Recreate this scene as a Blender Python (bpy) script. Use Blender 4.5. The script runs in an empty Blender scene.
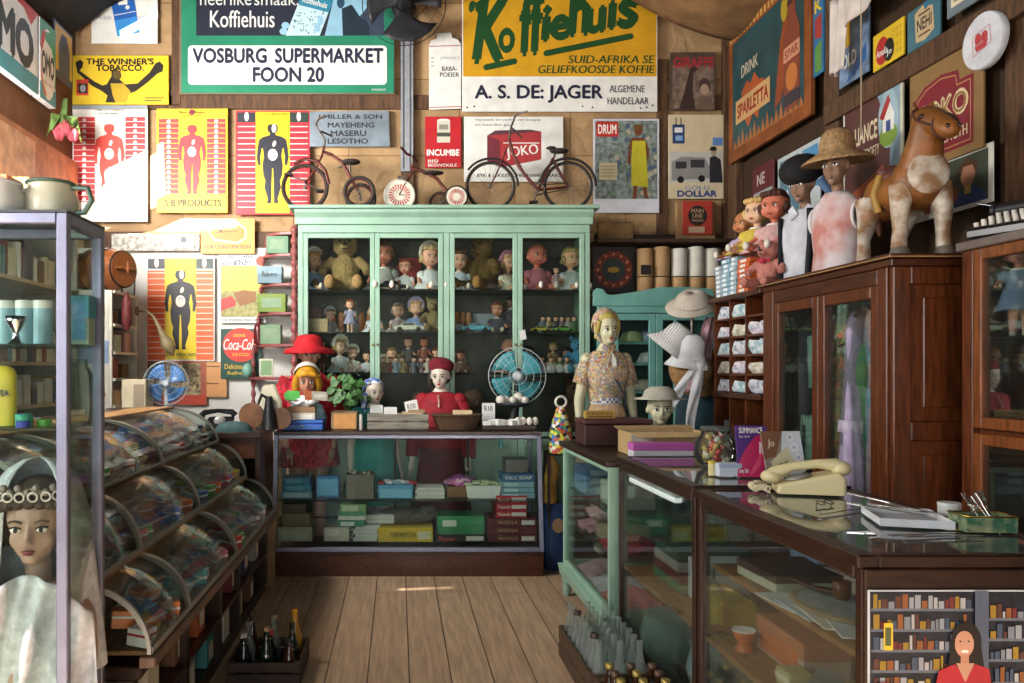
import bpy, bmesh, math, random
from mathutils import Vector, Matrix, Euler
from mathutils.geometry import tessellate_polygon
R = random.Random(7)
F, CX, CY, H = 800.0, 398.0, 370.0, 1.36      # focal length in pixels, vanishing point, eye height
SC = bpy.context.scene
COL = SC.collection
rad = math.radians
def wp(x, y, Y): return Vector(((x-CX)/F*Y, Y, H-(y-CY)/F*Y))
def wx(x, Y): return (x-CX)/F*Y
def wz(y, Y): return H-(y-CY)/F*Y
# ---------------------------------------------------------------- materials
def lin(c):
    if isinstance(c, str):
        c = c.lstrip('#'); c = [int(c[i:i+2], 16)/255 for i in (0, 2, 4)]
    return [(v/12.92 if v <= .04045 else ((v+.055)/1.055)**2.4) for v in c[:3]] + [1]
MC = {}
def M(c, rough=.6, metal=0, var=.12, scale=14, bump=0, kind='noise', c2=None, key=None, spec=.4, stretch=None):
    k = key or (c, rough, metal, var, scale, bump, kind, c2, spec, stretch)
    if k in MC: return MC[k]
    m = bpy.data.materials.new(('surface_%s' % c.strip('#')) if not key else key)
    m.use_nodes = True; nt = m.node_tree; N = nt.nodes; L = nt.links
    b = N['Principled BSDF']; b.inputs['Roughness'].default_value = rough; b.inputs['Metallic'].default_value = metal
    b.inputs['Specular IOR Level'].default_value = spec
    tc = N.new('ShaderNodeTexCoord'); src = tc.outputs['Object']
    if stretch:
        mp = N.new('ShaderNodeMapping'); mp.inputs['Scale'].default_value = stretch; L.new(src, mp.inputs[0]); src = mp.outputs[0]
    col = lin(c)
    if kind == 'noise':
        t = N.new('ShaderNodeTexNoise'); t.inputs['Scale'].default_value = scale; t.inputs['Detail'].default_value = 5; fac = t.outputs['Fac']
    elif kind == 'voronoi':
        t = N.new('ShaderNodeTexVoronoi'); t.inputs['Scale'].default_value = scale; fac = t.outputs['Color']
    elif kind == 'wave':
        t = N.new('ShaderNodeTexWave'); t.inputs['Scale'].default_value = scale; t.inputs['Distortion'].default_value = 3; t.inputs['Detail'].default_value = 3; fac = t.outputs['Fac']
    elif kind == 'check':
        t = N.new('ShaderNodeTexChecker'); t.inputs['Scale'].default_value = scale; fac = t.outputs['Fac']
    L.new(src, t.inputs['Vector'])
    cr = N.new('ShaderNodeValToRGB'); e = cr.color_ramp.elements
    if c2:
        e[0].color = lin(c2); e[1].color = col; e[0].position = .38; e[1].position = .62
    else:
        e[0].color = [v*(1-var*1.6) for v in col[:3]]+[1]; e[1].color = [min(1, v*(1+var*.8)) for v in col[:3]]+[1]; e[0].position = .3; e[1].position = .7
    L.new(fac, cr.inputs[0]); L.new(cr.outputs[0], b.inputs['Base Color'])
    if bump:
        bm = N.new('ShaderNodeBump'); bm.inputs['Strength'].default_value = bump; bm.inputs['Distance'].default_value = .01
        L.new(fac, bm.inputs['Height']); L.new(bm.outputs[0], b.inputs['Normal'])
    MC[k] = m; return m
def patchwork(key, cols, scale, rough=.7):
    """printed cloth or mixed paper: voronoi cells take one of the given colours"""
    if key in MC: return MC[key]
    m = bpy.data.materials.new(key); m.use_nodes = True; N = m.node_tree.nodes; L = m.node_tree.links
    b = N['Principled BSDF']; b.inputs['Roughness'].default_value = rough
    tc = N.new('ShaderNodeTexCoord'); v = N.new('ShaderNodeTexVoronoi'); v.inputs['Scale'].default_value = scale
    L.new(tc.outputs['Object'], v.inputs['Vector']); sp = N.new('ShaderNodeSeparateColor'); L.new(v.outputs['Color'], sp.inputs[0])
    cr = N.new('ShaderNodeValToRGB'); cr.color_ramp.interpolation = 'CONSTANT'; e = cr.color_ramp.elements
    while len(e) < len(cols): e.new(.5)
    for i, c in enumerate(cols): e[i].position = .08+.84*i/len(cols); e[i].color = lin(c)
    L.new(sp.outputs[0], cr.inputs[0]); L.new(cr.outputs[0], b.inputs['Base Color']); MC[key] = m; return m
def glass(key, tint='#f2f7f4', refl=1.0, dust_haze=.03, rough=.02):
    if key in MC: return MC[key]
    m = bpy.data.materials.new(key); m.use_nodes = True; N = m.node_tree.nodes; L = m.node_tree.links
    N.remove(N['Principled BSDF']); out = N['Material Output']
    tr = N.new('ShaderNodeBsdfTransparent'); tr.inputs[0].default_value = lin(tint)
    gl = N.new('ShaderNodeBsdfGlossy'); gl.inputs['Roughness'].default_value = rough
    lw = N.new('ShaderNodeFresnel'); lw.inputs['IOR'].default_value = 1.27
    sb = N.new('ShaderNodeMath'); sb.operation = 'SUBTRACT'; sb.inputs[1].default_value = .011; sb.use_clamp = True; L.new(lw.outputs[0], sb.inputs[0])
    mu = N.new('ShaderNodeMath'); mu.operation = 'MULTIPLY'; mu.inputs[1].default_value = refl; L.new(sb.outputs[0], mu.inputs[0])
    a = N.new('ShaderNodeMixShader'); L.new(mu.outputs[0], a.inputs[0]); L.new(tr.outputs[0], a.inputs[1]); L.new(gl.outputs[0], a.inputs[2])
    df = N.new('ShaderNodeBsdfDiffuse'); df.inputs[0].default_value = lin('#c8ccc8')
    no = N.new('ShaderNodeTexNoise'); no.inputs['Scale'].default_value = 9; m2 = N.new('ShaderNodeMath'); m2.operation = 'MULTIPLY'; m2.inputs[1].default_value = dust_haze*2
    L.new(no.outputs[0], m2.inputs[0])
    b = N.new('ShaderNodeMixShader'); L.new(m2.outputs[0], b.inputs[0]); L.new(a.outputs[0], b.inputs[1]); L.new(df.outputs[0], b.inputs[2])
    L.new(b.outputs[0], out.inputs[0]); MC[key] = m; return m
GLASS = glass('case_glass', refl=.55, dust_haze=.006); BOTG = glass('bottle_glass', '#e9f2ee', 1.6, .2, .05)  # bottle_glass: extra white diffuse haze put in to make the bottles look brighter
JARG = glass('jar_glass', '#eaf2ee', 1.2, .03, .04)
CGLASS = glass('curved_glass', '#f4f8f6', .62, .012, .03)
MIRROR = M('#a8b0ac', .06, 1, .05, key='silvered_mirror')
# ---------------------------------------------------------------- mesh builder
class MB:
    def __init__(s): s.v = []; s.f = []; s.m = []; s.s = []; s.mats = []; s.T = Matrix.Identity(4)
    def mi(s, m):
        if m not in s.mats: s.mats.append(m)
        return s.mats.index(m)
    def add(s, vs, fs, m, smooth=False):
        b = len(s.v); i = s.mi(m)
        s.v += [s.T @ Vector(p) for p in vs]
        for q in fs: s.f.append(tuple(b+k for k in q)); s.m.append(i); s.s.append(smooth)
        return s
    def at(s, loc=(0, 0, 0), rot=(0, 0, 0), sc=1):
        s.T = Matrix.Translation(loc) @ Euler(rot).to_matrix().to_4x4() @ Matrix.Scale(sc, 4); return s
    def box(s, x0, x1, y0, y1, z0, z1, m):
        v = [(x, y, z) for z in (z0, z1) for y in (y0, y1) for x in (x0, x1)]
        return s.add(v, [(0, 2, 3, 1), (4, 5, 7, 6), (0, 1, 5, 4), (1, 3, 7, 5), (3, 2, 6, 7), (2, 0, 4, 6)], m)
    def cbox(s, c, d, m):
        return s.box(c[0]-d[0]/2, c[0]+d[0]/2, c[1]-d[1]/2, c[1]+d[1]/2, c[2], c[2]+d[2], m)
    def loft(s, rings, m, n=14, caps=True, smooth=True, wave=0, k=6):
        """rings: (z, rx, ry, cx, cy)"""
        vs = []; fs = []
        for j, r in enumerate(rings):
            z, rx, ry = r[:3]; cx, cy = (r[3], r[4]) if len(r) > 3 else (0, 0); w = wave*(r[5] if len(r) > 5 else 0)
            for i in range(n):
                a = 2*math.pi*i/n; q = 1+w*math.sin(k*a+.7)
                vs.append((cx+rx*q*math.cos(a), cy+ry*q*math.sin(a), z))
        for j in range(len(rings)-1):
            for i in range(n):
                k2 = (i+1) % n; fs.append((j*n+i, j*n+k2, (j+1)*n+k2, (j+1)*n+i))
        s.add(vs, fs, m, smooth)
        if caps:
            e = len(rings)-1
            s.add(vs[:n], [tuple(range(n-1, -1, -1))], m); s.add(vs[e*n:], [tuple(range(n))], m)
        return s
    def lathe(s, prof, c, m, n=16, caps=True, smooth=True):
        return s.loft([(c[2]+z, r, r, c[0], c[1]) for r, z in prof], m, n, caps, smooth)
    def tube(s, pts, r, m, n=8, caps=True, closed=False, smooth=True):
        pts = [Vector(p) for p in pts]; L = len(pts); rs = r if isinstance(r, (list, tuple)) else [r]*L
        vs = []; fs = []; up = None
        for i, p in enumerate(pts):
            d = (pts[(i+1) % L]-pts[i-1]) if closed else (pts[min(i+1, L-1)]-pts[max(i-1, 0)])
            d = d.normalized() if d.length > 1e-9 else Vector((0, 0, 1))
            if up is None: up = d.orthogonal().normalized()
            else:
                up = up-d*up.dot(d); up = up.normalized() if up.length > 1e-6 else d.orthogonal().normalized()
            w = d.cross(up)
            for k in range(n):
                a = 2*math.pi*k/n; vs.append(p+(up*math.cos(a)+w*math.sin(a))*rs[i])
        for i in range(L if closed else L-1):
            j = (i+1) % L
            for k in range(n):
                k2 = (k+1) % n; fs.append((i*n+k, i*n+k2, j*n+k2, j*n+k))
        s.add(vs, fs, m, smooth)
        if caps and not closed:
            s.add(vs[:n], [tuple(range(n-1, -1, -1))], m); s.add(vs[-n:], [tuple(range(n))], m)
        return s
    def ball(s, c, r, m, n=12, k=8, rot=None, half=0):
        r = (r, r, r) if not isinstance(r, (tuple, list)) else r; q = Euler(rot).to_matrix() if rot else None
        vs = []; fs = []
        for j in range(k+1):
            t = math.pi*j/k*(.5 if half else 1)
            for i in range(n):
                a = 2*math.pi*i/n; p = Vector((r[0]*math.sin(t)*math.cos(a), r[1]*math.sin(t)*math.sin(a), r[2]*math.cos(t)))
                if q: p = q @ p
                vs.append(p+Vector(c))
        for j in range(k):
            for i in range(n):
                i2 = (i+1) % n; fs.append((j*n+i, (j+1)*n+i, (j+1)*n+i2, j*n+i2))
        return s.add(vs, fs, m, True)
    def torus(s, c, R0, r, m, axis='y', n=28, k=8, arc=1.0, rx=None):
        pts = []
        N_ = n if arc >= 1 else n+1
        for i in range(N_):
            a = 2*math.pi*i/n*arc; u = R0*math.cos(a); w = (rx or R0)*math.sin(a)
            pts.append(Vector(c)+Vector({'y': (u, 0, w), 'x': (0, u, w), 'z': (u, w, 0)}[axis]))
        return s.tube(pts, r, m, k, closed=arc >= 1)
    def prism(s, pts, d, m, holes=()):
        """pts: 3-D polygon, extruded along vector d"""
        d = Vector(d); pts = [Vector(p) for p in pts]; n = len(pts)
        loops = [pts]+[[Vector(p) for p in h] for h in holes]
        tri = tessellate_polygon(loops); allp = [p for l in loops for p in l]; k = len(allp)
        vs = allp+[p+d for p in allp]; fs = [t for t in tri]+[(t[2]+k, t[1]+k, t[0]+k) for t in tri]
        b = 0
        for l in loops:
            for i in range(len(l)):
                j = (i+1) % len(l); fs.append((b+i, b+j, b+j+k, b+i+k))
            b += len(l)
        return s.add(vs, fs, m)
    def sheet(s, fn, nu, nv, m, th=0, smooth=True):
        vs = [Vector(fn(i/nu, j/nv)) for j in range(nv+1) for i in range(nu+1)]
        fs = [(j*(nu+1)+i, j*(nu+1)+i+1, (j+1)*(nu+1)+i+1, (j+1)*(nu+1)+i) for j in range(nv) for i in range(nu)]
        return s.add(vs, fs, m, smooth)
    def build(s, name, parent=None, tag=None, loc=None, rot=None, bevel=0, remesh=0, sub=0, solid=0, world=False, recenter=True, seg=1, kind=None, smooth_it=0):
        vs = list(s.v)
        if world and parent is not None:
            q = parent; mt = Matrix.Identity(4)
            while q is not None: mt = q.matrix_basis @ mt; q = q.parent
            mt = mt.inverted(); vs = [mt @ v for v in vs]
        if parent is None and loc is None and recenter and vs:
            lo = [min(v[i] for v in vs) for i in range(3)]; hi = [max(v[i] for v in vs) for i in range(3)]
            loc = Vector(((lo[0]+hi[0])/2, (lo[1]+hi[1])/2, lo[2])); vs = [v-loc for v in vs]
        me = bpy.data.meshes.new(name); me.from_pydata(vs, [], s.f)
        for m in s.mats: me.materials.append(m)
        me.polygons.foreach_set('material_index', s.m); me.polygons.foreach_set('use_smooth', s.s)
        bm = bmesh.new(); bm.from_mesh(me); bmesh.ops.recalc_face_normals(bm, faces=bm.faces); bm.to_mesh(me); bm.free()
        o = bpy.data.objects.new(name, me); COL.objects.link(o)
        if solid:
            q = o.modifiers.new('t', 'SOLIDIFY'); q.thickness = solid; q.offset = 0
        if remesh:
            q = o.modifiers.new('r', 'REMESH'); q.mode = 'VOXEL'; q.voxel_size = remesh; q.use_smooth_shade = True
            q = o.modifiers.new('s', 'SMOOTH'); q.factor = .5; q.iterations = smooth_it or 3
        if sub:
            q = o.modifiers.new('u', 'SUBSURF'); q.levels = sub; q.render_levels = sub
        if remesh or solid or sub:
            dg = bpy.context.evaluated_depsgraph_get(); nm = bpy.data.meshes.new_from_object(o.evaluated_get(dg))
            o.modifiers.clear(); o.data = nm; bpy.data.meshes.remove(me); nm.name = name
        if bevel:
            q = o.modifiers.new('b', 'BEVEL'); q.width = bevel; q.segments = seg; q.limit_method = 'ANGLE'; q.angle_limit = rad(40)
        if parent is not None: o.parent = parent
        if loc is not None: o.location = loc
        if rot is not None: o.rotation_euler = rot
        if tag: settag(o, *tag)
        if kind: o['kind'] = kind
        return o
def settag(o, label, cat, group=None):
    o['label'] = label; o['category'] = cat
    if group: o['group'] = group
    return o
def thing(name, label, cat, loc=(0, 0, 0), rot=(0, 0, 0), group=None):
    o = bpy.data.objects.new(name, None); o.empty_display_size = .05; COL.objects.link(o); o.location = loc
    o.rotation_euler = rot if not isinstance(rot, (int, float)) else (0, 0, rot)
    return settag(o, label, cat, group)
def kids(o): return [c for c in bpy.data.objects if c.parent == o]
def dup(o, loc, rot=None, label=None, group=None, sc=None, recol=None, _k=None):
    """copy of a thing with copies of its parts and sub-parts"""
    c = o.copy(); COL.objects.link(c); c.location = loc
    if rot is not None: c.rotation_euler = rot if not isinstance(rot, (int, float)) else (0, 0, rot)
    if label: c['label'] = label
    if group: c['group'] = group
    if sc: c.scale = (sc,)*3 if isinstance(sc, (int, float)) else sc
    ch = _k if _k is not None else KIDS.setdefault(o.name, [(k, kids(k)) for k in kids(o)])
    for k, gs in ch:
        d = k.copy(); COL.objects.link(d); d.parent = c
        for g in gs: e = g.copy(); COL.objects.link(e); e.parent = d
        if recol: paint(d, recol)
    if recol: paint(c, recol)
    return c
KIDS = {}
def paint(o, recol):
    if o.type != 'MESH': return
    for i, s in enumerate(o.material_slots):
        b = o.data.materials[i]
        if b in recol: s.link = 'OBJECT'; s.material = recol[b]
# ---------------------------------------------------------------- lettering
TC = {}
def text_mesh(t, off=0.0, shear=0.0):
    k = (t, off, shear)
    if k in TC: return TC[k]
    c = bpy.data.curves.new('t', 'FONT'); c.body = t; c.size = 1; c.offset = off; c.shear = shear; c.fill_mode = 'FRONT'; c.resolution_u = 3
    o = bpy.data.objects.new('t', c); COL.objects.link(o); dg = bpy.context.evaluated_depsgraph_get()
    me = bpy.data.meshes.new_from_object(o.evaluated_get(dg))
    vs = [v.co.copy() for v in me.vertices]; fs = [tuple(p.vertices) for p in me.polygons]
    bpy.data.objects.remove(o); bpy.data.curves.remove(c); bpy.data.meshes.remove(me)
    x0 = min(v.x for v in vs); x1 = max(v.x for v in vs); y0 = min(v.y for v in vs); y1 = max(v.y for v in vs)
    TC[k] = (vs, fs, x0, x1, y0, y1); return TC[k]
LH = .0001
class Sign:
    """a flat board with printing; drawing units: origin O, U right, V down, N out of the wall"""
    def __init__(s, O, U, V, N): s.O, s.U, s.V, s.N = Vector(O), Vector(U), Vector(V), Vector(N); s.brd = MB(); s.pic = MB(); s.let = MB(); s.h = .0; s.top = 0
    def P(s, x, y, h=None): return s.O+s.U*x+s.V*y+s.N*(s.h if h is None else h)
    def board(s, pts, m, th=.012):
        if len(pts) == 2: (a, b), (c, d) = pts; pts = [(a, b), (c, b), (c, d), (a, d)]
        s.brd.prism([s.P(x, y, s.top) for x, y in pts], s.N*th, m); s.top += th; s.h = s.top+.0006; return s
    def poly(s, pts, m, tgt=None):
        v = [s.P(x, y) for x, y in pts]; t = tessellate_polygon([v]); (tgt or s.pic).add(v, t, m); s.h += LH; return s
    def rect(s, x0, y0, x1, y1, m): return s.poly([(x0, y0), (x1, y0), (x1, y1), (x0, y1)], m)
    def round(s, x0, y0, x1, y1, r, m):
        p = []
        for cx, cy, a0 in ((x1-r, y0+r, -90), (x1-r, y1-r, 0), (x0+r, y1-r, 90), (x0+r, y0+r, 180)):
            for i in range(5): a = rad(a0+22.5*i); p.append((cx+r*math.cos(a), cy+r*math.sin(a)))
        return s.poly(p, m)
    def disc(s, x, y, rx, ry, m, n=20, rot=0, a0=0, a1=360):
        p = []
        full = a1-a0 >= 360
        for i in range(n if full else n+1):
            a = rad(a0+(a1-a0)*i/n); u, v = rx*math.cos(a), ry*math.sin(a); c, q = math.cos(rot), math.sin(rot); p.append((x+u*c-v*q, y+u*q+v*c))
        return s.poly(p, m)
    def line(s, pts, w, m):
        for (x0, y0), (x1, y1) in zip(pts, pts[1:]):
            dx, dy = x1-x0, y1-y0; l = math.hypot(dx, dy) or 1; nx, ny = -dy/l*w/2, dx/l*w/2
            v = [s.P(x0+nx, y0+ny), s.P(x1+nx, y1+ny), s.P(x1-nx, y1-ny), s.P(x0-nx, y0-ny)]; s.pic.add(v, [(0, 1, 2, 3)], m)
        s.h += LH; return s
    def text(s, t, x0, y0, x1, y1, m, bold=.02, shear=0, rot=0):
        """fit the string into the box"""
        vs, fs, a0, a1, b0, b1 = text_mesh(t, 0, shear); sx, sy = (x1-x0)/max(a1-a0, 1e-6), (y1-y0)/max(b1-b0, 1e-6); cx, cy = (x0+x1)/2, (y0+y1)/2; c, q = math.cos(rot), math.sin(rot)
        d = bold*.95
        for dx, dy in ([(0, 0)] if not bold else [(-d, 0), (d, 0)] if bold < .025 else [(-d, 0), (d, 0), (0, d), (0, -d)]):
            o = []
            for v in vs:
                u, w = x0+(v.x-a0+dx)*sx-cx, y1-(v.y-b0+dy)*sy-cy; o.append(s.P(cx+u*c-w*q, cy+u*q+w*c))
            s.let.add(o, fs, m); s.h += LH*.5
        return s
    def done(s, name, label, cat='sign', group=None, bevel=.002):
        o = s.brd.build(name, tag=(label, cat, group), bevel=bevel)
        if s.pic.v: s.pic.build('picture', o, world=True)
        if s.let.v: s.let.build('lettering', o, world=True)
        return o
YB = 6.45
def back(Y=YB): return Sign(wp(0, 0, Y), (Y/F, 0, 0), (0, 0, -Y/F), (0, -1, 0))
def right(Y0, z1, X=2.66): return Sign((X, Y0, z1), (0, -.01, 0), (0, 0, -.01), (-1, 0, 0))
def left(Y0, z1, X=-2.56): return Sign((X, Y0, z1), (0, .01, 0), (0, 0, -.01), (1, 0, 0))
# ================================================================ the room
XL, XR, YW, YF = -2.62, 2.72, 6.5, -3.0
def planks(key, c, c2, width, along='y', rough=.5, gap='#241a12', length=2.2, grain=(2, 30, 30)):
    m = bpy.data.materials.new(key); m.use_nodes = True; N = m.node_tree.nodes; L = m.node_tree.links; b = N['Principled BSDF']
    tc = N.new('ShaderNodeTexCoord'); mp = N.new('ShaderNodeMapping'); L.new(tc.outputs['Object'], mp.inputs[0])
    mp.inputs['Rotation'].default_value = {'y': (0, 0, rad(90)), 'x': (0, 0, 0), 'zx': (rad(90), 0, 0), 'zy': (rad(90), 0, rad(90)), 'yz': (0, rad(90), rad(90))}[along]
    br = N.new('ShaderNodeTexBrick'); br.inputs['Scale'].default_value = 1; br.inputs['Brick Width'].default_value = length; br.inputs['Row Height'].default_value = width
    br.inputs['Mortar Size'].default_value = .003; br.inputs['Color1'].default_value = lin(c); br.inputs['Color2'].default_value = lin(c2); br.inputs['Mortar'].default_value = lin(gap)
    L.new(mp.outputs[0], br.inputs[0])
    n2 = N.new('ShaderNodeMapping'); n2.inputs['Scale'].default_value = grain; L.new(mp.outputs[0], n2.inputs[0])
    no = N.new('ShaderNodeTexNoise'); no.inputs['Scale'].default_value = 2; no.inputs['Detail'].default_value = 6; L.new(n2.outputs[0], no.inputs[0])
    mx = N.new('ShaderNodeMix'); mx.data_type = 'RGBA'; mx.blend_type = 'MULTIPLY'; mx.inputs[0].default_value = .55
    cr = N.new('ShaderNodeValToRGB'); cr.color_ramp.elements[0].color = (.45, .42, .4, 1); cr.color_ramp.elements[1].color = (1.1, 1.08, 1.05, 1); cr.color_ramp.elements[0].position = .3; cr.color_ramp.elements[1].position = .65
    L.new(no.outputs[0], cr.inputs[0]); L.new(br.outputs[0], mx.inputs[6]); L.new(cr.outputs[0], mx.inputs[7]); L.new(mx.outputs[2], b.inputs['Base Color'])
    b.inputs['Roughness'].default_value = rough; b.inputs['Specular IOR Level'].default_value = .3
    bm = N.new('ShaderNodeBump'); bm.inputs['Strength'].default_value = .25; bm.inputs['Distance'].default_value = .004; L.new(br.outputs['Fac'], bm.inputs['Height']); bm.invert = True; L.new(bm.outputs[0], b.inputs['Normal'])
    MC[key] = m; return m
def kraft(key, c, c2, sx=1.1, sy=.75):
    m = planks(key, c, c2, sy, 'zx', .75, '#6b4a2a', sx, (2.2, 2.6, 2.6)); N = m.node_tree.nodes; L = m.node_tree.links; b = N['Principled BSDF']
    no = N.new('ShaderNodeTexNoise'); no.inputs['Scale'].default_value = 5; no.inputs['Detail'].default_value = 4; no.inputs['Distortion'].default_value = 1.5
    tc = N.new('ShaderNodeTexCoord'); L.new(tc.outputs['Object'], no.inputs[0])
    bm = N.new('ShaderNodeBump'); bm.inputs['Strength'].default_value = .7; bm.inputs['Distance'].default_value = .03; L.new(no.outputs[0], bm.inputs['Height']); L.new(bm.outputs[0], b.inputs['Normal']); return m
FLOOR = planks('floor_planks', '#b89c80', '#ab8f74', .185, 'y', .5, '#4a3626', 3.1)
KRAFT = kraft('wall_brown_paper', '#b3936c', '#a1835f', .9, .62)
TIMBER = M('#5a3f2a', .7, 0, .35, 6, .2, stretch=(8, 8, 1), key='old_timber')
DTIMBER = M('#3a281b', .7, 0, .35, 8, .2, key='dark_timber')
RWALL = planks('right_wall_planks', '#41301f', '#33261a', .16, 'zy', .75)
LWALL = planks('left_wall_planks', '#6e4a30', '#5c3d28', .13, 'zy', .75)
ROOF = M('#2a211b', .8, 0, .4, 5, .3, key='roof_underside')
def st(mb, name, **k): return mb.build(name, kind='structure', **k)
st(MB().box(XL-.1, XR+.1, YF, YW+.1, -.06, 0, FLOOR), 'floor')
APX = 5.35; EAV = 4.15; XM = .05
st(MB().prism([(XL, YW, 0), (XR, YW, 0), (XR, YW, EAV), (XM, YW, APX), (XL, YW, EAV)], (0, .1, 0), KRAFT), 'wall_back')
# roof with two made-up openings cut to the shape of the sun patches on the back wall, and a front gable with a made-up slot cut for the sun streak on the floor
SUN = Vector((0.06, 1, -.55)).normalized()
def onroof(p, side=-1):
    """carry a lit point back along the sun to the roof slope over it"""
    p = Vector(p); s = (APX-EAV)/(XM-XL) if side < 0 else (APX-EAV)/(XM-XR); x0 = XL if side < 0 else XR
    # z = EAV + s*(x-x0)
    t = (EAV+s*(p.x-x0)-p.z)/(SUN.z*-1+s*SUN.x); return p-SUN*t
def onfront(p): p = Vector(p); t = (p.y-YF)/SUN.y; return p-SUN*t
lit1 = [wp(x, y, 6.45) for x, y in ((86, 182), (164, 143), (167, 213), (236, 216), (238, 236), (96, 246))]
lit2 = [wp(x, y, 6.45) for x, y in ((98, 44), (158, 12), (158, 26), (124, 46))]
h1 = [onroof(p) for p in lit1]; h2 = [onroof(p) for p in lit2]
mb = MB(); up = Vector((0, 0, .05))
mb.prism([(XL-.1, YF, EAV-.045), (XM, YF, APX), (XM, YW+.1, APX), (XL-.1, YW+.1, EAV-.045)], up, ROOF, holes=[h1, h2]); st(mb, 'ceiling_left')
st(MB().prism([(XM, YF, APX), (XR+.1, YF, EAV-.045), (XR+.1, YW+.1, EAV-.045), (XM, YW+.1, APX)], up, ROOF), 'ceiling_right')
# left wall: window out of the frame beside the candy counter, and a second one added further forward for more light
st(MB().prism([(XL, YF, 0), (XL, YW, 0), (XL, YW, EAV), (XL, YF, EAV)], (-.1, 0, 0), LWALL, holes=[[(XL, 3.3, 2.42), (XL, 4.85, 2.42), (XL, 4.85, 3.22), (XL, 3.3, 3.22)], [(XL, -.2, 1.1), (XL, 2.0, 1.1), (XL, 2.0, 2.7), (XL, -.2, 2.7)]]), 'wall_left')
st(MB().prism([(XR, YF, 0), (XR, YW, 0), (XR, YW, EAV), (XR, YF, EAV)], (.1, 0, 0), RWALL), 'wall_right')
slot = [onfront(p) for p in (wp(396, 585, 5.06), wp(452, 583, 5.1), wp(452, 588, 5.0), wp(398, 590, 4.95))]
st(MB().prism([(XL, YF, 0), (XR, YF, 0), (XR, YF, EAV), (XM, YF, APX), (XL, YF, EAV)], (0, -.1, 0), RWALL,
   holes=[[(-2.1, YF, .9), (-.7, YF, .9), (-.7, YF, 2.7), (-2.1, YF, 2.7)], [(-.4, YF, .02), (.9, YF, .02), (.9, YF, 2.8), (-.4, YF, 2.8)], [(1.2, YF, .9), (2.4, YF, .9), (2.4, YF, 2.7), (1.2, YF, 2.7)], slot]), 'wall_front')
def frame_bars(x0, x1, z0, z1, y, m, nx, nz):
    b = MB()
    for i in range(nx+1): x = x0+(x1-x0)*i/nx; b.box(x-.03, x+.03, y-.03, y+.03, z0, z1, m)
    for i in range(nz+1): z = z0+(z1-z0)*i/nz; b.box(x0, x1, y-.025, y+.025, z-.03, z+.03, m)
    return b
st(frame_bars(-2.1, -.7, .9, 2.7, YF-.05, TIMBER, 3, 2), 'window_1'); st(frame_bars(1.2, 2.4, .9, 2.7, YF-.05, TIMBER, 3, 2), 'window_2')
# white boarded lower left part of the back wall, battens and posts
WHITE = M('#dcdad4', .7, 0, .08, 5, key='whitewashed_board')
st(MB().box(XL+.02, wx(299, 6.49), 6.47, 6.5, wz(440, 6.47), wz(248, 6.47), WHITE), 'wall_back_panel')
for i, (a, b_, c, d, dep) in enumerate(((72, 96, 735, 110, .03), (40, 93, 181, 107, .03), (85, 232, 300, 252, .025), (594, 235, 735, 247, .05))):
    st(MB().box(wx(a, 6.5), wx(c, 6.5), 6.5-dep, 6.5, wz(d, 6.5), wz(b_, 6.5), TIMBER if i != 3 else DTIMBER), 'trim_%d' % (i+1), bevel=.004)
for i, (a, c, t, bt) in enumerate(((401, 414, -60, 215), (172, 181, -60, 105), (722, 738, 20, 420), (66, 74, 20, 330), (657, 667, 60, 240))):
    st(MB().box(wx(a, 6.48), wx(c, 6.48), 6.44 if i in (2,) else 6.465, 6.5, wz(bt, 6.48), wz(t, 6.48), TIMBER), 'trim_%d' % (i+5), bevel=.004)
# right wall timbers
def rwbox(Y0, Y1, z0, z1, d, name): st(MB().box(XR-d, XR, Y0, Y1, z0, z1, TIMBER), name, bevel=.005)
rwbox(3.2, 4.95, 2.87, 2.99, .09, 'trim_10'); rwbox(4.84, 5.0, 0, 4.1, .06, 'trim_11'); rwbox(3.4, 3.53, 0, 4.1, .045, 'trim_12'); rwbox(3.2, 6.45, 3.95, 4.08, .08, 'trim_13')
rwbox(6.3, 6.5, 0, 4.1, .06, 'trim_14')
# rafters and the brown paper lining hanging from the right-hand slope
for i, y in enumerate((3.4, 4.9)):
    for sd, nm in ((-1, 'left'), (1, 'right')):
        x1 = XL if sd < 0 else XR
        st(MB().prism([(x1, y, EAV-.02), (XM, y, APX-.02), (XM, y, APX-.16), (x1, y, EAV-.16)], (0, .09, 0), DTIMBER), 'beam_%s_%d' % (nm, i+1))
mb = MB(); mb.sheet(lambda u, v: (2.70-1.0*u, 5.02+1.3*v, 3.96+.44*u-.12*math.sin(3.1*u)-.03*math.sin(9*v+4*u)), 14, 14, M('#8a6845', .8, 0, .25, 6, .3))
mb.build('paper_lining', tag=('brown paper lining sagging under the roof above the bottle board', 'paper'), solid=.004)
mb = MB(); mb.sheet(lambda u, v: (-2.6+.34*u, 5.02+1.3*v, 3.955+.34*u-.03*math.sin(5*v+3*u)), 8, 10, M('#1c1917', .9, 0, .3, 6)); 
mb.build('roofing_felt', tag=('black roofing felt showing under the roof over the tobacco sign', 'felt'), solid=.004)
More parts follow.
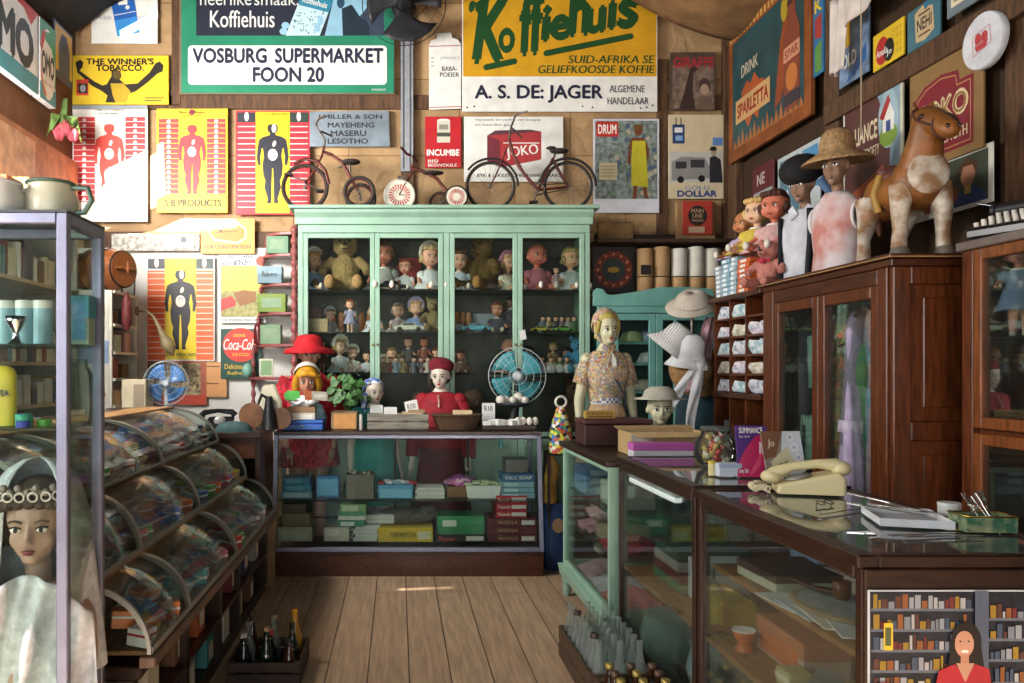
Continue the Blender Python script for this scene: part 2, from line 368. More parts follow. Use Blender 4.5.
# ---------------------------------------------------------------- light
w = bpy.data.worlds.new('World'); SC.world = w; w.use_nodes = True
bg = w.node_tree.nodes['Background']; sky = w.node_tree.nodes.new('ShaderNodeTexSky'); sky.sky_type = 'HOSEK_WILKIE'; sky.turbidity = 4; sky.sun_direction = (-SUN.x, -SUN.y, -SUN.z)
w.node_tree.links.new(sky.outputs[0], bg.inputs[0]); bg.inputs[1].default_value = .6
def light(name, kind, loc, tgt, power, size=None, color=(1, 1, 1)):
    l = bpy.data.lights.new(name, kind); l.energy = power; l.color = color
    if kind == 'AREA': l.shape = 'RECTANGLE'; l.size, l.size_y = size
    o = bpy.data.objects.new(name, l); COL.objects.link(o); o.location = loc; d = Vector(tgt)-Vector(loc); o.rotation_euler = d.to_track_quat('-Z', 'Y').to_euler(); return o
s = light('sun', 'SUN', (0, 0, 9), Vector((0, 0, 9))+SUN, 52, color=(1, .93, .82)); s.data.angle = rad(.2)
light('daylight_window_left', 'AREA', (-1.4, YF-.12, 1.8), (-1.2, 6, 1.6), 54, (1.4, 1.8), (.95, .98, 1))
light('daylight_doorway', 'AREA', (.25, YF-.12, 1.42), (.25, 6, 1.5), 50, (1.3, 2.7), (.95, .98, 1))
light('daylight_window_right', 'AREA', (1.8, YF-.12, 1.8), (1.6, 6, 1.7), 36, (1.2, 1.8), (.95, .98, 1))
light('daylight_side_window', 'AREA', (XL-.12, 4.07, 2.82), (-1.5, 6.4, 2.1), 370, (1.5, .8), (1, .97, .92))
light('added_front_side_light', 'AREA', (XL-.12, .9, 1.9), (1.8, 3.2, 1.0), 170, (2.2, 1.6), (1, .98, .95))  # added lamp at an invented opening, brightens wardrobe clothes and counter shelves
cam = bpy.data.cameras.new('camera'); co = bpy.data.objects.new('camera', cam); COL.objects.link(co); co.location = (0, 0, H); co.rotation_euler = (rad(90), 0, 0)
cam.sensor_width = 36; cam.lens = 36*F/1024; cam.shift_x = (512-CX)/1024; cam.shift_y = (CY-341.5)/1024; cam.clip_start = .02; SC.camera = co
vs = SC.view_settings; vs.view_transform = 'Standard'; vs.look = 'None'; vs.gamma = 1; vs.use_curve_mapping = False; vs.exposure = -.13
SC.cycles.transparent_max_bounces = 40; SC.cycles.max_bounces = 8
# ================================================================ signs and posters
def P_(c, r=.45, v=.08, s=9): return M(c, r, 0, v, s)
WHT, BLK, NAVY, YEL, RED = P_('#e2e2dc'), P_('#17171a'), P_('#23263c'), P_('#dcba2c'), P_('#b5242c')
ORG, GRN, DGRN, BLUE, LBLUE, CREAM, TAN, BRN, GREY, PINK = P_('#e26a2c'), P_('#2f7d55'), P_('#1d4d33'), P_('#2b5aa4'), P_('#6fa9d8'), P_('#d9cfb4'), P_('#b48a5c'), P_('#5c3d28'), P_('#8b8f92'), P_('#d98a94')
HALF = [(0, 0), (.045, .01), (.055, .05), (.05, .09), (.03, .115), (.03, .14), (.1, .165), (.14, .2), (.155, .3), (.165, .42), (.15, .52), (.125, .52), (.128, .42), (.112, .3), (.1, .32), (.09, .41), (.105, .52), (.098, .64), (.075, .72), (.085, .8), (.05, .95), (.06, 1), (.014, 1), (.014, .95), (.012, .75), (.005, .56)]
def man(s, cx, y, h, m, w=1.0, k0=0, k1=26):
    p = [(cx+a*h*w, y+b*h) for a, b in HALF]; q = [(cx-a*h*w, y+b*h) for a, b in reversed(HALF[1:])]
    return s.poly(p+q, m)
def organs(s, cx, y, h, m, m2):
    s.disc(cx+.02*h, y+.25*h, .022*h, .04*h, m, 10, .3); s.disc(cx, y+.39*h, .062*h, .075*h, m, 14); s.disc(cx, y+.37*h, .035*h, .03*h, m2, 8); s.disc(cx, y+.375*h, .022*h, .018*h, m, 8)
def anatomy(x0, y0, x1, y1, basec, stripe, figc, midc, label, kind, title, sub, tone=WHT, Y=YB, notch=False, rows=15):
    s = back(Y); w, h = x1-x0, y1-y0; s.board([(x0, y0), (x1, y1)], basec)
    a, b = x0+w*.27, x1-w*.27
    if kind == 'bar':
        s.rect(x0+1, y0+h*.13, a, y1-1, stripe); s.rect(b, y0+h*.13, x1-1, y1-1, stripe)
        for i in range(rows):
            yy = y0+h*(.15+.83*i/rows); s.rect(x0+2, yy, a, yy+.9, tone); s.rect(b, yy, x1-2, yy+.9, tone)
        s.rect(a, y0+1.5, b, y1-1.5, midc); s.rect(x0+1.5, y0+2, a, y0+h*.115, P_('#2c2f38')); s.rect(b, y0+2, x1-1.5, y0+h*.115, P_('#2c3a33'))
        s.disc((x0+a)/2+1, y0+h*.06, 2.2, h*.045, tone, 12); s.disc((b+x1)/2-1, y0+h*.06, 2.2, h*.045, tone, 12)
        fy, fh = y0+h*.13, h*.76
    else:
        for q0, q1 in ((x0+w*.03, x0+w*.31), (x0+w*.71, x1-w*.03)):
            s.rect(q0, y0+h*.1, q1, y0+h*.83, stripe)
            for i in range(rows):
                yy = y0+h*(.1+.73*(i+.75)/rows); s.rect(q0, yy, q1, yy+.7, tone if tone is not WHT or kind != 'yel' else midc); s.disc((q0+q1)/2, yy-1.2, 2, 2, tone, 8)
        fy, fh = y0+h*.16, h*.66
    cx = (x0+x1)/2
    man(s, cx, fy, fh, figc, 1.22); 
    if kind == 'bar': s.disc(cx+1.2, fy+fh*.055, .03*fh, .055*fh, tone, 12)
    organs(s, cx, fy, fh, tone, GREY)
    s.text(title[0], x0+w*.3, y0+h*.025, x1-w*.3, y0+h*.05, BLK, 0)
    if title[1]: s.text(title[1], cx-w*.13, y0+h*.06, cx+w*.13, y0+h*.085, BLK, 0)
    if label: s.text(label, x0+w*(.27 if kind == 'bar' else .12), y1-h*(.075 if kind == 'bar' else .125), x1-w*(.27 if kind == 'bar' else .09), y1-h*(.045 if kind == 'bar' else .06), BLK, .02)
    if notch: s.rect(x0, y0, x1, y0+h*.035, GREY)
    return s
s = back(); s.board([(92, -22), (158, 44)], WHT)
s.poly([(110, -12), (134, -20), (141, 37), (118, 37)], BLUE) if 0 else None
s.poly([(109, -10), (133, -14), (140, 33), (118, 37)], P_('#2660b0')); s.poly([(115, 21), (137, 17), (140, 33), (118, 37)], P_('#3f8fd6')); s.poly([(116, -14), (127, -15), (128, 5), (119, 6)], WHT); s.disc(128, 8, 2.2, 2.2, WHT, 10)
s.line([(115, 16), (136, 12)], .8, WHT)
s.text('Mildest', 97, 16, 112, 20, P_('#7a86a0'), 0); s.text('today!', 139, 16, 153, 21, P_('#9aa6bc'), 0)
s.done('enamel_sign', 'white enamel sign with a tilted blue cigarette pack under the roof', 'sign')
s = back(); s.board([(72, 56), (169, 105)], YEL)
D = P_('#2a241c'); s.poly([(76, 63), (81, 60), (84, 63), (83, 68), (80, 71), (95, 82), (103, 86), (107, 85), (112, 77), (112, 71), (116, 69), (121, 72), (122, 77), (120, 80), (126, 85), (138, 84), (150, 73), (156, 64), (160, 62), (164, 66), (163, 72), (158, 74), (148, 83), (136, 92), (127, 95), (125, 103), (106, 103), (108, 96), (103, 92), (92, 86), (78, 73)], D)
s.poly([(111, 84), (124, 84), (131, 92), (127, 103), (116, 103), (113, 95)], P_('#b8992a')); s.disc(117, 75, 4, 5, P_('#5a4a20'), 10)
s.rect(77, 80, 89, 96, P_('#c2402a')); s.rect(79, 84, 88, 94, D); s.disc(83.5, 89, 3, 4, GREY, 10)
s.text("THE WINNER'S", 87, 59, 154, 65, BLK, .04); s.text('TOBACCO.', 97, 65.5, 144, 71.5, BLK, .04); s.rect(145, 98, 165, 99, D); s.rect(145, 100.5, 162, 101.5, D)
s.done('enamel_sign', 'yellow enamel tobacco sign with a man raising both fists', 'sign')
# green supermarket board
s = back(); G = P_('#2c8062', .4, .12, 4); s.board([(180, -70), (395, 95)], P_('#7d6a55'), .02); s.board([(182, -68), (394, 94)], G, .006)
s.rect(197, -60, 384, 37, P_('#272b39')); s.poly([(331, -40), (384, -40), (384, 37), (331, 37)], P_('#3a4658'))
SK = P_('#8db8cf'); s.poly([(325, 37), (334, 0), (330, -20), (352, -40), (376, -30), (368, 8), (358, 20), (366, 37)], SK); s.poly([(342, 10), (352, 6), (360, 18), (368, 24), (370, 37), (343, 37)], P_('#22303c')); s.disc(341, 4, 4, 6, P_('#2c4860'), 10)
s.poly([(304, -8), (334, 0), (320, 37), (286, 37)], P_('#b9d4dd')); s.poly([(304, -8), (334, 0), (329, 14), (298, 6)], P_('#2d7f9b'))
for i in range(60): s.pic.T = Matrix.Identity(4); u, v = R.random(), R.random(); s.disc(291+6*(1-v)+28*u, 12+23*v, .7, .7, P_('#2f4e66'), 5); s.h -= LH*.8
s.h += .001
s.disc(286, 27, 4, 3.5, SK, 10); s.disc(284, 33, 4, 3.5, SK, 10); s.disc(321, 22, 3, 5, SK, 10); s.disc(318, 29, 3, 5, SK, 10)
s.text('Koffiehuis', 303, 1, 328, 7, WHT, .02, rot=.26)
s.text('heerlike', 201, -7, 252, 7, WHT, .0); s.text('smaak.', 255, -5, 299, 7, WHT, .0)
s.text('Koffiehuis', 211, 12, 275, 29, WHT, .01)
s.round(189, 47, 387, 86, 4, WHT); s.text('VOSBURG', 194, 50, 267, 64, NAVY, .04); s.text('SUPERMARKET', 276, 50, 383, 64, NAVY, .04); s.text('FOON 20', 254, 69, 324, 83, NAVY, .04); s.text('MINDRIP', 372, 90, 386, 92, WHT, 0)
s.done('enamel_sign', 'large green supermarket sign with a coffee picture and a telephone number', 'sign')
# yellow and white coffee sign
s = back(); s.board([(462, -60), (657, 112)], WHT); s.rect(463, -59, 656, 77, P_('#cf9a20')); K = P_('#1f4a26')
s.text('K', 474, 0, 506, 60, K, .055, .25); s.text('o', 499, 30, 514, 52, K, .04, .2, -.15); s.text('ff', 519, -6, 547, 52, K, .05, .3, -.1); s.text('i', 541, 8, 551, 40, K, .05, .2, -.1); s.text('e', 551, 17, 569, 39, K, .05, .2, -.15); s.text('h', 567, -12, 588, 34, K, .05, .25, -.1); s.text('u', 586, 9, 606, 32, K, .05, .2, -.12); s.text('i', 607, -6, 617, 28, K, .05, .2, -.1); s.text('s', 617, 1, 637, 27, K, .05, .2, -.12); s.text('"', 470, 3, 481, 12, K, .04, .2)
s.line([(486, 68), (514, 62)], 6, K); s.disc(486, 68, 3, 3, K, 10); s.disc(514, 62, 3, 3, K, 10); s.line([(546, 54), (630, 37)], 6, K); s.disc(546, 54, 3, 3, K, 10); s.disc(630, 37, 3, 3, K, 10)
s.text('SUID-AFRIKA SE', 568, 56, 654, 64, K, .02, .15); s.text('GELIEFKOOSDE KOFFIE', 538, 66, 654, 74, K, .02, .15)
s.text('A. S. DE: JAGER', 475, 86, 602, 103, NAVY, .03); s.text('ALGEMENE', 609, 86, 644, 93, NAVY, .005); s.text('HANDELAAR', 607, 98, 648, 105, NAVY, .005)
for x, y in ((467, 108), (474, 107), (582, 107), (592, 108), (640, 109), (652, 106), (646, 108)): s.disc(x, y, 1, .9, BLK, 7)
s.done('enamel_sign', 'big yellow and white coffee sign with green script and dealer name below', 'sign')
s = back(6.46); s.board([(464, 117), (563, 182)], WHT)
s.poly([(487, 136), (541, 132), (541, 160), (500, 168), (487, 162)], P_('#a93a3c')); s.poly([(487, 136), (541, 132), (530, 130), (495, 131)], P_('#5b3a44')); s.poly([(487, 136), (500, 141), (500, 168), (487, 162)], P_('#73303a'))
s.rect(503, 143, 539, 144, WHT); s.text('JOKO', 506, 146, 538, 159, WHT, .02, 0, -.12); s.text('Versterk en verfris van koppie', 475, 119, 540, 122, BLK, 0); s.text('en heerlike geur', 475, 124, 514, 127, BLK, 0); s.text('BYK & LEKKER, THEE HANDELAARS', 477, 174, 560, 178, BLK, .02)
s.done('enamel_sign', 'white tea sign with a red box, behind the small red bicycle', 'sign')
# magazine poster in plastic
s = back(); s.board([(593, 119), (659, 213)], P_('#c9cbd2'), .006); s.rect(595, 121, 657, 199, P_('#7d8a86', .4, .5, 25))
for i in range(42): x, y = 612+44*R.random(), 124+72*R.random(); s.disc(x, y, 2.6, 2.6, R.choice([P_('#4d5f74'), P_('#a9a48c'), P_('#6d7f6b')]), 8); s.h -= LH*.8
s.rect(596, 122, 618, 137, P_('#b5322c')); s.text('DRUM', 598, 125, 616, 134, WHT, .03); s.rect(599, 163, 617, 180, P_('#b7ae8c'))
for i in range(4): s.rect(601, 166+3.3*i, 615, 167+3.3*i, P_('#8a8266'))
SKB = P_('#6e3f2a'); s.disc(638, 131, 4.2, 5, SKB, 12); s.disc(638, 127.5, 5, 3, P_('#6b4a26'), 10); s.poly([(632, 138), (644, 138), (649, 150), (648, 165), (645, 150), (631, 150), (630, 165), (627, 163), (629, 144)], SKB); s.poly([(632, 141), (645, 141), (646, 158), (648, 188), (631, 186), (631, 160)], P_('#b7b02f')); s.poly([(633, 186), (637, 186), (636, 199), (632, 199)], SKB); s.poly([(642, 187), (646, 187), (648, 199), (644, 199)], SKB)
s.done('poster', 'plastic covered magazine poster of a woman in a yellow dress', 'poster')
s = back(); s.board([(668, 115), (723, 199)], P_('#cbbd9c')); s.rect(672, 125, 684, 144, P_('#27406f')); s.rect(675, 118, 676, 127, BLK); s.rect(680, 118, 681, 127, BLK); s.rect(674, 128, 682, 133, WHT); s.rect(675, 136, 682, 141, P_('#7fa3c8'))
s.rect(669, 152, 722, 183, P_('#b9b8b2')); s.poly([(671, 162), (682, 157), (704, 158), (708, 165), (716, 168), (716, 178), (671, 181)], P_('#868684')); s.rect(690, 160, 704, 168, P_('#34373a')); s.rect(675, 162, 686, 169, P_('#34373a')); s.disc(680, 180, 3.5, 3.5, BLK, 10); s.disc(701, 179, 3.5, 3.5, BLK, 10); s.rect(712, 138, 722, 146, P_('#5a86bd'))
s.poly([(709, 158), (714, 156), (720, 160), (722, 183), (709, 183)], P_('#26282e')); s.disc(713, 153, 2.8, 3.4, P_('#9a8a78'), 10); s.disc(712.5, 150, 4, 1.3, BLK, 10); s.rect(710, 147, 715.5, 150, BLK)
s.text('GOLD', 684, 186, 709, 190, P_('#7f94b8'), .02); s.text('DOLLAR', 677, 191, 716, 197, P_('#2b4680'), .04)
s.done('enamel_sign', 'cream cigarette sign with a man in a hat beside an old car', 'sign')
s = back(); s.board([(670, 53), (715, 111)], P_('#57453c', .5, .35, 14)); s.rect(672, 66, 713, 109, P_('#7a675a', .6, .4, 20)); s.text('GIRAFFE', 673, 58, 713, 68, P_('#a02c34'), .03)
s.poly([(678, 110), (684, 92), (689, 70), (693, 66), (698, 70), (693, 73), (692, 92), (695, 110)], P_('#3d2e28')); s.disc(704, 86, 6, 7.5, P_('#4a3830'), 12); s.disc(704, 90, 4.5, 5.5, P_('#a58c78'), 10); s.poly([(696, 110), (699, 97), (710, 97), (714, 110)], P_('#6a564a'))
s.done('enamel_sign', 'brown faded sign with a giraffe above the cream cigarette sign', 'sign')
s = back(); s.board([(429, 46), (431, 41), (437, 39), (437, 34), (451, 33), (452, 38), (458, 40), (461, 45), (461, 109), (429, 110)], WHT); s.line([(429, 47), (461, 46)], 1, P_('#b06a6a')); s.line([(429, 108), (461, 107)], 1, P_('#b06a6a')); s.text("Johnson's", 440, 56, 459, 61, P_('#8a8a98'), 0, .1); s.text('BABA-', 442, 67, 457, 71.5, BLK, .02); s.text('POEIER', 440, 73, 459, 77.5, BLK, .02)
for i in range(3): s.rect(431, 58+4*i, 434, 59+4*i, GREY)
s.done('enamel_sign', 'white sign cut in the shape of a baby powder tin', 'sign')
s = back(); s.board([(425, 117), (461, 168)], RED); s.disc(443.5, 121, 6.5, 1.8, WHT, 14); s.rect(437, 121, 450, 143, P_('#c9c4b4')); s.rect(437, 133, 450, 137, P_('#4a4a44')); s.rect(439, 125, 448, 130, P_('#8a877a')); s.text('INCUMBE', 427, 150, 459, 156, WHT, .04); s.text('BISI', 428, 160, 438, 163, WHT, .02); s.text('BESWEKILE', 428, 164, 457, 167, WHT, .02)
s.done('enamel_sign', 'small red sign with a picture of a tin, above the little tricycle', 'sign')
s = back(); s.board([(309, 112), (389, 111), (390, 147), (310, 147)], M('#8e9ba6', .45, .5, .15, 8)); DK = P_('#2f3238'); s.text('J.MILLER & SON', 318, 115, 382, 120.5, DK, .03); s.text('MAYEHENG', 328, 123, 374, 128, DK, .03); s.text('MASERU', 331, 131, 366, 136.5, DK, .03); s.text('LESOTHO', 328, 139, 368, 144, DK, .03)
s.done('metal_sign', 'grey metal sign with stencilled black names above the red tricycle', 'sign')
PK = P_('#d23a3c')
s = anatomy(72, 106, 148, 222, P_('#ece6dc'), PK, P_('#d8483e'), WHT, None, 'col', ('These are Products', 'for every ailment'), None, P_('#f4e4dc'), notch=True); s.done('medicine_chart', 'white and red medicine chart with a red body under the tobacco sign', 'poster')
s = anatomy(157, 109, 228, 213, YEL, P_('#bd3a3e'), P_('#c0353c'), YEL, 'S B PRODUCTS', 'yel', ('These are Product', 'for every ailment'), None, WHT); s.disc(192.5, 113, 3, 3, P_('#7a2a3a'), 10); s.done('medicine_chart', 'yellow medicine chart with a red body between two striped columns', 'poster')
s = anatomy(236, 111, 310, 215, P_('#c22f3a'), P_('#b22c38'), P_('#23232f'), P_('#e0c01f'), '', 'bar', ('FULL RETURN IN TIME', None), None, P_('#e0cfc8')); s.done('medicine_chart', 'red and yellow medicine chart with a dark body behind the large tricycle', 'poster')
s = anatomy(147, 257, 215, 361, P_('#ece8e0'), P_('#e8642c'), P_('#1c1a20'), P_('#e2c522'), 'EDNR MEDICINES', 'bar', ('FULL RETURN IN TIME', None), None, P_('#f4d8c4'), Y=6.44); s.done('medicine_chart', 'orange and yellow medicine chart with a black body on the white boards', 'poster')
s = back(6.44); s.board([(201, 219), (255, 254)], P_('#e09a4c'))
s.poly([(208, 231), (215, 225), (238, 222), (247, 229), (247, 239), (238, 244), (214, 241)], P_('#f0d6a0')); s.poly([(210, 232), (216, 227), (237, 224), (245, 230), (245, 238), (237, 242), (215, 239)], P_('#d07f2c')); s.line([(216, 233), (238, 231)], .8, P_('#7a4310')); s.disc(221, 231, 2, 1.4, BRN, 8)
s.text('THE SPECIALIST', 207, 221, 225, 223.5, BRN, 0); s.text('FOR CONSTIPATION', 205, 245, 251, 249, BRN, .02); s.done('enamel_sign', 'orange constipation remedy sign with a coffin-shaped pill', 'sign')
s = back(6.43); s.board([(112, 234), (200, 251)], P_('#bdb8ae', .6, .4, 30)); s.done('photo_strip', 'long grey faded strip of old print pinned over the white boards', 'print')
s = back(6.415); s.board([(164, 234), (194, 248)], WHT, .004); s.poly([(180, 243), (181, 238), (184, 236), (187, 239), (186, 243)], P_('#4a4a50')); s.rect(166, 244, 171, 245, GREY); s.done('ticket_card', 'small white card with a dark printed bird, on the grey strip', 'card')
s = back(6.44); s.board([(220, 255), (266, 323)], P_('#dfe0dd'), .006); s.rect(221, 266, 265, 317, P_('#dcb84e')); s.rect(221, 291, 265, 317, P_('#a5a06a', .6, .3, 30)); s.poly([(221, 299), (231, 296), (236, 301), (236, 306), (221, 311)], P_('#bf332e')); s.poly([(233, 293), (244, 290), (256, 292), (256, 302), (240, 306)], P_('#8a5a2c'))
s.text('BEST MEN', 229, 255.5, 252, 258.5, NAVY, .03); s.text('SMOKE', 234, 259.5, 251, 262.5, NAVY, .03); s.text('BEST BLEND', 222, 262.5, 249, 265.5, NAVY, .03); s.disc(261, 261, 5, 5, P_('#c8452c'), 14); s.text("THE SMOKING MAN'S BLEND", 222, 319, 264, 321, NAVY, .02); s.done('poster', 'yellow sky tobacco poster with a red car and cattle', 'poster')
s = back(6.44); s.board([(221, 329), (262, 379)], P_('#1e4a40')); s.disc(241, 345, 18, 17, P_('#d23a2c'), 26); s.text('DRINK', 234, 334, 246, 337, YEL, .02); s.text('Coca-Cola', 224, 339, 256, 350, WHT, .02, .3); s.text('ICE-COLD', 233, 353, 249, 356, YEL, .02); s.text('Delicious', 225, 364, 245, 369, YEL, .01); s.text('Refreshing', 228, 371, 256, 376, YEL, .01); s.done('enamel_sign', 'dark green sign with a red soft drink disc, above the black telephone', 'sign')
s = back(6.44); s.board([(203, 362), (227, 397)], P_('#d69a62'), .006); s.rect(206, 383, 219, 384, BRN); s.rect(205, 366, 220, 367, BRN); s.done('paper_notice', 'tan paper notice pinned beside the green soft drink sign', 'notice')
s = back(6.445); s.board([(148, 361), (207, 405)], P_('#a4553c')); s.rect(150, 363, 201, 395, P_('#a08c6a', .6, .6, 40)); s.rect(149, 395, 206, 404, P_('#b4432e')); s.done('poster', 'faded red and brown poster behind the blue desk fan', 'poster')
s = back(6.385); s.board([(682, 201), (712, 235)], P_('#a4392c')); s.disc(697, 216, 9.5, 10, P_('#25201c'), 20); s.text('MAIN', 691, 209, 703, 213, P_('#b08a70'), .02); s.text('LINE', 692, 214, 702, 218, P_('#b08a70'), .02); s.text('TRADING', 691, 219.5, 703, 222, P_('#b08a70'), .02); s.rect(688, 227, 704, 233, P_('#b39a80')); s.done('enamel_sign', 'red sign with a black roundel under the cream cigarette sign', 'sign')
s = back(6.40); s.board([(592, 244), (635, 293)], P_('#2a2826')); s.disc(613, 270, 19, 19, P_('#7c3428', .6, .4, 40), 30); s.disc(613, 270, 12, 12, P_('#2f3836'), 24); s.disc(613, 270, 6, 3, P_('#a4802c'), 14)
for i in range(12): a = i*math.pi/6; s.disc(613+15.5*math.cos(a), 270+15.5*math.sin(a), 1.6, 1.6, P_('#c07a4c'), 7)
s.done('game_board', 'dark square game board with a red ring on the teal cupboard', 'board')
# ---- right wall, drawing in centimetres (u towards the camera, v down)
s = right(6.36, 4.0); s.board([(0, 0), (126, 101)], P_('#84481f', .6, .3, 6), .03)
for i in range(21): s.rect(3+5.8*i, 2, 6+5.8*i, 7, P_('#c8a05a')); s.h -= LH*.8
s.h += .001; s.rect(8, 9, 118, 92, P_('#24474c', .5, .25, 4))
for i in range(16): s.poly([(9+6.8*i, 92), (12+6.8*i, 85-3*(i % 3)), (15.5+6.8*i, 92)], P_('#a3622f')); s.h -= LH*.8
s.h += .001; s.text('DRINK', 24, 32, 52, 41, P_('#b9b09a'), .02); s.poly([(24, 52), (34, 46), (40, 50), (46, 44), (54, 52), (62, 54), (52, 80), (44, 74), (36, 82), (30, 74)], P_('#a5522a')); s.rect(14, 56, 71, 74, P_('#c19a68')); s.text('SPARLETTA', 17, 60, 68, 70, P_('#8d2f22'), .04)
s.poly([(78, 82), (82, 60), (86, 40), (92, 22), (96, 22), (96, 60), (88, 78)], P_('#8c4425')); s.disc(92, 18, 5, 9, P_('#a8902c'), 12)
BO = P_('#7c4030'); s.poly([(96, 16), (108, 16), (107, 26), (113, 38), (113, 86), (110, 89), (94, 89), (91, 86), (91, 38), (97, 26)], BO); s.rect(96, 16, 108, 19, P_('#402a26')); s.rect(91, 46, 113, 56, P_('#c48a70')); s.text('SPAR', 93, 48, 111, 54, P_('#7c2a20'), .02); s.disc(102, 68, 8, 9, P_('#b86f38'), 16); s.rect(91, 78, 113, 86, P_('#332f38'))
s.done('advertising_board', 'orange framed dark green soft drink board with a tall bottle', 'sign')
s = right(5.1, 4.0); s.board([(0, 0), (12, 78)], P_('#2f6d9a')); s.text('K', 2, 30, 10, 38, YEL, .03); s.poly([(2, 42), (10, 40), (10, 56), (2, 54)], P_('#a23a3a')); s.poly([(2, 60), (10, 57), (10, 76), (2, 76)], P_('#5a8f4c')); s.done('enamel_sign', 'narrow blue enamel sign between the bottle board and the timber post', 'sign')
s = right(4.82, 3.75, 2.67); s.board([(0, 0), (30, 70)], P_('#6f86a4', .5, .4, 12)); s.rect(2, 2, 12, 48, P_('#c79a2c')); s.poly([(8, 68), (28, 52), (28, 62), (10, 69)], P_('#2f5d96')); s.text('OLD', 4, 52, 18, 60, WHT, .03); s.done('enamel_sign', 'weathered blue and yellow sign partly behind the white hanging cloth', 'sign')
s = right(4.46, 3.215); s.board([(0, 0), (27, 20)], YEL); s.disc(8.5, 11, 6, 7.5, P_('#b02a2c'), 18); s.disc(14.5, 12.5, 4.6, 6.2, BLK, 16); s.text('Amalia', 3, 9.5, 13, 13.5, WHT, .02, .2); s.text('Jo', 12.5, 12, 17, 16, WHT, .02)
for i in range(4): s.text('1 2 3', 19, 3+4*i, 25, 5+4*i, P_('#8a6a1a'), .01)
s.done('enamel_sign', 'small yellow sign with a red and a black disc on the timber ledge', 'sign')
s = right(4.16, 3.21); s.board([(0, 0), (25, 21)], P_('#3f6d7c')); s.poly([(6, 3), (12, 1), (20, 4), (21, 16), (14, 19), (7, 18)], P_('#c3ad86')); s.text('NEHI', 8, 7, 19, 13, P_('#3a3a34'), .03); s.rect(9, 4.5, 18, 5.5, BRN); s.rect(9, 15, 18, 16, BRN); s.poly([(13, 0), (18, 0), (17, 3), (14, 4)], P_('#2c6f90')); s.done('enamel_sign', 'small teal sign with a cream label beside the yellow sign', 'sign')
s = right(3.86, 3.35); s.board([(0, 0), (22, 30)], P_('#6c7a84')); s.rect(3, 3, 19, 26, CREAM); s.poly([(5, 24), (9, 12), (17, 10), (18, 24)], P_('#8a7a3c')); s.done('enamel_sign', 'grey and cream sign cut off by the top of the view above the timber ledge', 'sign')
s = right(4.76, 2.92); s.board([(0, 0), (56, 68)], P_('#c9c7b4')); s.rect(2, 4, 54, 66, P_('#54302e')); s.poly([(34, 4), (54, 4), (54, 66), (44, 66), (46, 30)], P_('#86a4b4')); s.poly([(44, 50), (54, 46), (54, 66), (44, 66)], P_('#3f6a44'))
s.disc(44, 20, 9, 16, P_('#9db9c4'), 20); s.disc(44, 29, 8, 6, P_('#7a9a3c'), 14); s.poly([(39, 27), (39, 18), (44, 9), (49, 18), (49, 27)], WHT); s.poly([(36, 18), (44, 7), (46, 11), (40, 20)], P_('#a8322e')); s.rect(42, 21, 46, 27, P_('#3a4a8a'))
s.text('ALLIANCE', 5, 17, 34, 27, P_('#d8c8a8'), .03); s.text('BUILDING SOCIETY', 5, 31, 36, 37, P_('#d8c8a8'), .02); s.poly([(2, 56), (40, 44), (40, 50), (2, 62)], P_('#a5502c')); s.done('enamel_sign', 'maroon building society sign with a white house emblem behind the straw hat', 'sign')
s = right(4.14, 2.89); s.board([(0, 0), (52, 52)], P_('#8a6c42')); s.poly([(4, 16), (12, 11), (24, 9), (36, 11), (37, 16), (46, 16), (46, 48), (4, 48)], P_('#7c1c2c')); s.line([(6, 17), (13, 13), (24, 11), (34, 13), (35, 18), (44, 18), (44, 46), (6, 46), (6, 17)], .5, P_('#b48a5a')); s.text('JOKO', 9, 21, 42, 35, P_('#d8c49a'), .06, 0); s.text('JOKO', 9.6, 21.6, 41.4, 34.4, P_('#8c6c3c'), .01); s.text('IN STRENGTH', 11, 38, 42, 43, P_('#e0d0b0'), .02); s.done('enamel_sign', 'brown tea sign with a dark red panel behind the wooden horse', 'sign')
s = right(4.22, 2.385, 2.67); s.board([(0, 0), (64, 27)], P_('#d4d2c8'), .006); s.rect(35, 2, 61, 25, P_('#3c4638')); s.disc(48, 11, 4.8, 6, P_('#a8785c'), 16); s.poly([(42, 12), (42, 6), (48, 3), (54, 6), (54.5, 12), (52.5, 10), (51, 7), (45, 7), (43.5, 11)], P_('#4c3422')); s.poly([(38, 25), (41, 19), (47, 17.5), (53, 17), (59, 21), (60, 25)], P_('#324a78')); s.rect(46, 16, 50, 20, P_('#b89a4a')); s.disc(39, 19, 2.5, 4, P_('#8a4a34'), 10); s.text('drink it', 16, 4, 31, 8, BLK, .02); s.text('cold.', 17, 10, 28, 14, BLK, .02); s.poly([(17, 24), (18, 16), (21, 16), (22, 24)], P_('#a53a34'))
s.done('poster', 'white poster with a portrait of a smiling person in denim, behind the horse', 'poster')
s = right(6.0, 2.86, 2.67); s.board([(0, 0), (34, 34)], P_('#5a2228')); s.text('NE', 8, 6, 20, 14, P_('#b8a8a0'), .03); s.rect(2, 19, 32, 33, P_('#9aa0a4')); s.text('TOM', 6, 22, 28, 30, P_('#6a6a70'), .02); s.done('enamel_sign', 'small dark red sign low on the wall under the bottle board', 'sign')
s = right(5.6, 2.83, 2.67); s.board([(0, 0), (56, 44)], P_('#b9c2c4')); s.rect(3, 3, 30, 40, P_('#5a7a8a')); s.rect(34, 3, 54, 30, P_('#4f8ab4')); s.text('FA', 6, 24, 18, 34, WHT, .02); s.text('LIF', 37, 24, 50, 29, NAVY, .03); s.done('poster', 'pale blue poster on the wall behind the black cap', 'poster')
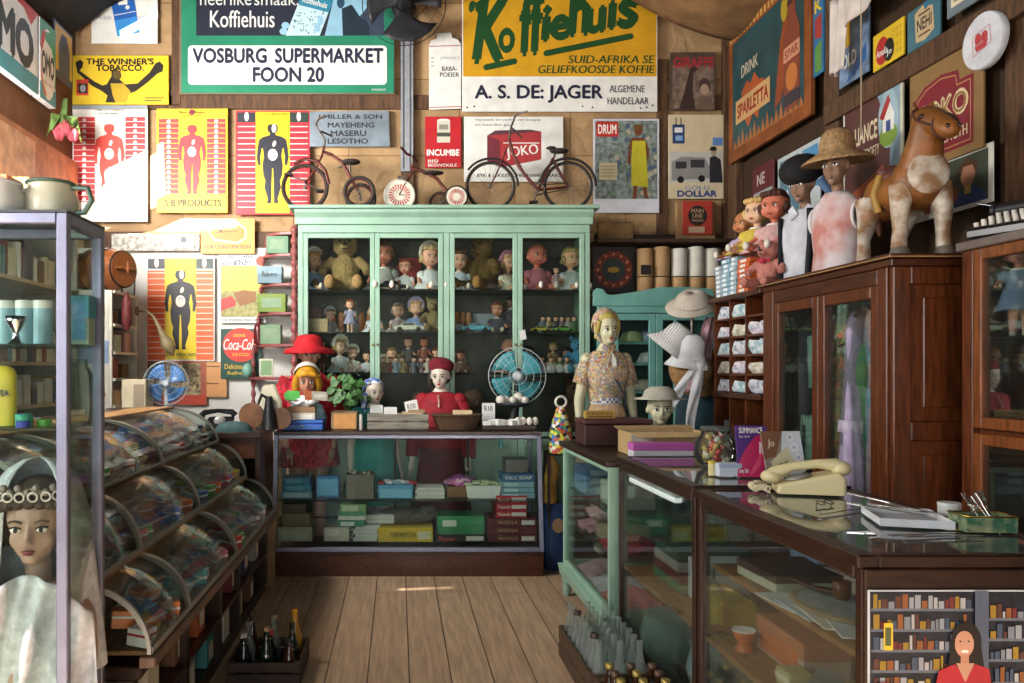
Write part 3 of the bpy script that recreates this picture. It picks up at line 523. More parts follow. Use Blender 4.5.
mb = MB(); mb.lathe([(.122, 0), (.124, .006), (.124, .03), (.12, .034)], (0, 0, 0), M('#cfd3da', .4), 36); o = mb.build('round_sign', tag=('round white sign with a red picture hung on the timber post', 'sign'), loc=(2.63, 3.56, 2.825), rot=(0, rad(-90), 0))
s = Sign((2.595, 3.56+.07, 2.89), (0, -.01, 0), (0, 0, -.01), (-1, 0, 0)); RR = P_('#b8434a'); s.line([(1.5, 3), (12, 1), (13, 9), (2, 12), (1.5, 3)], .3, RR); s.disc(5, 5, 2, 2.4, RR, 12); s.disc(9, 5, 2, 2.4, RR, 12); s.poly([(3, 8), (11, 7), (10, 10), (4, 10.5)], RR); s.text('KOFFIE', 3.5, 5.5, 11, 8, RR, .02, 0, -.1)
s.pic.build('picture', o, world=True); s.let.build('lettering', o, world=True)
# ---- left wall
def omo(Y0, Y1, label, sm):
    s = left(Y0, 3.82 if not sm else 3.82, -2.54); w = (Y1-Y0)*100; s.board([(0, 0), (w, 56)], P_('#dfe3e6'), .05); s.rect(0, 44, w, 56, P_('#3f8f9e')); 
    if sm: s.poly([(0, 0), (w, 0), (w, 44), (0, 20)], P_('#3a8a5a')); s.disc(w/2, 29, w*.46, 25, WHT, 26); s.poly([(1, 18), (4, 8), (12, 6), (8, 12), (3, 24)], P_('#c2323a')); s.poly([(8, 8), (18, 4), (24, 16), (24, 28), (19, 16), (9, 13)], P_('#2f8f5a')); s.text('OMO', 3, 22, w-3, 37, NAVY, .05); s.poly([(2, 32), (5, 44), (12, 52), (7, 52), (2, 42)], P_('#d26a34')); s.text('washes white', 6, 41, w-6, 44, P_('#b05a5a'), 0)
    else: s.poly([(0, 0), (w, 0), (w-10, 12), (w-20, 5), (w-50, 3), (0, 2)], P_('#bf3a3c')); s.text('OMO', 6, 14, w-8, 42, P_('#20242e'), .06)
    s.done('enamel_sign', label, 'sign')
omo(4.66, 5.53, 'large white washing powder sign with big dark letters over the shelves', 0); omo(5.56, 5.82, 'small washing powder sign in green and white beside its larger twin', 1)
s = left(5.88, 3.95, -2.54); s.board([(0, 0), (34, 41)], P_('#3a3a58')); s.rect(2, 2, 32, 36, P_('#d0a43a')); s.poly([(8, 36), (8, 16), (14, 6), (22, 6), (28, 16), (28, 36)], P_('#3c4468')); s.disc(17, 14, 6, 8, P_('#2a2e48'), 14); s.done('enamel_sign', 'yellow and blue sign high on the wall beside the tobacco sign', 'sign')
s = left(4.9, 3.0, -2.56); s.board([(0, 0), (145, 45)], P_('#9a6842', .6, .3, 5), .02); s.rect(4, 4, 70, 41, P_('#b08a6a', .6, .3, 9)); s.rect(75, 6, 140, 40, P_('#a0663c', .6, .3, 7)); s.done('board_panel', 'brown paper covered board on the wall over the shelves', 'board')
# ================================================================ furniture
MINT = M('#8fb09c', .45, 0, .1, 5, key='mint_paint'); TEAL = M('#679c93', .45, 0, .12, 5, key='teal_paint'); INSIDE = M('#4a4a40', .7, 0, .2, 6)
MAHO = M('#5e3018', .32, 0, .35, 5, .05, stretch=(14, 14, 1.5), key='mahogany'); MAHOX = M('#4a2716', .3, 0, .35, 5, .05, stretch=(14, 1.5, 14), key='mahogany_along')
DARKW = M('#2e1b12', .35, 0, .35, 6, .05, stretch=(1.5, 12, 12), key='dark_counter_wood'); OAK = M('#8a6238', .5, 0, .3, 6, stretch=(10, 1.5, 10), key='shelf_wood')
ALU = M('#7f8094', .42, .7, .08, 20, key='aluminium'); ALUD = M('#7d8087', .35, .7, .1, 20); IRON = M('#26262a', .45, .5, .2, 12); CHROME = M('#c9ccd0', .15, 1, .05, 10, key='chrome'); BRASS = M('#b08d3e', .3, .9, .1, 12)
def ring(x0, x1, z0, z1, y0, y1, fr, m, mb=None):
    """frame around a pane in the x-z plane"""
    b = mb or MB(); b.box(x0, x0+fr, y0, y1, z0, z1, m); b.box(x1-fr, x1, y0, y1, z0, z1, m); b.box(x0+fr, x1-fr, y0, y1, z0, z0+fr, m); b.box(x0+fr, x1-fr, y0, y1, z1-fr, z1, m); return b
def ringx(y0, y1, z0, z1, x0, x1, fr, m, mb=None):
    b = mb or MB(); b.box(x0, x1, y0, y0+fr, z0, z1, m); b.box(x0, x1, y1-fr, y1, z0, z1, m); b.box(x0, x1, y0+fr, y1-fr, z0, z0+fr, m); b.box(x0, x1, y0+fr, y1-fr, z1-fr, z1, m); return b
# ---- mint green doll cabinet
CB = 6.0
t = thing('display_cabinet', 'tall mint green glazed cabinet full of dolls, with bicycles on its top', 'cabinet', (.345, CB, 0)); W = True
x0, x1 = wx(298, CB), wx(590, CB)
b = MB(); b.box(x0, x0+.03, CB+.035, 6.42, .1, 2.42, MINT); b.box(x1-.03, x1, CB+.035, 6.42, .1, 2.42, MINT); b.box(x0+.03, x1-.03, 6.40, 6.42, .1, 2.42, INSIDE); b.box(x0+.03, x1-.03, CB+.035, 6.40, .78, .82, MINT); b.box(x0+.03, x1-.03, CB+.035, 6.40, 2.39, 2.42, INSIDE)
b.box(x0+.03, x1-.03, CB+.035, 6.40, .1, .13, MINT); b.build('carcass', t, world=True)
b = MB(); b.box(x0-.0, x1, CB, CB+.035, 2.39, 2.45, MINT); b.prism([(x0-.02, CB-.02, 2.45), (x0-.02, 6.44, 2.45), (x0-.02, 6.44, 2.56), (x0-.02, CB-.055, 2.56), (x0-.02, CB-.055, 2.535), (x0-.02, CB-.02, 2.50)], (x1-x0+.04, 0, 0), MINT); b.box(x0-.06, x1+.06, CB-.08, 6.44, 2.56, 2.585, MINT); b.build('cornice', t, world=True, bevel=.004)
b = MB(); b.box(x0-.01, x1+.01, CB-.01, 6.42, 0, .1, MINT); b.build('plinth', t, world=True, bevel=.004)
b = MB()
for a, c in ((298, 303), (443.5, 449.5), (585, 590)): b.box(wx(a, CB), wx(c, CB), CB, CB+.035, .1, 2.39, MINT)
b.build('front_post', t, world=True, bevel=.003)
for a, c in ((303.5, 374.8), (375.2, 443), (450, 517.6), (518, 584.5)):
    d = ring(wx(a, CB), wx(c, CB), .86, 2.385, CB-.005, CB+.03, .035, MINT).build('door', t, world=True, bevel=.003)
    MB().box(wx(a, CB)+.03, wx(c, CB)-.03, CB+.012, CB+.016, .89, 2.355, GLASS).build('glass_pane', d, world=True)
    k = MB(); k.ball((wx(c if a in (303.5, 450) else a, CB)+(-.017 if a in (303.5, 450) else .017), CB-.012, 1.55), .009, BRASS, 8, 6); k.build('knob', d, world=True)
    e = ring(wx(a, CB), wx(c, CB), .13, .84, CB-.005, CB+.03, .05, MINT); e.box(wx(a, CB)+.05, wx(c, CB)-.05, CB+.01, CB+.025, .18, .79, MINT); e.build('lower_door', t, world=True, bevel=.003)
SHZ = (1.965, 1.647, 1.337)
for z in SHZ: MB().box(x0+.03, x1-.03, CB+.06, 6.4, z-.012, z, glass('shelf_glass', '#d8e6de', .8, .03)).build('glass_shelf', t, world=True)
# ---- glass display counter in front of it
t = thing('display_counter', 'low glass display counter with chrome frame standing before the mint cabinet', 'counter', (.06, 5.5, 0))
a, c = -.83, .96
def fy(z): return 5.36-.11*(1-(z-.17)/.76)
b = MB(); b.box(a, c, 5.27, 5.76, 0, .165, MAHOX); b.build('plinth', t, world=True, bevel=.004)
b = MB(); b.box(a, c, 5.34, 5.78, .925, .95, DARKW); b.build('worktop', t, world=True, bevel=.004)
b = MB()
for x in (a, c-.028): b.prism([(x, fy(.165), .165), (x, fy(.165)+.03, .165), (x, fy(.925)+.03, .925), (x, fy(.925), .925)], (.028, 0, 0), ALU); b.box(x, x+.028, 5.73, 5.76, .165, .925, ALU)
b.box(a+.028, c-.028, fy(.165), fy(.165)+.03, .165, .195, ALU); b.box(a+.028, c-.028, fy(.9), fy(.9)+.03, .9, .925, ALU); b.box(a+.028, c-.028, 5.73, 5.76, .9, .925, ALU); b.build('metal_frame', t, world=True, bevel=.003)
MB().prism([(a+.028, fy(.195)+.01, .195), (a+.028, fy(.9)+.01, .9), (a+.028, fy(.9)+.015, .9), (a+.028, fy(.195)+.015, .195)], (c-a-.056, 0, 0), GLASS).build('front_glass', t, world=True)
for x in (a+.012, c-.016): MB().prism([(x, fy(.195)+.03, .195), (x, 5.73, .195), (x, 5.73, .9), (x, fy(.9)+.03, .9)], (.004, 0, 0), GLASS).build('side_glass', t, world=True)
MB().box(a+.02, c-.02, 5.36, 5.73, .478, .488, glass('shelf_glass')).build('glass_shelf', t, world=True)
b = MB()
for x in (-.02, .5): b.box(x-.008, x+.008, 5.72, 5.735, .195, .9, IRON)
b.box(a+.03, c-.03, 5.72, 5.735, .3, .312, IRON); b.build('back_rails', t, world=True)
# ---- wooden counter on the right, two units end to end
def counter(Y0, Y1, top, label, near):
    t = thing('shop_counter', label, 'counter', (1.29, (Y0+Y1)/2, 0)); a, c = 1.03, 1.56
    b = MB(); n = [Y0+.02, Y1-.02]
    for y in n:
        for x in (a+.02, c-.02): b.box(x-.02, x+.014, y-.014, y+.014, 0, top-.03, DARKW)
    b.build('corner_post', t, world=True, bevel=.003)
    b = MB(); b.box(a, c, Y0+.04, Y1-.04, .0, .10, DARKW); b.build('plinth', t, world=True)
    b = MB(); b.box(a-.012, a+.035, Y0, Y1, top-.03, top, DARKW); b.box(c-.035, c+.012, Y0, Y1, top-.03, top, DARKW); b.box(a+.035, c-.035, Y0, Y0+.03, top-.03, top, DARKW); b.box(a+.035, c-.035, Y1-.03, Y1, top-.03, top, DARKW); b.box(a, a+.025, Y0+.04, Y1-.04, top-.06, top-.03, DARKW); b.build('top_frame', t, world=True, bevel=.004)
    MB().box(a+.03, c-.03, Y0+.025, Y1-.025, top-.008, top-.003, glass('counter_glass', '#c4ccc8', 1.8, .09)).build('top_glass', t, world=True)
    MB().box(a+.008, a+.012, Y0+.04, Y1-.04, .10, top-.06, GLASS).build('front_glass', t, world=True)
    MB().box(c-.02, c-.008, Y0+.04, Y1-.04, .1, top-.03, MAHOX).build('back_panel', t, world=True)
    for z in ((.70, .455) if near else (.455,)): MB().box(a+.045 if z > .5 else a+.02, c-.02, Y0+.03, Y1-.03, z-.018, z, OAK).build('shelf', t, world=True, bevel=.002)
    if near:
        b = MB(); b.box(a+.002, c, Y0-.004, Y0+.02, 0, top-.03, DARKW); b.build('end_panel', t, world=True, bevel=.003)
    return t
counter(1.77, 2.76, .95, 'dark wood counter with glass top, carrying the cutlery, a shop photo on its end', 1)
counter(2.77, 3.74, .958, 'dark wood glass topped counter behind the one with cutlery, a cream telephone near the joint', 0)
# photo fixed on the end of the counter
s = Sign((1.034, 1.762, .876), (.01, 0, 0), (0, 0, -.01), (0, -1, 0)); s.board([(0, 0), (52, 38)], P_('#c9ccd0'), .004); s.rect(.3, .3, 51.7, 38, P_('#20242f', .4, .4, 30)); 
for row, (y, x0_, x1_) in enumerate(((4, .5, 23), (8.5, .5, 23), (13, .5, 23), (17.5, .5, 23), (22, .5, 22), (27, 1, 14), (32, 9, 14), (6, 26, 34), (10.5, 26, 34), (15, 26, 34), (20, 27, 34), (25, 27, 34))):
    s.rect(x0_, y, x1_, y+.6, P_('#5f6774')); x = x0_+.5
    while x < x1_-1:
        w_ = .5+R.random()*.9; h_ = 1.4+R.random()*2; s.rect(x, y-h_, x+w_, y, P_(R.choice(['#8f939c', '#6b2a28', '#84502c', '#917428', '#3f4e62', '#767b85', '#56352a', '#a4a4a6']))); s.h -= LH*.8; x += w_+.25
s.h += .0015; s.poly([(23, 0), (26, 0), (26, 38), (23, 38)], P_('#4f586a')); s.rect(3, 7, 5, 13, P_('#d3b52c')); s.rect(3.3, 8, 4.6, 12, P_('#4f5a34'))
s.disc(21, 11, 3.4, 4.2, P_('#1a1414'), 18); s.poly([(17.8, 11), (24.2, 11), (25, 17), (17, 17)], P_('#1a1414')); s.disc(20.6, 11.6, 2.1, 2.9, P_('#c08d74'), 18); s.rect(19.8, 14, 21.6, 16.5, P_('#b58068')); s.poly([(13.5, 24), (15, 17.5), (18.5, 16), (20.7, 18.6), (23, 16), (26, 17), (27, 24), (26.5, 30), (26.5, 38), (15, 38), (15.5, 30)], P_('#a8202c')); s.poly([(18.8, 15.8), (22.8, 15.8), (20.8, 20)], P_('#b98a72')); s.poly([(13.5, 24), (15.8, 24), (15.4, 32), (18, 38), (12, 38)], P_('#b98a72')); s.poly([(24.5, 25), (27, 24), (29, 34), (24, 38), (22, 38), (25, 32)], P_('#b98a72')); s.disc(20.7, 13.2, .9, .35, WHT, 8); s.disc(19.7, 11, .25, .2, BLK, 6); s.disc(21.5, 11, .25, .2, BLK, 6)
s.disc(3, 22.5, 2.6, 2.6, P_('#b32230'), 18); s.text('FAMILY', 1.2, 21.7, 4.8, 22.7, WHT, .02); s.text('STORE', 1.4, 23, 4.6, 24, WHT, .02); s.rect(1, 25, 8, 38, P_('#9aa2b4'))
s.done('shop_photo', 'colour photo of a woman in a red top before shop shelves, on the counter end', 'photo', bevel=0)
# ---- small green framed showcase behind the counter
t = thing('showcase', 'glass showcase in a pale green frame at the far end of the wooden counters', 'showcase', (1.42, 4.3, 0)); a, c, y0, y1 = 1.0, 1.84, 3.79, 4.85
b = MB(); ringx(y0, y1, .19, .90, a, a+.03, .028, MINT, b); ringx(y0, y1, .19, .90, c-.03, c, .028, MINT, b); ring(a+.03, c-.03, .19, .9, y1-.03, y1, .028, MINT, b); ring(a+.03, c-.03, .19, .9, y0, y0+.03, .028, MINT, b); b.build('frame', t, world=True, bevel=.003)
b = MB(); b.prism([(a-.015, y0-.01, .12), (a-.03, y0-.01, .19), (a-.03, y1+.02, .19), (a-.015, y1+.02, .12)], (.08, 0, 0), MINT); b.box(a+.03, c, y0, y1, .12, .19, MINT); b.build('base_rail', t, world=True, bevel=.004)
for x in (a+.02, c-.03):
    for y in (y0+.03, y1-.02): MB().lathe([(.018, 0), (.024, .02), (.026, .05), (.02, .075), (.03, .09), (.03, .12)], (x, y, 0), MINT, 12).build('foot', t, world=True)
b = MB(); b.box(a-.02, c+.02, y0-.01, y1+.02, .90, .93, DARKW); b.build('top_board', t, world=True, bevel=.004)
MB().box(a+.012, a+.016, y0+.028, y1-.028, .215, .875, GLASS).build('side_glass', t, world=True); MB().box(a+.03, c-.03, y1-.018, y1-.014, .215, .875, GLASS).build('end_glass', t, world=True)
for z in (.45, .66): MB().box(a+.032, c-.035, y0+.03, y1-.035, z-.01, z, glass('shelf_glass')).build('glass_shelf', t, world=True)
# ---- wardrobe
t = thing('wardrobe', 'mahogany wardrobe with two glass doors, filled with hanging clothes, horse on its top', 'wardrobe', (2.4, 3.97, 0)); a, c, y0, y1, zt = 2.1, 2.69, 3.39, 4.56, 1.80
b = MB(); b.box(a+.03, c, y1-.03, y1, 0, zt, MAHO); b.box(c-.02, c, y0+.03, y1-.03, 0, zt, MAHO); b.box(a+.03, c-.02, y0+.03, y1-.03, .10, .13, MAHO); b.box(a+.03, c-.02, y0+.03, y1-.03, zt-.03, zt, MAHO); b.build('carcass', t, world=True)
b = MB(); ring(a+.0, c, .0, zt, y0, y0+.03, .075, MAHO, b); b.box(a+.075, c-.075, y0, y0+.03, 1.06, 1.14, MAHO); b.box(a+.075, c-.075, y0+.012, y0+.024, .075, 1.06, MAHO); b.box(a+.075, c-.075, y0+.012, y0+.024, 1.14, zt-.075, MAHO); b.box(a+.13, c-.13, y0+.004, y0+.013, .14, 1.0, MAHO); b.box(a+.13, c-.13, y0+.004, y0+.013, 1.2, zt-.13, MAHO); b.build('side_panel', t, world=True, bevel=.005)
GOLDL = M('#c9a873', .4, 0, .1)
b = MB(); b.box(a-.02, c, y0-.02, y1+.01, zt, zt+.03, MAHOX); b.box(a-.04, c, y0-.04, y1+.02, zt+.03, zt+.05, MAHOX); b.box(a-.042, c, y0-.042, y1+.02, zt+.034, zt+.04, GOLDL); b.build('cornice', t, world=True, bevel=.003)
b = MB(); b.box(a-.012, a+.03, y0+.03, y0+.10, .0, zt, MAHO); b.box(a-.012, a+.03, y1-.10, y1, .0, zt, MAHO); b.box(a-.01, a+.03, y0+.1, y1-.1, zt-.07, zt, MAHOX); b.box(a-.01, a+.03, y0+.1, y1-.1, .0, .13, MAHOX); b.build('front_frame', t, world=True, bevel=.004)
for p, q in ((y0+.10, 3.985), (3.99, y1-.10)):
    d = ringx(p, q, .13, zt-.07, a-.008, a+.025, .055, MAHO).build('door', t, world=True, bevel=.004)
    MB().box(a+.008, a+.012, p+.05, q-.05, .18, zt-.12, GLASS).build('glass_pane', d, world=True)
MB().tube([(a+.14, y0+.03, 1.70), (a+.14, y1-.03, 1.70)], .012, BRASS).build('clothes_rail', t, world=True)
# ---- pigeonhole shelf
t = thing('pigeonhole_shelf', 'dark wood pigeonhole shelf with packets in its small compartments, beside the wardrobe', 'shelf', (2.35, 4.94, 0)); y0, y1 = 4.58, 5.32
b = MB(); b.box(a, c, y0, y0+.02, 0, zt, MAHO); b.box(a, c, y1-.02, y1, 0, zt, MAHO); b.box(c-.015, c, y0+.02, y1-.02, 0, zt, MAHO); b.build('carcass', t, world=True)
b = MB(); b.box(a-.03, c, y0, y1+.02, zt, zt+.03, MAHOX); b.build('top_board', t, world=True, bevel=.004)
b = MB(); b.box(a-.02, c-.02, y0+.02, y1-.02, 1.185, 1.215, MAHOX); b.box(a, c-.02, y0+.02, y1-.02, .83, .86, MAHOX); b.build('ledge', t, world=True, bevel=.003)
PY = [y0+.02+(y1-y0-.04)*i/3 for i in range(4)]; PZ = [1.215+(zt-1.215)*i/5 for i in range(6)]
b = MB()
for y in PY[1:3]: b.box(a, c-.02, y-.007, y+.007, .86, zt, MAHO)
for z in PZ[1:5]: b.box(a, c-.02, y0+.02, y1-.02, z-.006, z+.006, MAHO)
b.build('divider', t, world=True)
# ---- dark vitrine at the edge of the view
t = thing('vitrine', 'wooden glass fronted vitrine at the edge of the view, typewriter on top', 'vitrine', (2.5, 2.75, 0)); a2, c2, y0, y1, z2 = 2.29, 2.69, 2.3, 3.25, 1.84
b = MB(); b.box(a2+.03, c2, y1-.025, y1, 0, z2, MAHO); b.box(a2+.03, c2, y0, y0+.025, 0, z2, MAHO); b.box(c2-.02, c2, y0+.025, y1-.025, 0, z2, DARKW); b.box(a2+.03, c2-.02, y0+.025, y1-.025, 0, .1, MAHO); b.box(a2+.03, c2-.02, y0+.025, y1-.025, 1.10, 1.13, MAHO); b.build('carcass', t, world=True)
b = MB(); b.box(a2-.02, c2, y0-.02, y1+.01, z2, z2+.035, M('#6d625c', .5, 0, .2, 8)); b.build('top_board', t, world=True, bevel=.004)
for p, q in ((y0, 2.70), (2.70, 3.19)):
    for z0, z1 in ((1.13, z2), (.1, 1.11)):
        d = ringx(p+.002, q-.002, z0, z1, a2, a2+.03, .045, M('#7a4420', .35, 0, .3, 5, stretch=(14, 14, 1.5))).build('door', t, world=True, bevel=.004); MB().box(a2+.012, a2+.016, p+.04, q-.04, z0+.04, z1-.04, GLASS).build('glass_pane', d, world=True)
b = MB(); b.box(a2, a2+.03, 3.19, y1, 0, z2, MAHO); b.build('corner_stile', t, world=True, bevel=.003)
MB().box(a2+.035, c2-.025, y0+.03, y1-.03, 1.48, 1.487, glass('shelf_glass')).build('glass_shelf', t, world=True)
# ---- aluminium showcase on the left
t = thing('showcase', 'tall aluminium framed glass showcase with a bride bust inside and enamel jugs on top', 'showcase', (-1.35, 2.23, 0)); a, c, y0, y1, zt3 = -1.86, -.868, 2.1, 2.37, 1.775
b = MB()
for x in (a, c-.03):
    for y in (y0, y1-.025): b.box(x, x+.03, y, y+.025, 0, zt3, ALU)
for y in (y0, y1-.025):
    b.box(a+.03, c-.03, y, y+.025, zt3-.03, zt3, ALU); b.box(a+.03, c-.03, y, y+.025, .05, .09, ALU)
for x in (a, c-.03): b.box(x, x+.03, y0+.025, y1-.025, zt3-.03, zt3, ALU); b.box(x, x+.03, y0+.025, y1-.025, .05, .09, ALU)
b.build('metal_frame', t, world=True, bevel=.003)
MB().box(a, c, y0, y1, zt3, zt3+.006, M('#3c3e42', .5)).build('top_board', t, world=True); MB().box(a+.03, c-.03, y0+.025, y1-.025, .09, .1, OAK).build('bottom_board', t, world=True)
MB().box(a+.03, c-.03, y0+.01, y0+.014, .09, zt3-.03, GLASS).build('front_glass', t, world=True); MB().box(c-.016, c-.012, y0+.025, y1-.025, .09, zt3-.03, GLASS).build('side_glass', t, world=True); MB().box(a+.03, c-.03, y1-.014, y1-.01, .09, zt3-.03, GLASS).build('back_glass', t, world=True)
for z in (1.43, 1.205): MB().box(a+.03, c-.02, y0+.03, y1-.03, z-.008, z, glass('shelf_glass')).build('glass_shelf', t, world=True)
# ---- stepped curved glass sweet cases on their stand
t = thing('stepped_stand', 'dark wooden stand with open front shelves under the curved glass sweet cases', 'counter', (-1.2, 3.6, 0))
b = MB(); b.box(-1.75, -.82, 2.42, 4.92, .0, .06, DARKW); b.box(-1.75, -.78, 2.42, 4.92, .42, .46, DARKW); b.box(-1.75, -1.72, 2.42, 4.92, .06, .42, DARKW); b.box(-1.75, -.95, 2.42, 4.92, .46, .66, DARKW); b.box(-1.75, -1.12, 2.42, 4.92, .66, .88, DARKW); b.build('stand_body', t, world=True, bevel=.004)
for y in (2.44, 3.05, 3.62, 4.05, 4.88): MB().box(-1.72, -.80, y-.02, y+.02, .06, .42, DARKW).build('upright', t, world=True)
MB().box(-1.70, -.80, 2.46, 4.86, .235, .25, MAHOX).build('shelf', t, world=True); MB().box(-.785, -.735, 2.42, 4.92, .455, .49, M('#6e5240', .4, 0, .2, 8)).build('front_rail', t, world=True, bevel=.004)
TIER = [(-.75, .495, -.945, .70, 'bottom'), (-.925, .705, -1.115, .915, 'middle'), (-1.095, .915, -1.40, 1.13, 'top')]
BANK = [(2.43, 2.88, 'next to the aluminium showcase'), (2.89, 3.73, 'in the middle bank'), (3.74, 4.90, 'in the far bank')]
RIM = M('#9a958e', .4, .3, .1, key='case_rim')
def arc(xf, z0, xb, z1, k=10): return [(xf+(xb-xf)*(1-math.cos(math.pi/2*i/k)), z0+(z1-z0)*math.sin(math.pi/2*i/k)) for i in range(k+1)]
CASE = {}
for bi, (ya, yb, bl) in enumerate(BANK):
    for ti, (xf, z0, xb, z1, tl) in enumerate(TIER):
        t = thing('sweet_case', '%s curved glass sweet case %s of the stepped display' % (tl, bl), 'display case', ((xf+xb)/2, (ya+yb)/2, z0), 0, 'curved glass sweet cases'); A = arc(xf, z0, xb, z1)
        MB().sheet(lambda u, v: (A[round(u*10)][0], ya+.012+(yb-ya-.024)*v, A[round(u*10)][1]), 10, 1, CGLASS).build('curved_glass', t, world=True, solid=.003)
        for y in (ya, yb-.012):
            q = [(p[0], y, p[1]) for p in A]; r_ = [(p[0]-.012 if i < 9 else p[0], y, p[1]-(.012 if i > 2 else 0)) for i, p in enumerate(A)]
            m2 = MB(); m2.prism(q+r_[::-1], (0, .012, 0), RIM); e = m2.build('end_rim', t, world=True)
            MB().prism([(p[0]-.006, y+.004, p[1]-.004) for p in A]+[(xb, y+.004, z0)], (0, .003, 0), GLASS).build('end_glass', e, world=True)
        m2 = MB(); m2.box(xb-.012, xb, ya, yb, z0, z1, M('#8a6a44', .6, 0, .2, 8)); m2.build('back_board', t, world=True)
        m2 = MB(); m2.box(xb, xf, ya+.012, yb-.012, z0-.006, z0+.006, OAK); m2.box(xf-.008, xf+.002, ya+.012, yb-.012, z0, z0+.018, RIM); m2.build('base_board', t, world=True)
        m2 = MB(); m2.box(xb-.16 if ti == 2 else xb-.012, xb+.022, ya, yb, z1-.004, z1+.006, M('#b0834c', .45, 0, .3, 6, stretch=(8, 1, 8))); m2.build('top_edge', t, world=True)
        CASE[bi, ti] = (xf, z0, xb, z1, ya, yb)
MB().box(-1.75, -1.57, 2.42, 4.92, .88, 1.13, DARKW).build('plank_shelf', tag=('narrow dark wooden shelf running behind the top sweet cases', 'shelf'), bevel=.004)
# ---- dark corner desk behind the sweet cases
t = thing('corner_desk', 'dark wooden desk with open kneehole beyond the sweet cases, coffee grinder on it', 'desk', (-1.3, 5.3, 0))
b = MB(); b.box(-2.0, -.86, 5.02, 5.6, .93, .965, DARKW); b.build('desk_top', t, world=True, bevel=.004); b = MB(); b.box(-.90, -.87, 5.05, 5.58, 0, .93, DARKW); b.box(-1.95, -1.6, 5.05, 5.58, 0, .93, DARKW); b.build('side_panel', t, world=True); MB().box(-1.6, -.9, 5.5, 5.52, .3, .93, DARKW).build('back_panel', t, world=True); MB().box(-1.6, -.9, 5.05, 5.07, .80, .93, MAHOX).build('drawer', t, world=True, bevel=.003)
b = MB(); b.prism([(-.80, 4.98, .05), (-.74, 4.98, .50), (-.74, 4.955, .50), (-.80, 4.955, .05)], (-.02, 0, 0), OAK); b.sheet(lambda u, v: (-.95+.18*u, 4.97-.0*v, .03+.47*v), 1, 1, OAK); b.box(-1.0, -.76, 4.94, 4.965, .02, .50, M('#7a5b38', .45, 0, .3, 6)); b.build('plywood_board', tag=('thin plywood board leaning against the end of the sweet stand', 'board'))
# ---- teal cupboard
CY2 = 6.02
t = thing('teal_cupboard', 'teal painted cupboard with a scalloped crest, hats and paper rolls around it', 'cupboard', (1.93, CY2, 0)); a, c = 1.50, 2.38; zt = wz(305, CY2)
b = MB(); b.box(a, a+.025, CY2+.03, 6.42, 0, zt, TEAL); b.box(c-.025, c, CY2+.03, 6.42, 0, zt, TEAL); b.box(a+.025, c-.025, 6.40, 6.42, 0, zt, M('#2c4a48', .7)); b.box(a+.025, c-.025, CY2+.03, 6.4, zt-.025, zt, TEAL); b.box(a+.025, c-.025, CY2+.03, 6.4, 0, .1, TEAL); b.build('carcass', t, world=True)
pts = [(593, 306), (593, 292), (597, 288), (603, 289), (607, 294), (612, 295), (640, 291), (660, 287), (690, 287), (713, 289), (716, 306)]
b = MB(); b.prism([wp(x, y, CY2-.01) for x, y in pts], (0, .025, 0), TEAL); b.build('crest', t, world=True, bevel=.003)
b = MB(); b.box(a, c, CY2, CY2+.03, zt-.06, zt, TEAL); b.build('top_rail', t, world=True, bevel=.003)
for p, q in ((a, 1.94), (1.944, c)):
    d = ring(p, q, .75, zt-.065, CY2-.002, CY2+.028, .05, TEAL); d.box((p+q)/2-.085, (p+q)/2-.06, CY2, CY2+.025, .8, zt-.11, TEAL); d = d.build('door', t, world=True, bevel=.003); MB().box(p+.045, q-.045, CY2+.012, CY2+.015, .79, zt-.11, GLASS).build('glass_pane', d, world=True)
    d = ring(p, q, .06, .74, CY2-.002, CY2+.028, .06, TEAL); d.box(p+.06, q-.06, CY2+.008, CY2+.02, .12, .68, TEAL); d.build('lower_door', t, world=True, bevel=.003)
for z in (wz(342, 6.1), wz(363, 6.1), wz(391, 6.1), .77): MB().box(a+.025, c-.025, CY2+.06, 6.4, z-.018, z, TEAL).build('shelf', t, world=True)
# ---- white shelf unit and long wall shelf on the left
CRW = M('#d8d2c4', .6, 0, .1, 6, key='cream_paint')
t = thing('white_shelf_unit', 'tall narrow cream shelf with oddments, a small wooden barrel on its top', 'shelf', (-2.28, 5.85, 0)); z = wz(290, 5.6)
b = MB(); b.box(-2.58, -2.0, 5.59, 5.61, 0, z, CRW); b.box(-2.58, -2.0, 6.1, 6.12, 0, z, CRW); b.box(-2.6, -2.58, 5.59, 6.12, 0, z, CRW); b.build('carcass', t, world=True)
for zz in (z, wz(325, 5.8), wz(352, 5.8), wz(378, 5.8), wz(404, 5.8), .9, .5): MB().box(-2.58, -1.985, 5.61, 6.1, zz-.02, zz, CRW).build('shelf', t, world=True)
s = Sign((-2.42, 5.588, wz(292, 5.59)), (.01, 0, 0), (0, 0, -.01), (0, -1, 0)); s.board([(0, 0), (40, 95)], P_('#d9d3c6'), .004); s.rect(0, 34, 40, 50, P_('#8ba0c0')); s.disc(26, 16, 11, 12, WHT, 20); s.disc(26, 16, 10, 11, P_('#bf4a44'), 20, 0, 180, 360); s.disc(26, 16, 10, 11, P_('#3a4a8a'), 20, 0, 20, 160)
for i in range(14): s.disc(4+32*R.random(), 54+36*R.random(), 3, 4, P_(R.choice(['#c7644a', '#e0d8c8', '#b08a5a'])), 8)
s.done('poster', 'pale advert sheet with a red and blue disc on the shelf end', 'poster')
t = thing('wall_shelf', 'open wooden wall shelf crowded with boxes and books behind the aluminium showcase', 'shelf', (-2.4, 4.7, 0))
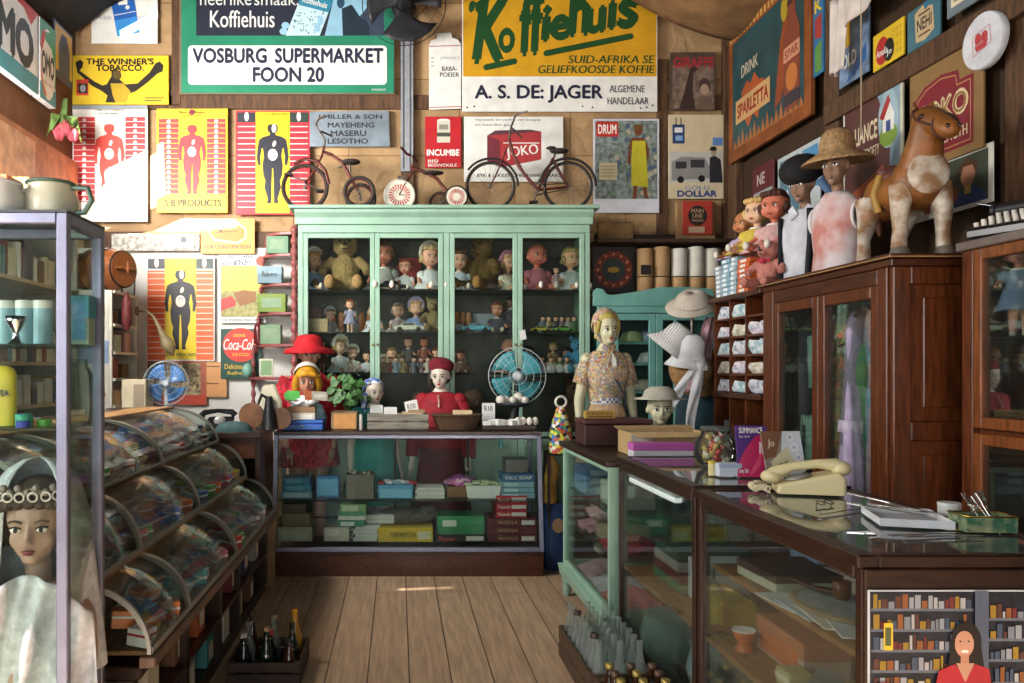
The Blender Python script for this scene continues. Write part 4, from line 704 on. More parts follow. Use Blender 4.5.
b = MB(); b.box(-2.6, -2.22, 3.9, 3.93, 0, 2.35, CRW); b.box(-2.6, -2.22, 5.52, 5.55, 0, 2.35, CRW); b.box(-2.6, -2.58, 3.93, 5.52, 0, 2.35, M('#5a4632', .7, 0, .2, 6)); b.build('carcass', t, world=True)
WSH = (.5, .9, 1.15, 1.41, 1.9, 2.35)
for zz in WSH: MB().box(-2.58, -2.21, 3.93, 5.52, zz-.022, zz, M('#b59a78', .55, 0, .2, 6)).build('shelf', t, world=True)
# ---- spiral post corner shelf
t = thing('corner_whatnot', 'red brown tiered shelf on twisted posts holding old tins, beside the mint cabinet', 'shelf', (-1.08, 6.25, .9)); RB = M('#8a4a48', .4, 0, .15, 8, key='red_brown_paint')
WZ = [wz(y, 6.2) for y in (231, 253, 283, 312, 344, 377)]
for i, z in enumerate(WZ):
    r_ = (.27, .30, .32, .34, .38, .42)[i]; b = MB(); xr = -.785
    b.prism([(xr, 6.42, z-.022), (xr-r_, 6.42, z-.022)]+[(xr-r_*math.cos(rad(k*10)), 6.42-r_*math.sin(rad(k*10))*.75, z-.022) for k in range(1, 10)], (0, 0, .022), RB); b.build('tier', t, world=True, bevel=.004)
def twist(mb, x, y, z0, z1, r, m):
    n = int((z1-z0)/.012); vs = []; fs = []; k = 8
    for i in range(n+1):
        z = z0+(z1-z0)*i/n; rr = r*(1+.32*math.sin(i*.9))
        for j in range(k): a_ = 2*math.pi*j/k; vs.append((x+rr*math.cos(a_), y+rr*math.sin(a_), z))
    for i in range(n):
        for j in range(k): fs.append((i*k+j, i*k+(j+1) % k, (i+1)*k+(j+1) % k, (i+1)*k+j))
    mb.add(vs, fs, m, True); return mb
twist(MB(), -.80, 6.16, .9, wz(226, 6.16), .022, RB).build('twisted_post', t, world=True); twist(MB(), -.80, 6.4, .9, wz(222, 6.4), .02, RB).build('twisted_post', t, world=True)
for i in range(5):
    x = -.785-(.26, .29, .31, .33, .37)[i]; twist(MB(), x, 6.39, WZ[i+1], WZ[i]-.022, .014, RB).build('spindle', t, world=True)
twist(MB(), -1.15, 6.36, .9, WZ[5]-.02, .016, RB).build('spindle', t, world=True)
# ================================================================ mannequins and dolls
def SK_(c): return M(c, .45, 0, .08, 6)
WAX = SK_('#c9b49a'); PALE = SK_('#cbbfb0'); RUDDY = SK_('#b98a72'); GREENISH = SK_('#b9b596'); DOLLSK = SK_('#dba98c'); LIP = M('#a8323a', .35); EYEW = M('#e8e4dc', .3); EYED = M('#2a241f', .25); BROW = M('#4a3526', .6)
def head(mb, s, m, c=(0, 0, 0), neck=.75):
    x, y, z = c
    mb.ball((x, y+.05*s, z+.1*s), (.36*s, .43*s, .40*s), m, 16, 12); mb.ball((x, y-.07*s, z-.14*s), (.265*s, .31*s, .34*s), m, 14, 10); mb.ball((x, y-.25*s, z-.38*s), (.12*s, .1*s, .1*s), m, 10, 8)
    mb.ball((x, y-.385*s, z-.13*s), (.05*s, .075*s, .085*s), m, 8, 6); mb.tube([(x, y-.36*s, z+.04*s), (x, y-.40*s, z-.12*s)], [.03*s, .045*s], m, 6)
    for q in (-1, 1): mb.ball((x+q*.36*s, y+.05*s, z-.06*s), (.04*s, .08*s, .11*s), m, 8, 6); mb.ball((x+q*.15*s, y-.22*s, z-.16*s), (.11*s, .1*s, .13*s), m, 10, 8)
    if neck: mb.tube([(x, y+.06*s, z-.25*s), (x, y+.1*s, z-neck*s)], [.165*s, .17*s], m, 12)
def face(parent, s, c=(0, 0, 0), T=None, lip=LIP, brow=BROW, iris=EYED, big=1):
    b = MB(); b.T = T or Matrix.Identity(4); x, y, z = c
    for q in (-1, 1):
        b.ball((x+q*.15*s, y-.345*s, z-.03*s), (.075*s*big, .035*s, .04*s*big), EYEW, 10, 6); b.ball((x+q*.145*s, y-.37*s, z-.03*s), (.034*s*big, .02*s, .036*s*big), iris, 8, 6)
        b.tube([(x+q*.07*s, y-.375*s, z+.055*s), (x+q*.15*s, y-.38*s, z+.085*s), (x+q*.23*s, y-.335*s, z+.06*s)], .014*s, brow, 5); b.tube([(x+q*.08*s, y-.372*s, z-.01*s), (x+q*.15*s, y-.39*s, z+.015*s), (x+q*.22*s, y-.34*s, z-.005*s)], .011*s, EYED, 5)
    b.ball((x, y-.385*s, z-.285*s), (.085*s, .03*s, .02*s), lip, 8, 6); b.ball((x, y-.38*s, z-.315*s), (.065*s, .03*s, .02*s), lip, 8, 6)
    return b.build('painted_face', parent)
def hand(mb, c, d, up, r, m):
    """palm with four fingers and a thumb; d: along the fingers, up: thumb side"""
    c, d, up = Vector(c), Vector(d).normalized(), Vector(up).normalized(); w = d.cross(up)
    mb.tube([c-d*r*1.0, c, c+d*r*1.2], [r*.55, r*.8, r*.75], m, 8)
    for i in range(4):
        o = up*(r*.62-.42*r*i); b = c+d*r*1.1+o; L = r*(1.5, 1.75, 1.6, 1.2)[i]; mb.tube([b, b+d*L*.5+w*r*.05, b+d*L+w*r*.3], [r*.24, r*.21, r*.16], m, 6)
    mb.tube([c+up*r*.5-d*r*.4, c+up*r*1.15+d*r*.3, c+up*r*1.2+d*r*1.1], [r*.28, r*.25, r*.18], m, 6)
def body_rings(h, bust=1):
    return [(.46*h, .088*h, .062*h, 0, .005*h), (.51*h, .104*h, .072*h, 0, .005*h), (.57*h, .094*h, .064*h), (.63*h, .07*h, .05*h), (.69*h, .082*h, .056*h), (.74*h, .095*h, .066*h+.01*h*bust, 0, -.012*h*bust), (.785*h, .098*h, .06*h), (.815*h, .095*h, .05*h), (.84*h, .05*h, .04*h), (.87*h, .03*h, .032*h)]
def figure(name, label, loc, rz, h, skin, arms=True, legs=True, tilt=0, cat='mannequin', lip=LIP, turn=0, vox=.0085, armpose=None, low=.46, iris=EYED):
    t = thing(name, label, cat, loc, rz); b = MB(); hs = .135*h
    rg = [r for r in body_rings(h) if r[0] >= low*h-.001]; b.loft(rg, skin, 18)
    T = Matrix.Translation((0, -.005*h, .865*h)) @ Euler((tilt, 0, turn)).to_matrix().to_4x4(); hc = (0, -.01*h, .065*h)
    b.T = T; head(b, hs, skin, hc, .8); b.T = Matrix.Identity(4)
    hands = []
    if arms:
        for q in (-1, 1):
            P = armpose[0 if q < 0 else 1] if armpose else [(q*.098*h, .0, .80*h), (q*.135*h, .012*h, .63*h), (q*.145*h, -.03*h, .49*h)]
            b.tube([P[0], P[1], P[2]], [.032*h, .025*h, .015*h], skin, 10); b.ball(P[0], .034*h, skin); hands.append(P)
    if legs and low < .5:
        for q in (-1, 1): b.tube([(q*.048*h, 0, .49*h), (q*.048*h, -.005*h, .28*h), (q*.046*h, .012*h, .05*h)], [.056*h, .036*h, .02*h], skin, 12); b.ball((q*.046*h, -.03*h, .02*h), (.024*h, .06*h, .02*h), skin)
    o = b.build('body', t, remesh=vox)
    if hands:
        b = MB()
        for P in hands: d = Vector(P[2])-Vector(P[1]); hand(b, Vector(P[2])+d.normalized()*.022*h, d, (0, -1, .15), .021*h, skin)
        b.build('hand', o)
    face(t, hs, hc, T, lip, iris=iris); return t, T, hs, hc
PRINT = patchwork('patchwork_print', ['#b89a7c', '#9c6448', '#c4b89c', '#848a64', '#b08a84', '#b89c5c', '#7c8490'], 80)
GING = M('#e0dcd4', .8, 0, .3, 60, kind='check', c2='#6a7a9a')
# woman in a patterned dress beside the counters
t, T, hs, hc = figure('mannequin', 'standing mannequin in a colourful patterned dress and matching bonnet beside the teal cupboard', (wx(606, 5.02), 5.02, .22), rad(6), 1.5, GREENISH); h = 1.5
b = MB(); b.lathe([(.17, -.22), (.17, -.2), (.03, -.18), (.02, 0), (.02, .7)], (0, 0, 0), IRON, 18); b.build('base', t)
b = MB(); b.loft([(z, rx*1.1+.008, ry*1.12+.008, 0, (r[4] if len(r) > 3 else 0)) for r in body_rings(h) for z, rx, ry in [r[:3]] if z > .6*h and z < .845*h], PRINT, 22); b.build('blouse', t)
b = MB()
for q in (-1, 1): b.tube([(q*.085*h, 0, .815*h), (q*.112*h, .003*h, .755*h), (q*.128*h, .008*h, .70*h)], [.034*h, .036*h, .039*h], PRINT, 12, caps=False)
b.build('sleeve', t, solid=.004)
b = MB(); b.loft([(.645*h, .083*h, .064*h), (.63*h, .082*h, .062*h), (.61*h, .082*h, .062*h)], GING, 20); b.build('belt', t)
b = MB(); b.loft([(.62*h, .08*h, .06*h, 0, 0, 0), (.52*h, .122*h, .088*h, 0, 0, .5), (.40*h, .14*h, .1*h, 0, 0, 1), (.28*h, .15*h, .12*h, 0, 0, 1)], M('#b79a78', .8, 0, .2, 30), 30, False, wave=.06, k=9); b.build('skirt', t, solid=.004)
b = MB(); b.T = T; b.ball((0, .022*h, .085*h), (.064*h, .072*h, .072*h), PRINT, 18, 8, rot=(-.55, 0, 0), half=1); b.torus((0, -.008*h, .075*h), .06*h, .008*h, PRINT, 'y', 24, 6, rx=.068*h); b.build('bonnet', t, solid=.004)
HB = M('#a99a4e', .6, 0, .3, 30); b = MB(); b.T = T; b.ball((0, -.0*h, .108*h), (.05*h, .05*h, .036*h), HB, 14, 8); 
for q in (-1, 1): b.tube([(q*.045*h, -.03*h, .1*h), (q*.052*h, -.015*h, .065*h), (q*.05*h, .01*h, .03*h)], [.012*h, .013*h, .01*h], HB, 8)
b.build('hair', t)
b = MB(); b.tube([(-.03*h, -.035*h, .86*h), (0, -.06*h, .835*h), (.03*h, -.035*h, .86*h)], .011*h, PRINT, 8)
for q in (-1, 1): b.prism([(q*.004, -.066*h, .835*h), (q*.02*h, -.075*h, .80*h), (q*.03*h-.004, -.078*h, .735*h), (q*.012*h-.02, -.076*h, .75*h)], (0, -.006, 0), M('#cfd0c4', .8, 0, .2, 40))
b.build('scarf', t)
b = MB(); b.tube([(-.045*h, -.045*h, .83*h), (0, -.088*h, .74*h), (.06*h, -.082*h, .66*h), (.075*h, -.07*h, .60*h)], .006, M('#2a3440', .5), 6); b.build('bag_strap', t)
t.scale = (.84, .9, 1)
# red beret woman behind the display counter
REDF = M('#8f1422', .75, 0, .2, 20, key='red_cloth'); MAR = M('#5c1420', .8, 0, .2, 20)
t, T, hs, hc = figure('mannequin', 'mannequin in a red beret and red jacket standing behind the display counter', (wx(441, 5.86), 5.86, 0), rad(-14), 1.42, PALE, tilt=.08); h = 1.42
b = MB(); b.loft([(.845*h, .045*h, .042*h), (.83*h, .08*h, .052*h), (.79*h, .115*h, .07*h), (.74*h, .118*h, .085*h, 0, -.01*h), (.66*h, .115*h, .075*h), (.56*h, .125*h, .09*h)], REDF, 22, False)
for q in (-1, 1): b.tube([(q*.09*h, 0, .81*h), (q*.14*h, .01*h, .64*h), (q*.15*h, -.02*h, .51*h)], [.042*h, .038*h, .032*h], REDF, 12, caps=False); b.ball((q*.096*h, 0, .803*h), (.04*h, .042*h, .036*h), REDF)
b.build('jacket', t, solid=.006)
b = MB(); b.loft([(.6*h, .1*h, .075*h, 0, 0, 0), (.4*h, .125*h, .09*h, 0, 0, .6), (.13*h, .17*h, .12*h, 0, 0, 1)], MAR, 30, False, wave=.06, k=8); b.build('skirt', t, solid=.005)
b = MB(); b.T = T; b.ball((0, .02*h, .115*h), (.068*h, .07*h, .042*h), M('#6e1020', .9, 0, .3, 40), 18, 10, rot=(.1, .12, 0)); b.torus((0, .012*h, .105*h), .056*h, .011*h, M('#6e1020', .9, 0, .3, 40), 'z', 24, 6); b.build('beret', t)
b = MB(); b.T = T; b.ball((0, .03*h, .07*h), (.053*h, .052*h, .06*h), M('#1c1613', .5), 14, 8); b.tube([(-.05*h, .01*h, .09*h), (-.058*h, .0, .03*h), (-.05*h, .01*h, -.02*h)], [.014*h, .02*h, .012*h], M('#1c1613', .5), 8); b.build('hair', t)
b = MB()
for i in range(4): b.ball((.006, -.1*h+.012*i, (.80-.045*i+.02)*h), .007, GOLDL, 8, 6)
b.tube([(.0, -.07*h, .83*h), (.012, -.098*h, .77*h)], .005, M('#c9b8a8', .5), 6); b.build('button', t)
# child in a teal dress, scarf on the head
TL = M('#3f9c96', .75, 0, .15, 12, key='teal_cloth')
t, T, hs, hc = figure('mannequin', 'child mannequin in a teal dress and blue flowered headscarf behind the display counter', (wx(374, 5.88), 5.88, 0), rad(20), 1.29, PALE); h = 1.29
b = MB(); b.loft([(.84*h, .05*h, .045*h, 0, 0, 0), (.80*h, .105*h, .065*h, 0, 0, 0), (.72*h, .112*h, .085*h, 0, 0, 0), (.62*h, .115*h, .085*h, 0, 0, .3), (.3*h, .2*h, .14*h, 0, 0, 1)], TL, 30, False, wave=.05, k=8)
for q in (-1, 1): b.tube([(q*.09*h, 0, .815*h), (q*.12*h, .004*h, .75*h), (q*.135*h, .006*h, .70*h)], [.04*h, .045*h, .052*h], TL, 12, caps=False); b.ball((q*.096*h, 0, .803*h), (.046*h, .045*h, .042*h), TL)
b.build('dress', t, solid=.005)
BSC = patchwork('blue_flower_print', ['#e0e4ea', '#3a5aa8', '#dfe3ec', '#5f83c4'], 60); b = MB(); b.T = T; b.ball((0, .015*h, .082*h), (.06*h, .068*h, .062*h), BSC, 16, 10, rot=(-.5, 0, 0), half=1); b.tube([(-.05*h, -.01*h, .06*h), (-.062*h, .0, .02*h), (-.07*h, -.02*h, -.05*h)], [.015*h, .018*h, .012*h], BSC, 8); b.ball((-.045*h, -.02*h, .12*h), (.02*h, .02*h, .016*h), BSC, 8, 6); b.build('headscarf', t, solid=.004)
# lady in a wide red hat, left end of the display counter
RH = M('#b3121e', .8, 0, .2, 20, key='red_felt')
t, T, hs, hc = figure('mannequin', 'mannequin in a wide red hat and red dotted dress beside the corner shelf', (wx(309, 5.84), 5.84, 0), rad(12), 1.585, RUDDY, armpose=[[(-.098*1.585, 0, 1.268), (-.135*1.585, 0, 1.0), (-.10*1.585, -.1, .80)], [(.098*1.585, 0, 1.268), (.135*1.585, 0, 1.0), (.10*1.585, -.1, .80)]]); h = 1.585
RD = M('#c2283a', .8, 0, .1, 40, kind='voronoi', c2='#8f1420'); b = MB(); b.loft([(.85*h, .05*h, .042*h, 0, 0, 0), (.82*h, .1*h, .06*h, 0, 0, 0), (.75*h, .115*h, .085*h, 0, 0, 0), (.62*h, .11*h, .08*h, 0, 0, .3), (.42*h, .14*h, .12*h, 0, 0, 1)], RD, 26, False, wave=.05, k=7)
for q in (-1, 1): b.tube([(q*.09*h, 0, .82*h), (q*.13*h, .0, .72*h), (q*.137*h, -.005*h, .63*h)], [.04*h, .045*h, .05*h], RD, 12, caps=False)
b.build('dress', t, solid=.005)
b = MB(); b.T = T; b.loft([(.068*h, .118*h, .125*h, 0, .01*h, 1), (.088*h, .108*h, .115*h, 0, .01*h, .6), (.1*h, .066*h, .074*h, 0, .01*h, 0), (.118*h, .065*h, .072*h, 0, .01*h, 0), (.148*h, .052*h, .058*h, 0, .01*h, 0), (.156*h, .02*h, .02*h, 0, .01*h, 0)], RH, 30, False, wave=.05, k=3); b.build('wide_hat', t, solid=.006)
b = MB(); b.T = T; b.ball((0, .035*h, .05*h), (.056*h, .045*h, .065*h), M('#2a1c14', .6), 12, 8); b.build('hair', t)
# yellow haired girl head bust in front of her
YH = M('#c98f1e', .5, 0, .25, 30)
t = thing('display_bust', 'girl display bust with shiny yellow hair and white cap before the red hat', 'display bust', (wx(307, 5.6), 5.6, .95), rad(8)); b = MB(); head(b, .2, SK_('#a9745c'), (0, 0, .33), .8); b.loft([(0, .10, .075), (.08, .12, .085), (.15, .12, .075), (.185, .05, .045)], SK_('#a9745c'), 16); b.build('head', t, remesh=.006); face(t, .2, (0, 0, .33))
b = MB(); b.ball((0, .02, .365), (.082, .088, .085), YH, 16, 10)
for q in (-1, 1): b.tube([(q*.066, -.03, .37), (q*.08, -.01, .31), (q*.076, .02, .24)], [.022, .028, .02], YH, 8)
b.tube([(-.05, -.068, .375), (0, -.085, .385), (.05, -.068, .375)], .018, YH, 8); b.build('hair', t)
b = MB(); b.ball((0, .03, .375), (.093, .096, .09), M('#cfc9c2', .7), 18, 8, rot=(-.8, 0, 0), half=1); b.torus((0, -.005, .385), .088, .01, M('#b9a69a', .7), 'x', 20, 6) if 0 else None; b.build('cap', t, solid=.005)
b = MB(); b.loft([(-.0, .125, .09, 0, 0, 1), (.08, .135, .098, 0, 0, .5), (.16, .11, .08, 0, 0, 0), (.19, .05, .048, 0, 0, 0)], M('#9cc4d6', .8, 0, .2, 25), 24, False, wave=.04); b.build('blouse', t, solid=.004)
# boy head in a sun hat
t = thing('display_bust', 'small boy bust wearing a pale brimmed hat beside the patterned dress mannequin', 'display bust', (wx(660, 4.7), 4.7, .93), rad(-10)); b = MB(); head(b, .2, GREENISH, (0, 0, .205), .7); b.loft([(-.0, .1, .07), (.045, .1, .065), (.075, .05, .045)], GREENISH, 14); b.build('head', t, remesh=.006); face(t, .2, (0, 0, .205), lip=SK_('#8a6a58'))
b = MB(); b.loft([(.26, .15, .155, 0, .01, 1), (.268, .1, .1, 0, .01, 0), (.31, .082, .088, 0, .01, 0), (.33, .05, .05, 0, .01, 0), (.333, .005, .005, 0, .01, 0)], M('#a8a698', .8, 0, .2, 14), 26, False, wave=.05, k=3); b.build('sun_hat', t, solid=.005)
b = MB(); b.loft([(0, .115, .085, 0, 0, 1), (.05, .11, .075, 0, 0, 0), (.085, .055, .05, 0, 0, 0)], PRINT, 20, False, wave=.05); b.build('shirt', t, solid=.004)
# torsos on the wardrobe
def torso(label, loc, rz, skin, hatf, clothf, neck=.0, turn=0, tilt=0):
    t = thing('torso_mannequin', label, 'mannequin', loc, rz); hs = .215
    b = MB(); b.loft([(0, .135, .09), (.10, .125, .085), (.2, .14, .095, 0, -.01), (.27, .16, .095), (.33, .165, .08), (.37, .12, .065), (.395, .06, .055)], skin, 18)
    T = Matrix.Translation((0, 0, .40)) @ Euler((tilt, 0, turn)).to_matrix().to_4x4(); b.T = T; head(b, hs, skin, (0, -.01, .15), .8); b.build('body', t, remesh=.009); face(t, hs, (0, -.01, .15), T, lip=SK_('#8f6a5c')); clothf(t); hatf(t, T); return t
def blackcap(t, T):
    K = M('#121214', .85, 0, .3, 30, key='black_cloth'); b = MB(); b.T = T; b.ball((-.0, -.01, .222), (.14, .14, .088), K, 20, 10, rot=(.1, .05, 0)); b.torus((0, 0, .19), .1, .024, K, 'z', 26, 8); b.build('black_cap', t)
def whiteshirt(t):
    W_ = M('#c6c8cf', .8, 0, .15, 14, key='white_shirt_cloth'); b = MB(); b.loft([(-.02, .16, .112, 0, 0, 1), (.12, .146, .104, 0, 0, .6), (.22, .158, .112, 0, -.01, .3), (.3, .176, .11, 0, 0, 0), (.35, .172, .09, 0, 0, 0), (.385, .11, .075, 0, 0, 0), (.40, .075, .068, 0, 0, 0)], W_, 28, False, wave=.04, k=7); b.build('shirt', t, solid=.005)
    b = MB()
    for q in (-1, 1): b.prism([(q*.006, -.088, .37), (q*.05, -.07, .425), (q*.085, -.055, .40), (q*.05, -.108, .335)], (0, -.006, 0), W_)
    b.build('collar', t)
    b = MB(); b.sheet(lambda u, v: (.055+.045*u+.008*math.sin(6*v), -.105-.03*math.sin(3.14*u)-.012*math.sin(3*v), .39-.52*v), 4, 14, M('#14161f', .8)); b.build('scarf', t, solid=.006)
    b = MB(); b.sheet(lambda u, v: (-.11-.03*u, -.08-.03*math.sin(3.14*u), .36-.36*v), 4, 10, M('#14161f', .8)); b.build('braces', t, solid=.005)
    b = MB(); b.tube([(.17, -.03, .33), (.20, -.05, .45), (.14, -.11, .54)], [.035, .03, .03], M('#4f6a8f', .8, 0, .2, 16), 10); b.build('raised_sleeve', t)
def strawhat(t, T):
    S_ = M('#a3835a', .8, 0, .3, 50, .4, key='straw'); b = MB(); b.T = T; b.loft([(.165, .2, .205, 0, .02, 1), (.185, .17, .175, 0, .02, .5), (.215, .105, .115, 0, .015, 0), (.25, .1, .108, 0, .015, 0), (.30, .088, .094, 0, .015, 0), (.322, .06, .064, 0, .015, 0), (.326, .005, .005, 0, .015, 0)], S_, 30, False, wave=.045, k=2); b.build('straw_hat', t, solid=.006)
def pinktop(t):
    W_ = M('#cfc6c8', .8, 0, .1, 6, kind='noise', c2='#b9796f', key='white_pink_cloth'); b = MB(); b.loft([(-.03, .175, .125, 0, 0, 1), (.12, .15, .108, 0, 0, .6), (.22, .155, .115, 0, -.01, .3), (.3, .168, .108, 0, 0, 0), (.35, .16, .088, 0, 0, 0), (.385, .11, .075, 0, 0, 0), (.41, .075, .068, 0, 0, 0)], W_, 28, False, wave=.05, k=6); b.build('sleeveless_top', t, solid=.005)
    b = MB()
    for q in (-1, 1): b.torus((q*.155, 0, .285), .062, .012, M('#d6d2d4', .8), 'x', 22, 6)
    b.build('armhole_trim', t)
    b = MB()
    for q in (-1, 1): b.ball((q*.152, 0, .285), (.02, .058, .058), M('#5a5652', .6, 0, .2, 20), 14, 8)
    b.build('shoulder_plate', t)
ZW = 1.85
_t = torso('bust in a black cap, white shirt and dark scarf standing on the wardrobe', (2.29, 4.50, ZW), rad(-50), SK_('#8f6f58'), blackcap, whiteshirt, turn=rad(-10), tilt=.15); _t.scale = (.84, .84, 1.02)
_t = torso('bust in a woven straw hat and sleeveless pink streaked top on the wardrobe', (2.30, 4.19, ZW), rad(-68), SK_('#8a6a54'), strawhat, pinktop, turn=rad(14), tilt=.06); _t.scale = (.82, .82, 1.06)
# bride bust in the aluminium showcase
t = thing('bride_bust', 'bride bust in a white veil with a beaded headband inside the aluminium showcase', 'display bust', (-1.01, 2.235, .475), rad(10)); s_ = .225; b = MB(); head(b, s_, SK_('#a98a78'), (0, 0, .46), .8); b.loft([(0, .16, .085), (.1, .165, .09), (.2, .16, .085), (.26, .13, .07), (.29, .06, .055)], SK_('#a98a78'), 18); b.build('bust', t, remesh=.006); face(t, s_, (0, 0, .46), lip=M('#7a3034', .4), big=.85)
b = MB(); HBR = M('#4a3a2e', .6, 0, .3, 40); b.ball((0, .03, .50), (.088, .092, .09), HBR, 16, 10)
for i in range(9): a_ = math.pi*(.06+.88*i/8); b.ball((.082*math.cos(a_), -.055-.022*math.sin(a_), .515+.012*math.sin(a_)), .02, HBR, 8, 6)
for q in (-1, 1): b.tube([(q*.08, -.02, .5), (q*.09, -.005, .45), (q*.082, .02, .40)], [.022, .025, .018], HBR, 8)
b.build('hair', t)
b = MB()
for i in range(13): a_ = math.pi*(.03+.94*i/12); b.ball((.094*math.cos(a_), -.04-.055*math.sin(a_), .555+.012*(i % 2)), .011, M('#8a7d74', .4), 6, 5)
for i in range(8): a_ = math.pi*(.1+.8*i/7); b.torus((.094*math.cos(a_), -.045-.06*math.sin(a_), .545), .012, .003, M('#c8c0b8', .4), 'y', 12, 5)
b.build('headband', t)
VEIL = M('#c9ccd0', .85, 0, .16, 38, .6, key='veil_cloth')
def veil(u, v):
    a_ = -2.5+5.0*u+math.pi/2; r_ = .122+.06*max(0, v-.3)+.01*math.sin(22*u+3*v); z = .60-.0*v
    if v < .3: k = v/.3; return (r_*math.sin(k*math.pi/2)*math.cos(a_), .03+r_*math.sin(k*math.pi/2)*math.sin(a_)*.9, .5+.14*math.cos(k*math.pi/2))
    k = (v-.3)/.7; return (r_*math.cos(a_)*1.05, .03+min(.09, r_*math.sin(a_)*.85), .5-.46*k)
b = MB(); b.sheet(veil, 34, 16, VEIL); b.build('veil', t, solid=.003)
b = MB(); b.sheet(lambda u, v: ((-.17+.34*u)*(1+.15*v), -.095-.012*math.sin(3.1*u)-.018*math.sin(23*u+6*v)*(.4+v)-.014*math.sin(9*u-9*v)-.008*math.sin(41*u+13*v), .335-.16*abs(u-.5)**1.6*2-.52*v), 60, 30, VEIL); b.build('dress_front', t, solid=.003)
# ---- dolls: four prototypes, copied and dressed in other colours
DS, DH, DD, DT, DSH = DOLLSK, M('#6a4526', .7, 0, .3, 40, key='doll_hair'), M('#c9d3e4', .8, 0, .15, 30, key='doll_dress'), M('#e4e0da', .8, 0, .1, 30, key='doll_trim'), M('#d8d0c4', .5, key='doll_shoe')
def doll(name, label, pose, hat, loc, rz, sc, hair=True, dress=True):
    t = thing(name, label, 'doll', loc, rz, 'dolls in the mint cabinet'); b = MB(); z0 = .0 if pose == 'sit' else .42
    b.ball((0, .02, z0+.50), (.132, .138, .138), DS, 16, 12); b.ball((0, -.035, z0+.45), (.11, .1, .095), DS, 14, 10); b.ball((0, -.125, z0+.455), (.016, .02, .016), DS, 8, 6)
    for q in (-1, 1): b.ball((q*.055, -.085, z0+.43), (.045, .042, .045), DS, 10, 8); b.ball((q*.13, .02, z0+.46), (.016, .03, .036), DS, 8, 6)
    b.tube([(0, .02, z0+.40), (0, .02, z0+.28)], .042, DS, 10); b.loft([(z0+.0, .1, .08), (z0+.12, .105, .085), (z0+.24, .09, .07), (z0+.31, .05, .045)], DS, 12)
    for q in (-1, 1):
        b.tube([(q*.09, 0, z0+.26), (q*.17, -.03, z0+.17), (q*.19, -.12, z0+.12)], [.036, .033, .026], DS, 8); b.ball((q*.192, -.145, z0+.115), (.026, .034, .022), DS, 8, 6)
        L = [(q*.055, -.02, .05), (q*.085, -.2, .055), (q*.1, -.38, .04)] if pose == 'sit' else [(q*.05, 0, .44), (q*.055, -.01, .22), (q*.055, 0, .04)]
        b.tube(L, [.052, .045, .034], DS, 8)
    b.build('body', t, remesh=.014); face(t, .29, (0, -.012, z0+.485), big=1.15)
    if hair:
        b = MB(); b.ball((0, .035, z0+.535), (.13, .135, .135), DH, 12, 8)
        for i in range(9): a_ = math.pi*(-.12+1.24*i/8); b.ball((.12*math.cos(a_), .02+.1*math.sin(a_) if 1 < i < 7 else -.02, z0+.45+.03*(i % 2)), .042, DH, 7, 5)
        for i in range(5): b.ball((-.08+.04*i, -.105+.012*abs(i-2), z0+.60), .032, DH, 7, 5)
        b.build('hair', t)
    if dress:
        b = MB()
        if pose == 'sit': b.loft([(z0+.30, .06, .055, 0, 0, 0), (z0+.27, .13, .1, 0, 0, .1), (z0+.15, .15, .12, 0, -.01, .4), (.06, .25, .2, 0, -.06, 1), (.015, .29, .24, 0, -.08, 1)], DD, 24, False, wave=.06, k=7)
        else: b.loft([(z0+.30, .06, .055, 0, 0, 0), (z0+.26, .11, .09, 0, 0, 0), (z0+.15, .12, .1, 0, 0, .3), (z0-.02, .17, .15, 0, 0, 1), (z0-.14, .22, .19, 0, 0, 1)], DD, 24, False, wave=.06, k=7)
        for q in (-1, 1): b.ball((q*.125, -.015, z0+.225), (.066, .065, .06), DD, 10, 6)
        b.build('dress', t, solid=.008)
        b = MB(); b.torus((0, 0, z0+.295), .06, .018, DT, 'z', 16, 6); b.build('collar', t)
    b = MB()
    for q in (-1, 1):
        if pose == 'sit': b.ball((q*.102, -.41, .06), (.03, .03, .045), DSH, 8, 6)
        else: b.ball((q*.056, -.025, .03), (.036, .06, .03), DSH, 8, 6)
    b.build('shoe', t)
    if hat:
        b = MB(); b.ball((0, .02, z0+.535), (.15, .155, .155), DT, 14, 8, rot=(-.55, 0, 0), half=1); b.torus((0, -.03, z0+.55), .145, .02, DT, 'y', 18, 6, rx=.15); b.build('bonnet', t, solid=.008)
    t.scale = (sc,)*3; return t
SZ = [z+.002 for z in SHZ]
def cp(x, Y=6.2): return wx(x, Y)
def C(c): return M(c, .8, 0, .15, 30)
d_sit = doll('doll', 'curly brown haired doll in a pale lilac dress seated beside the olive bear', 'sit', False, (cp(460), 6.27, SZ[0]), 0, .52)
d_bon = doll('doll', 'seated doll in a white bonnet and light blue dress, first on the top shelf', 'sit', True, (cp(313), 6.24, SZ[0]), rad(35), .5)
d_std = doll('doll', 'standing doll with orange hair and lilac blouse on the second shelf', 'stand', False, (cp(350), 6.2, SZ[1]), 0, .24)
d_bab = doll('doll', 'bald pink baby doll in a pink romper on the top shelf', 'sit', False, (cp(539), 6.27, SZ[0]), rad(10), .60, hair=False)
paint_ = lambda o, rc: [paint(c, rc) for c in kids(o)]
paint_(d_bon, {DD: C('#8fb0e0'), DH: C('#b08a4c')}); paint_(d_std, {DD: C('#9a93b4'), DH: C('#a8552a')}); paint_(d_bab, {DD: C('#b9707c'), DS: SK_('#d27a68'), DT: C('#c98a94')})
G_ = 'dolls in the mint cabinet'
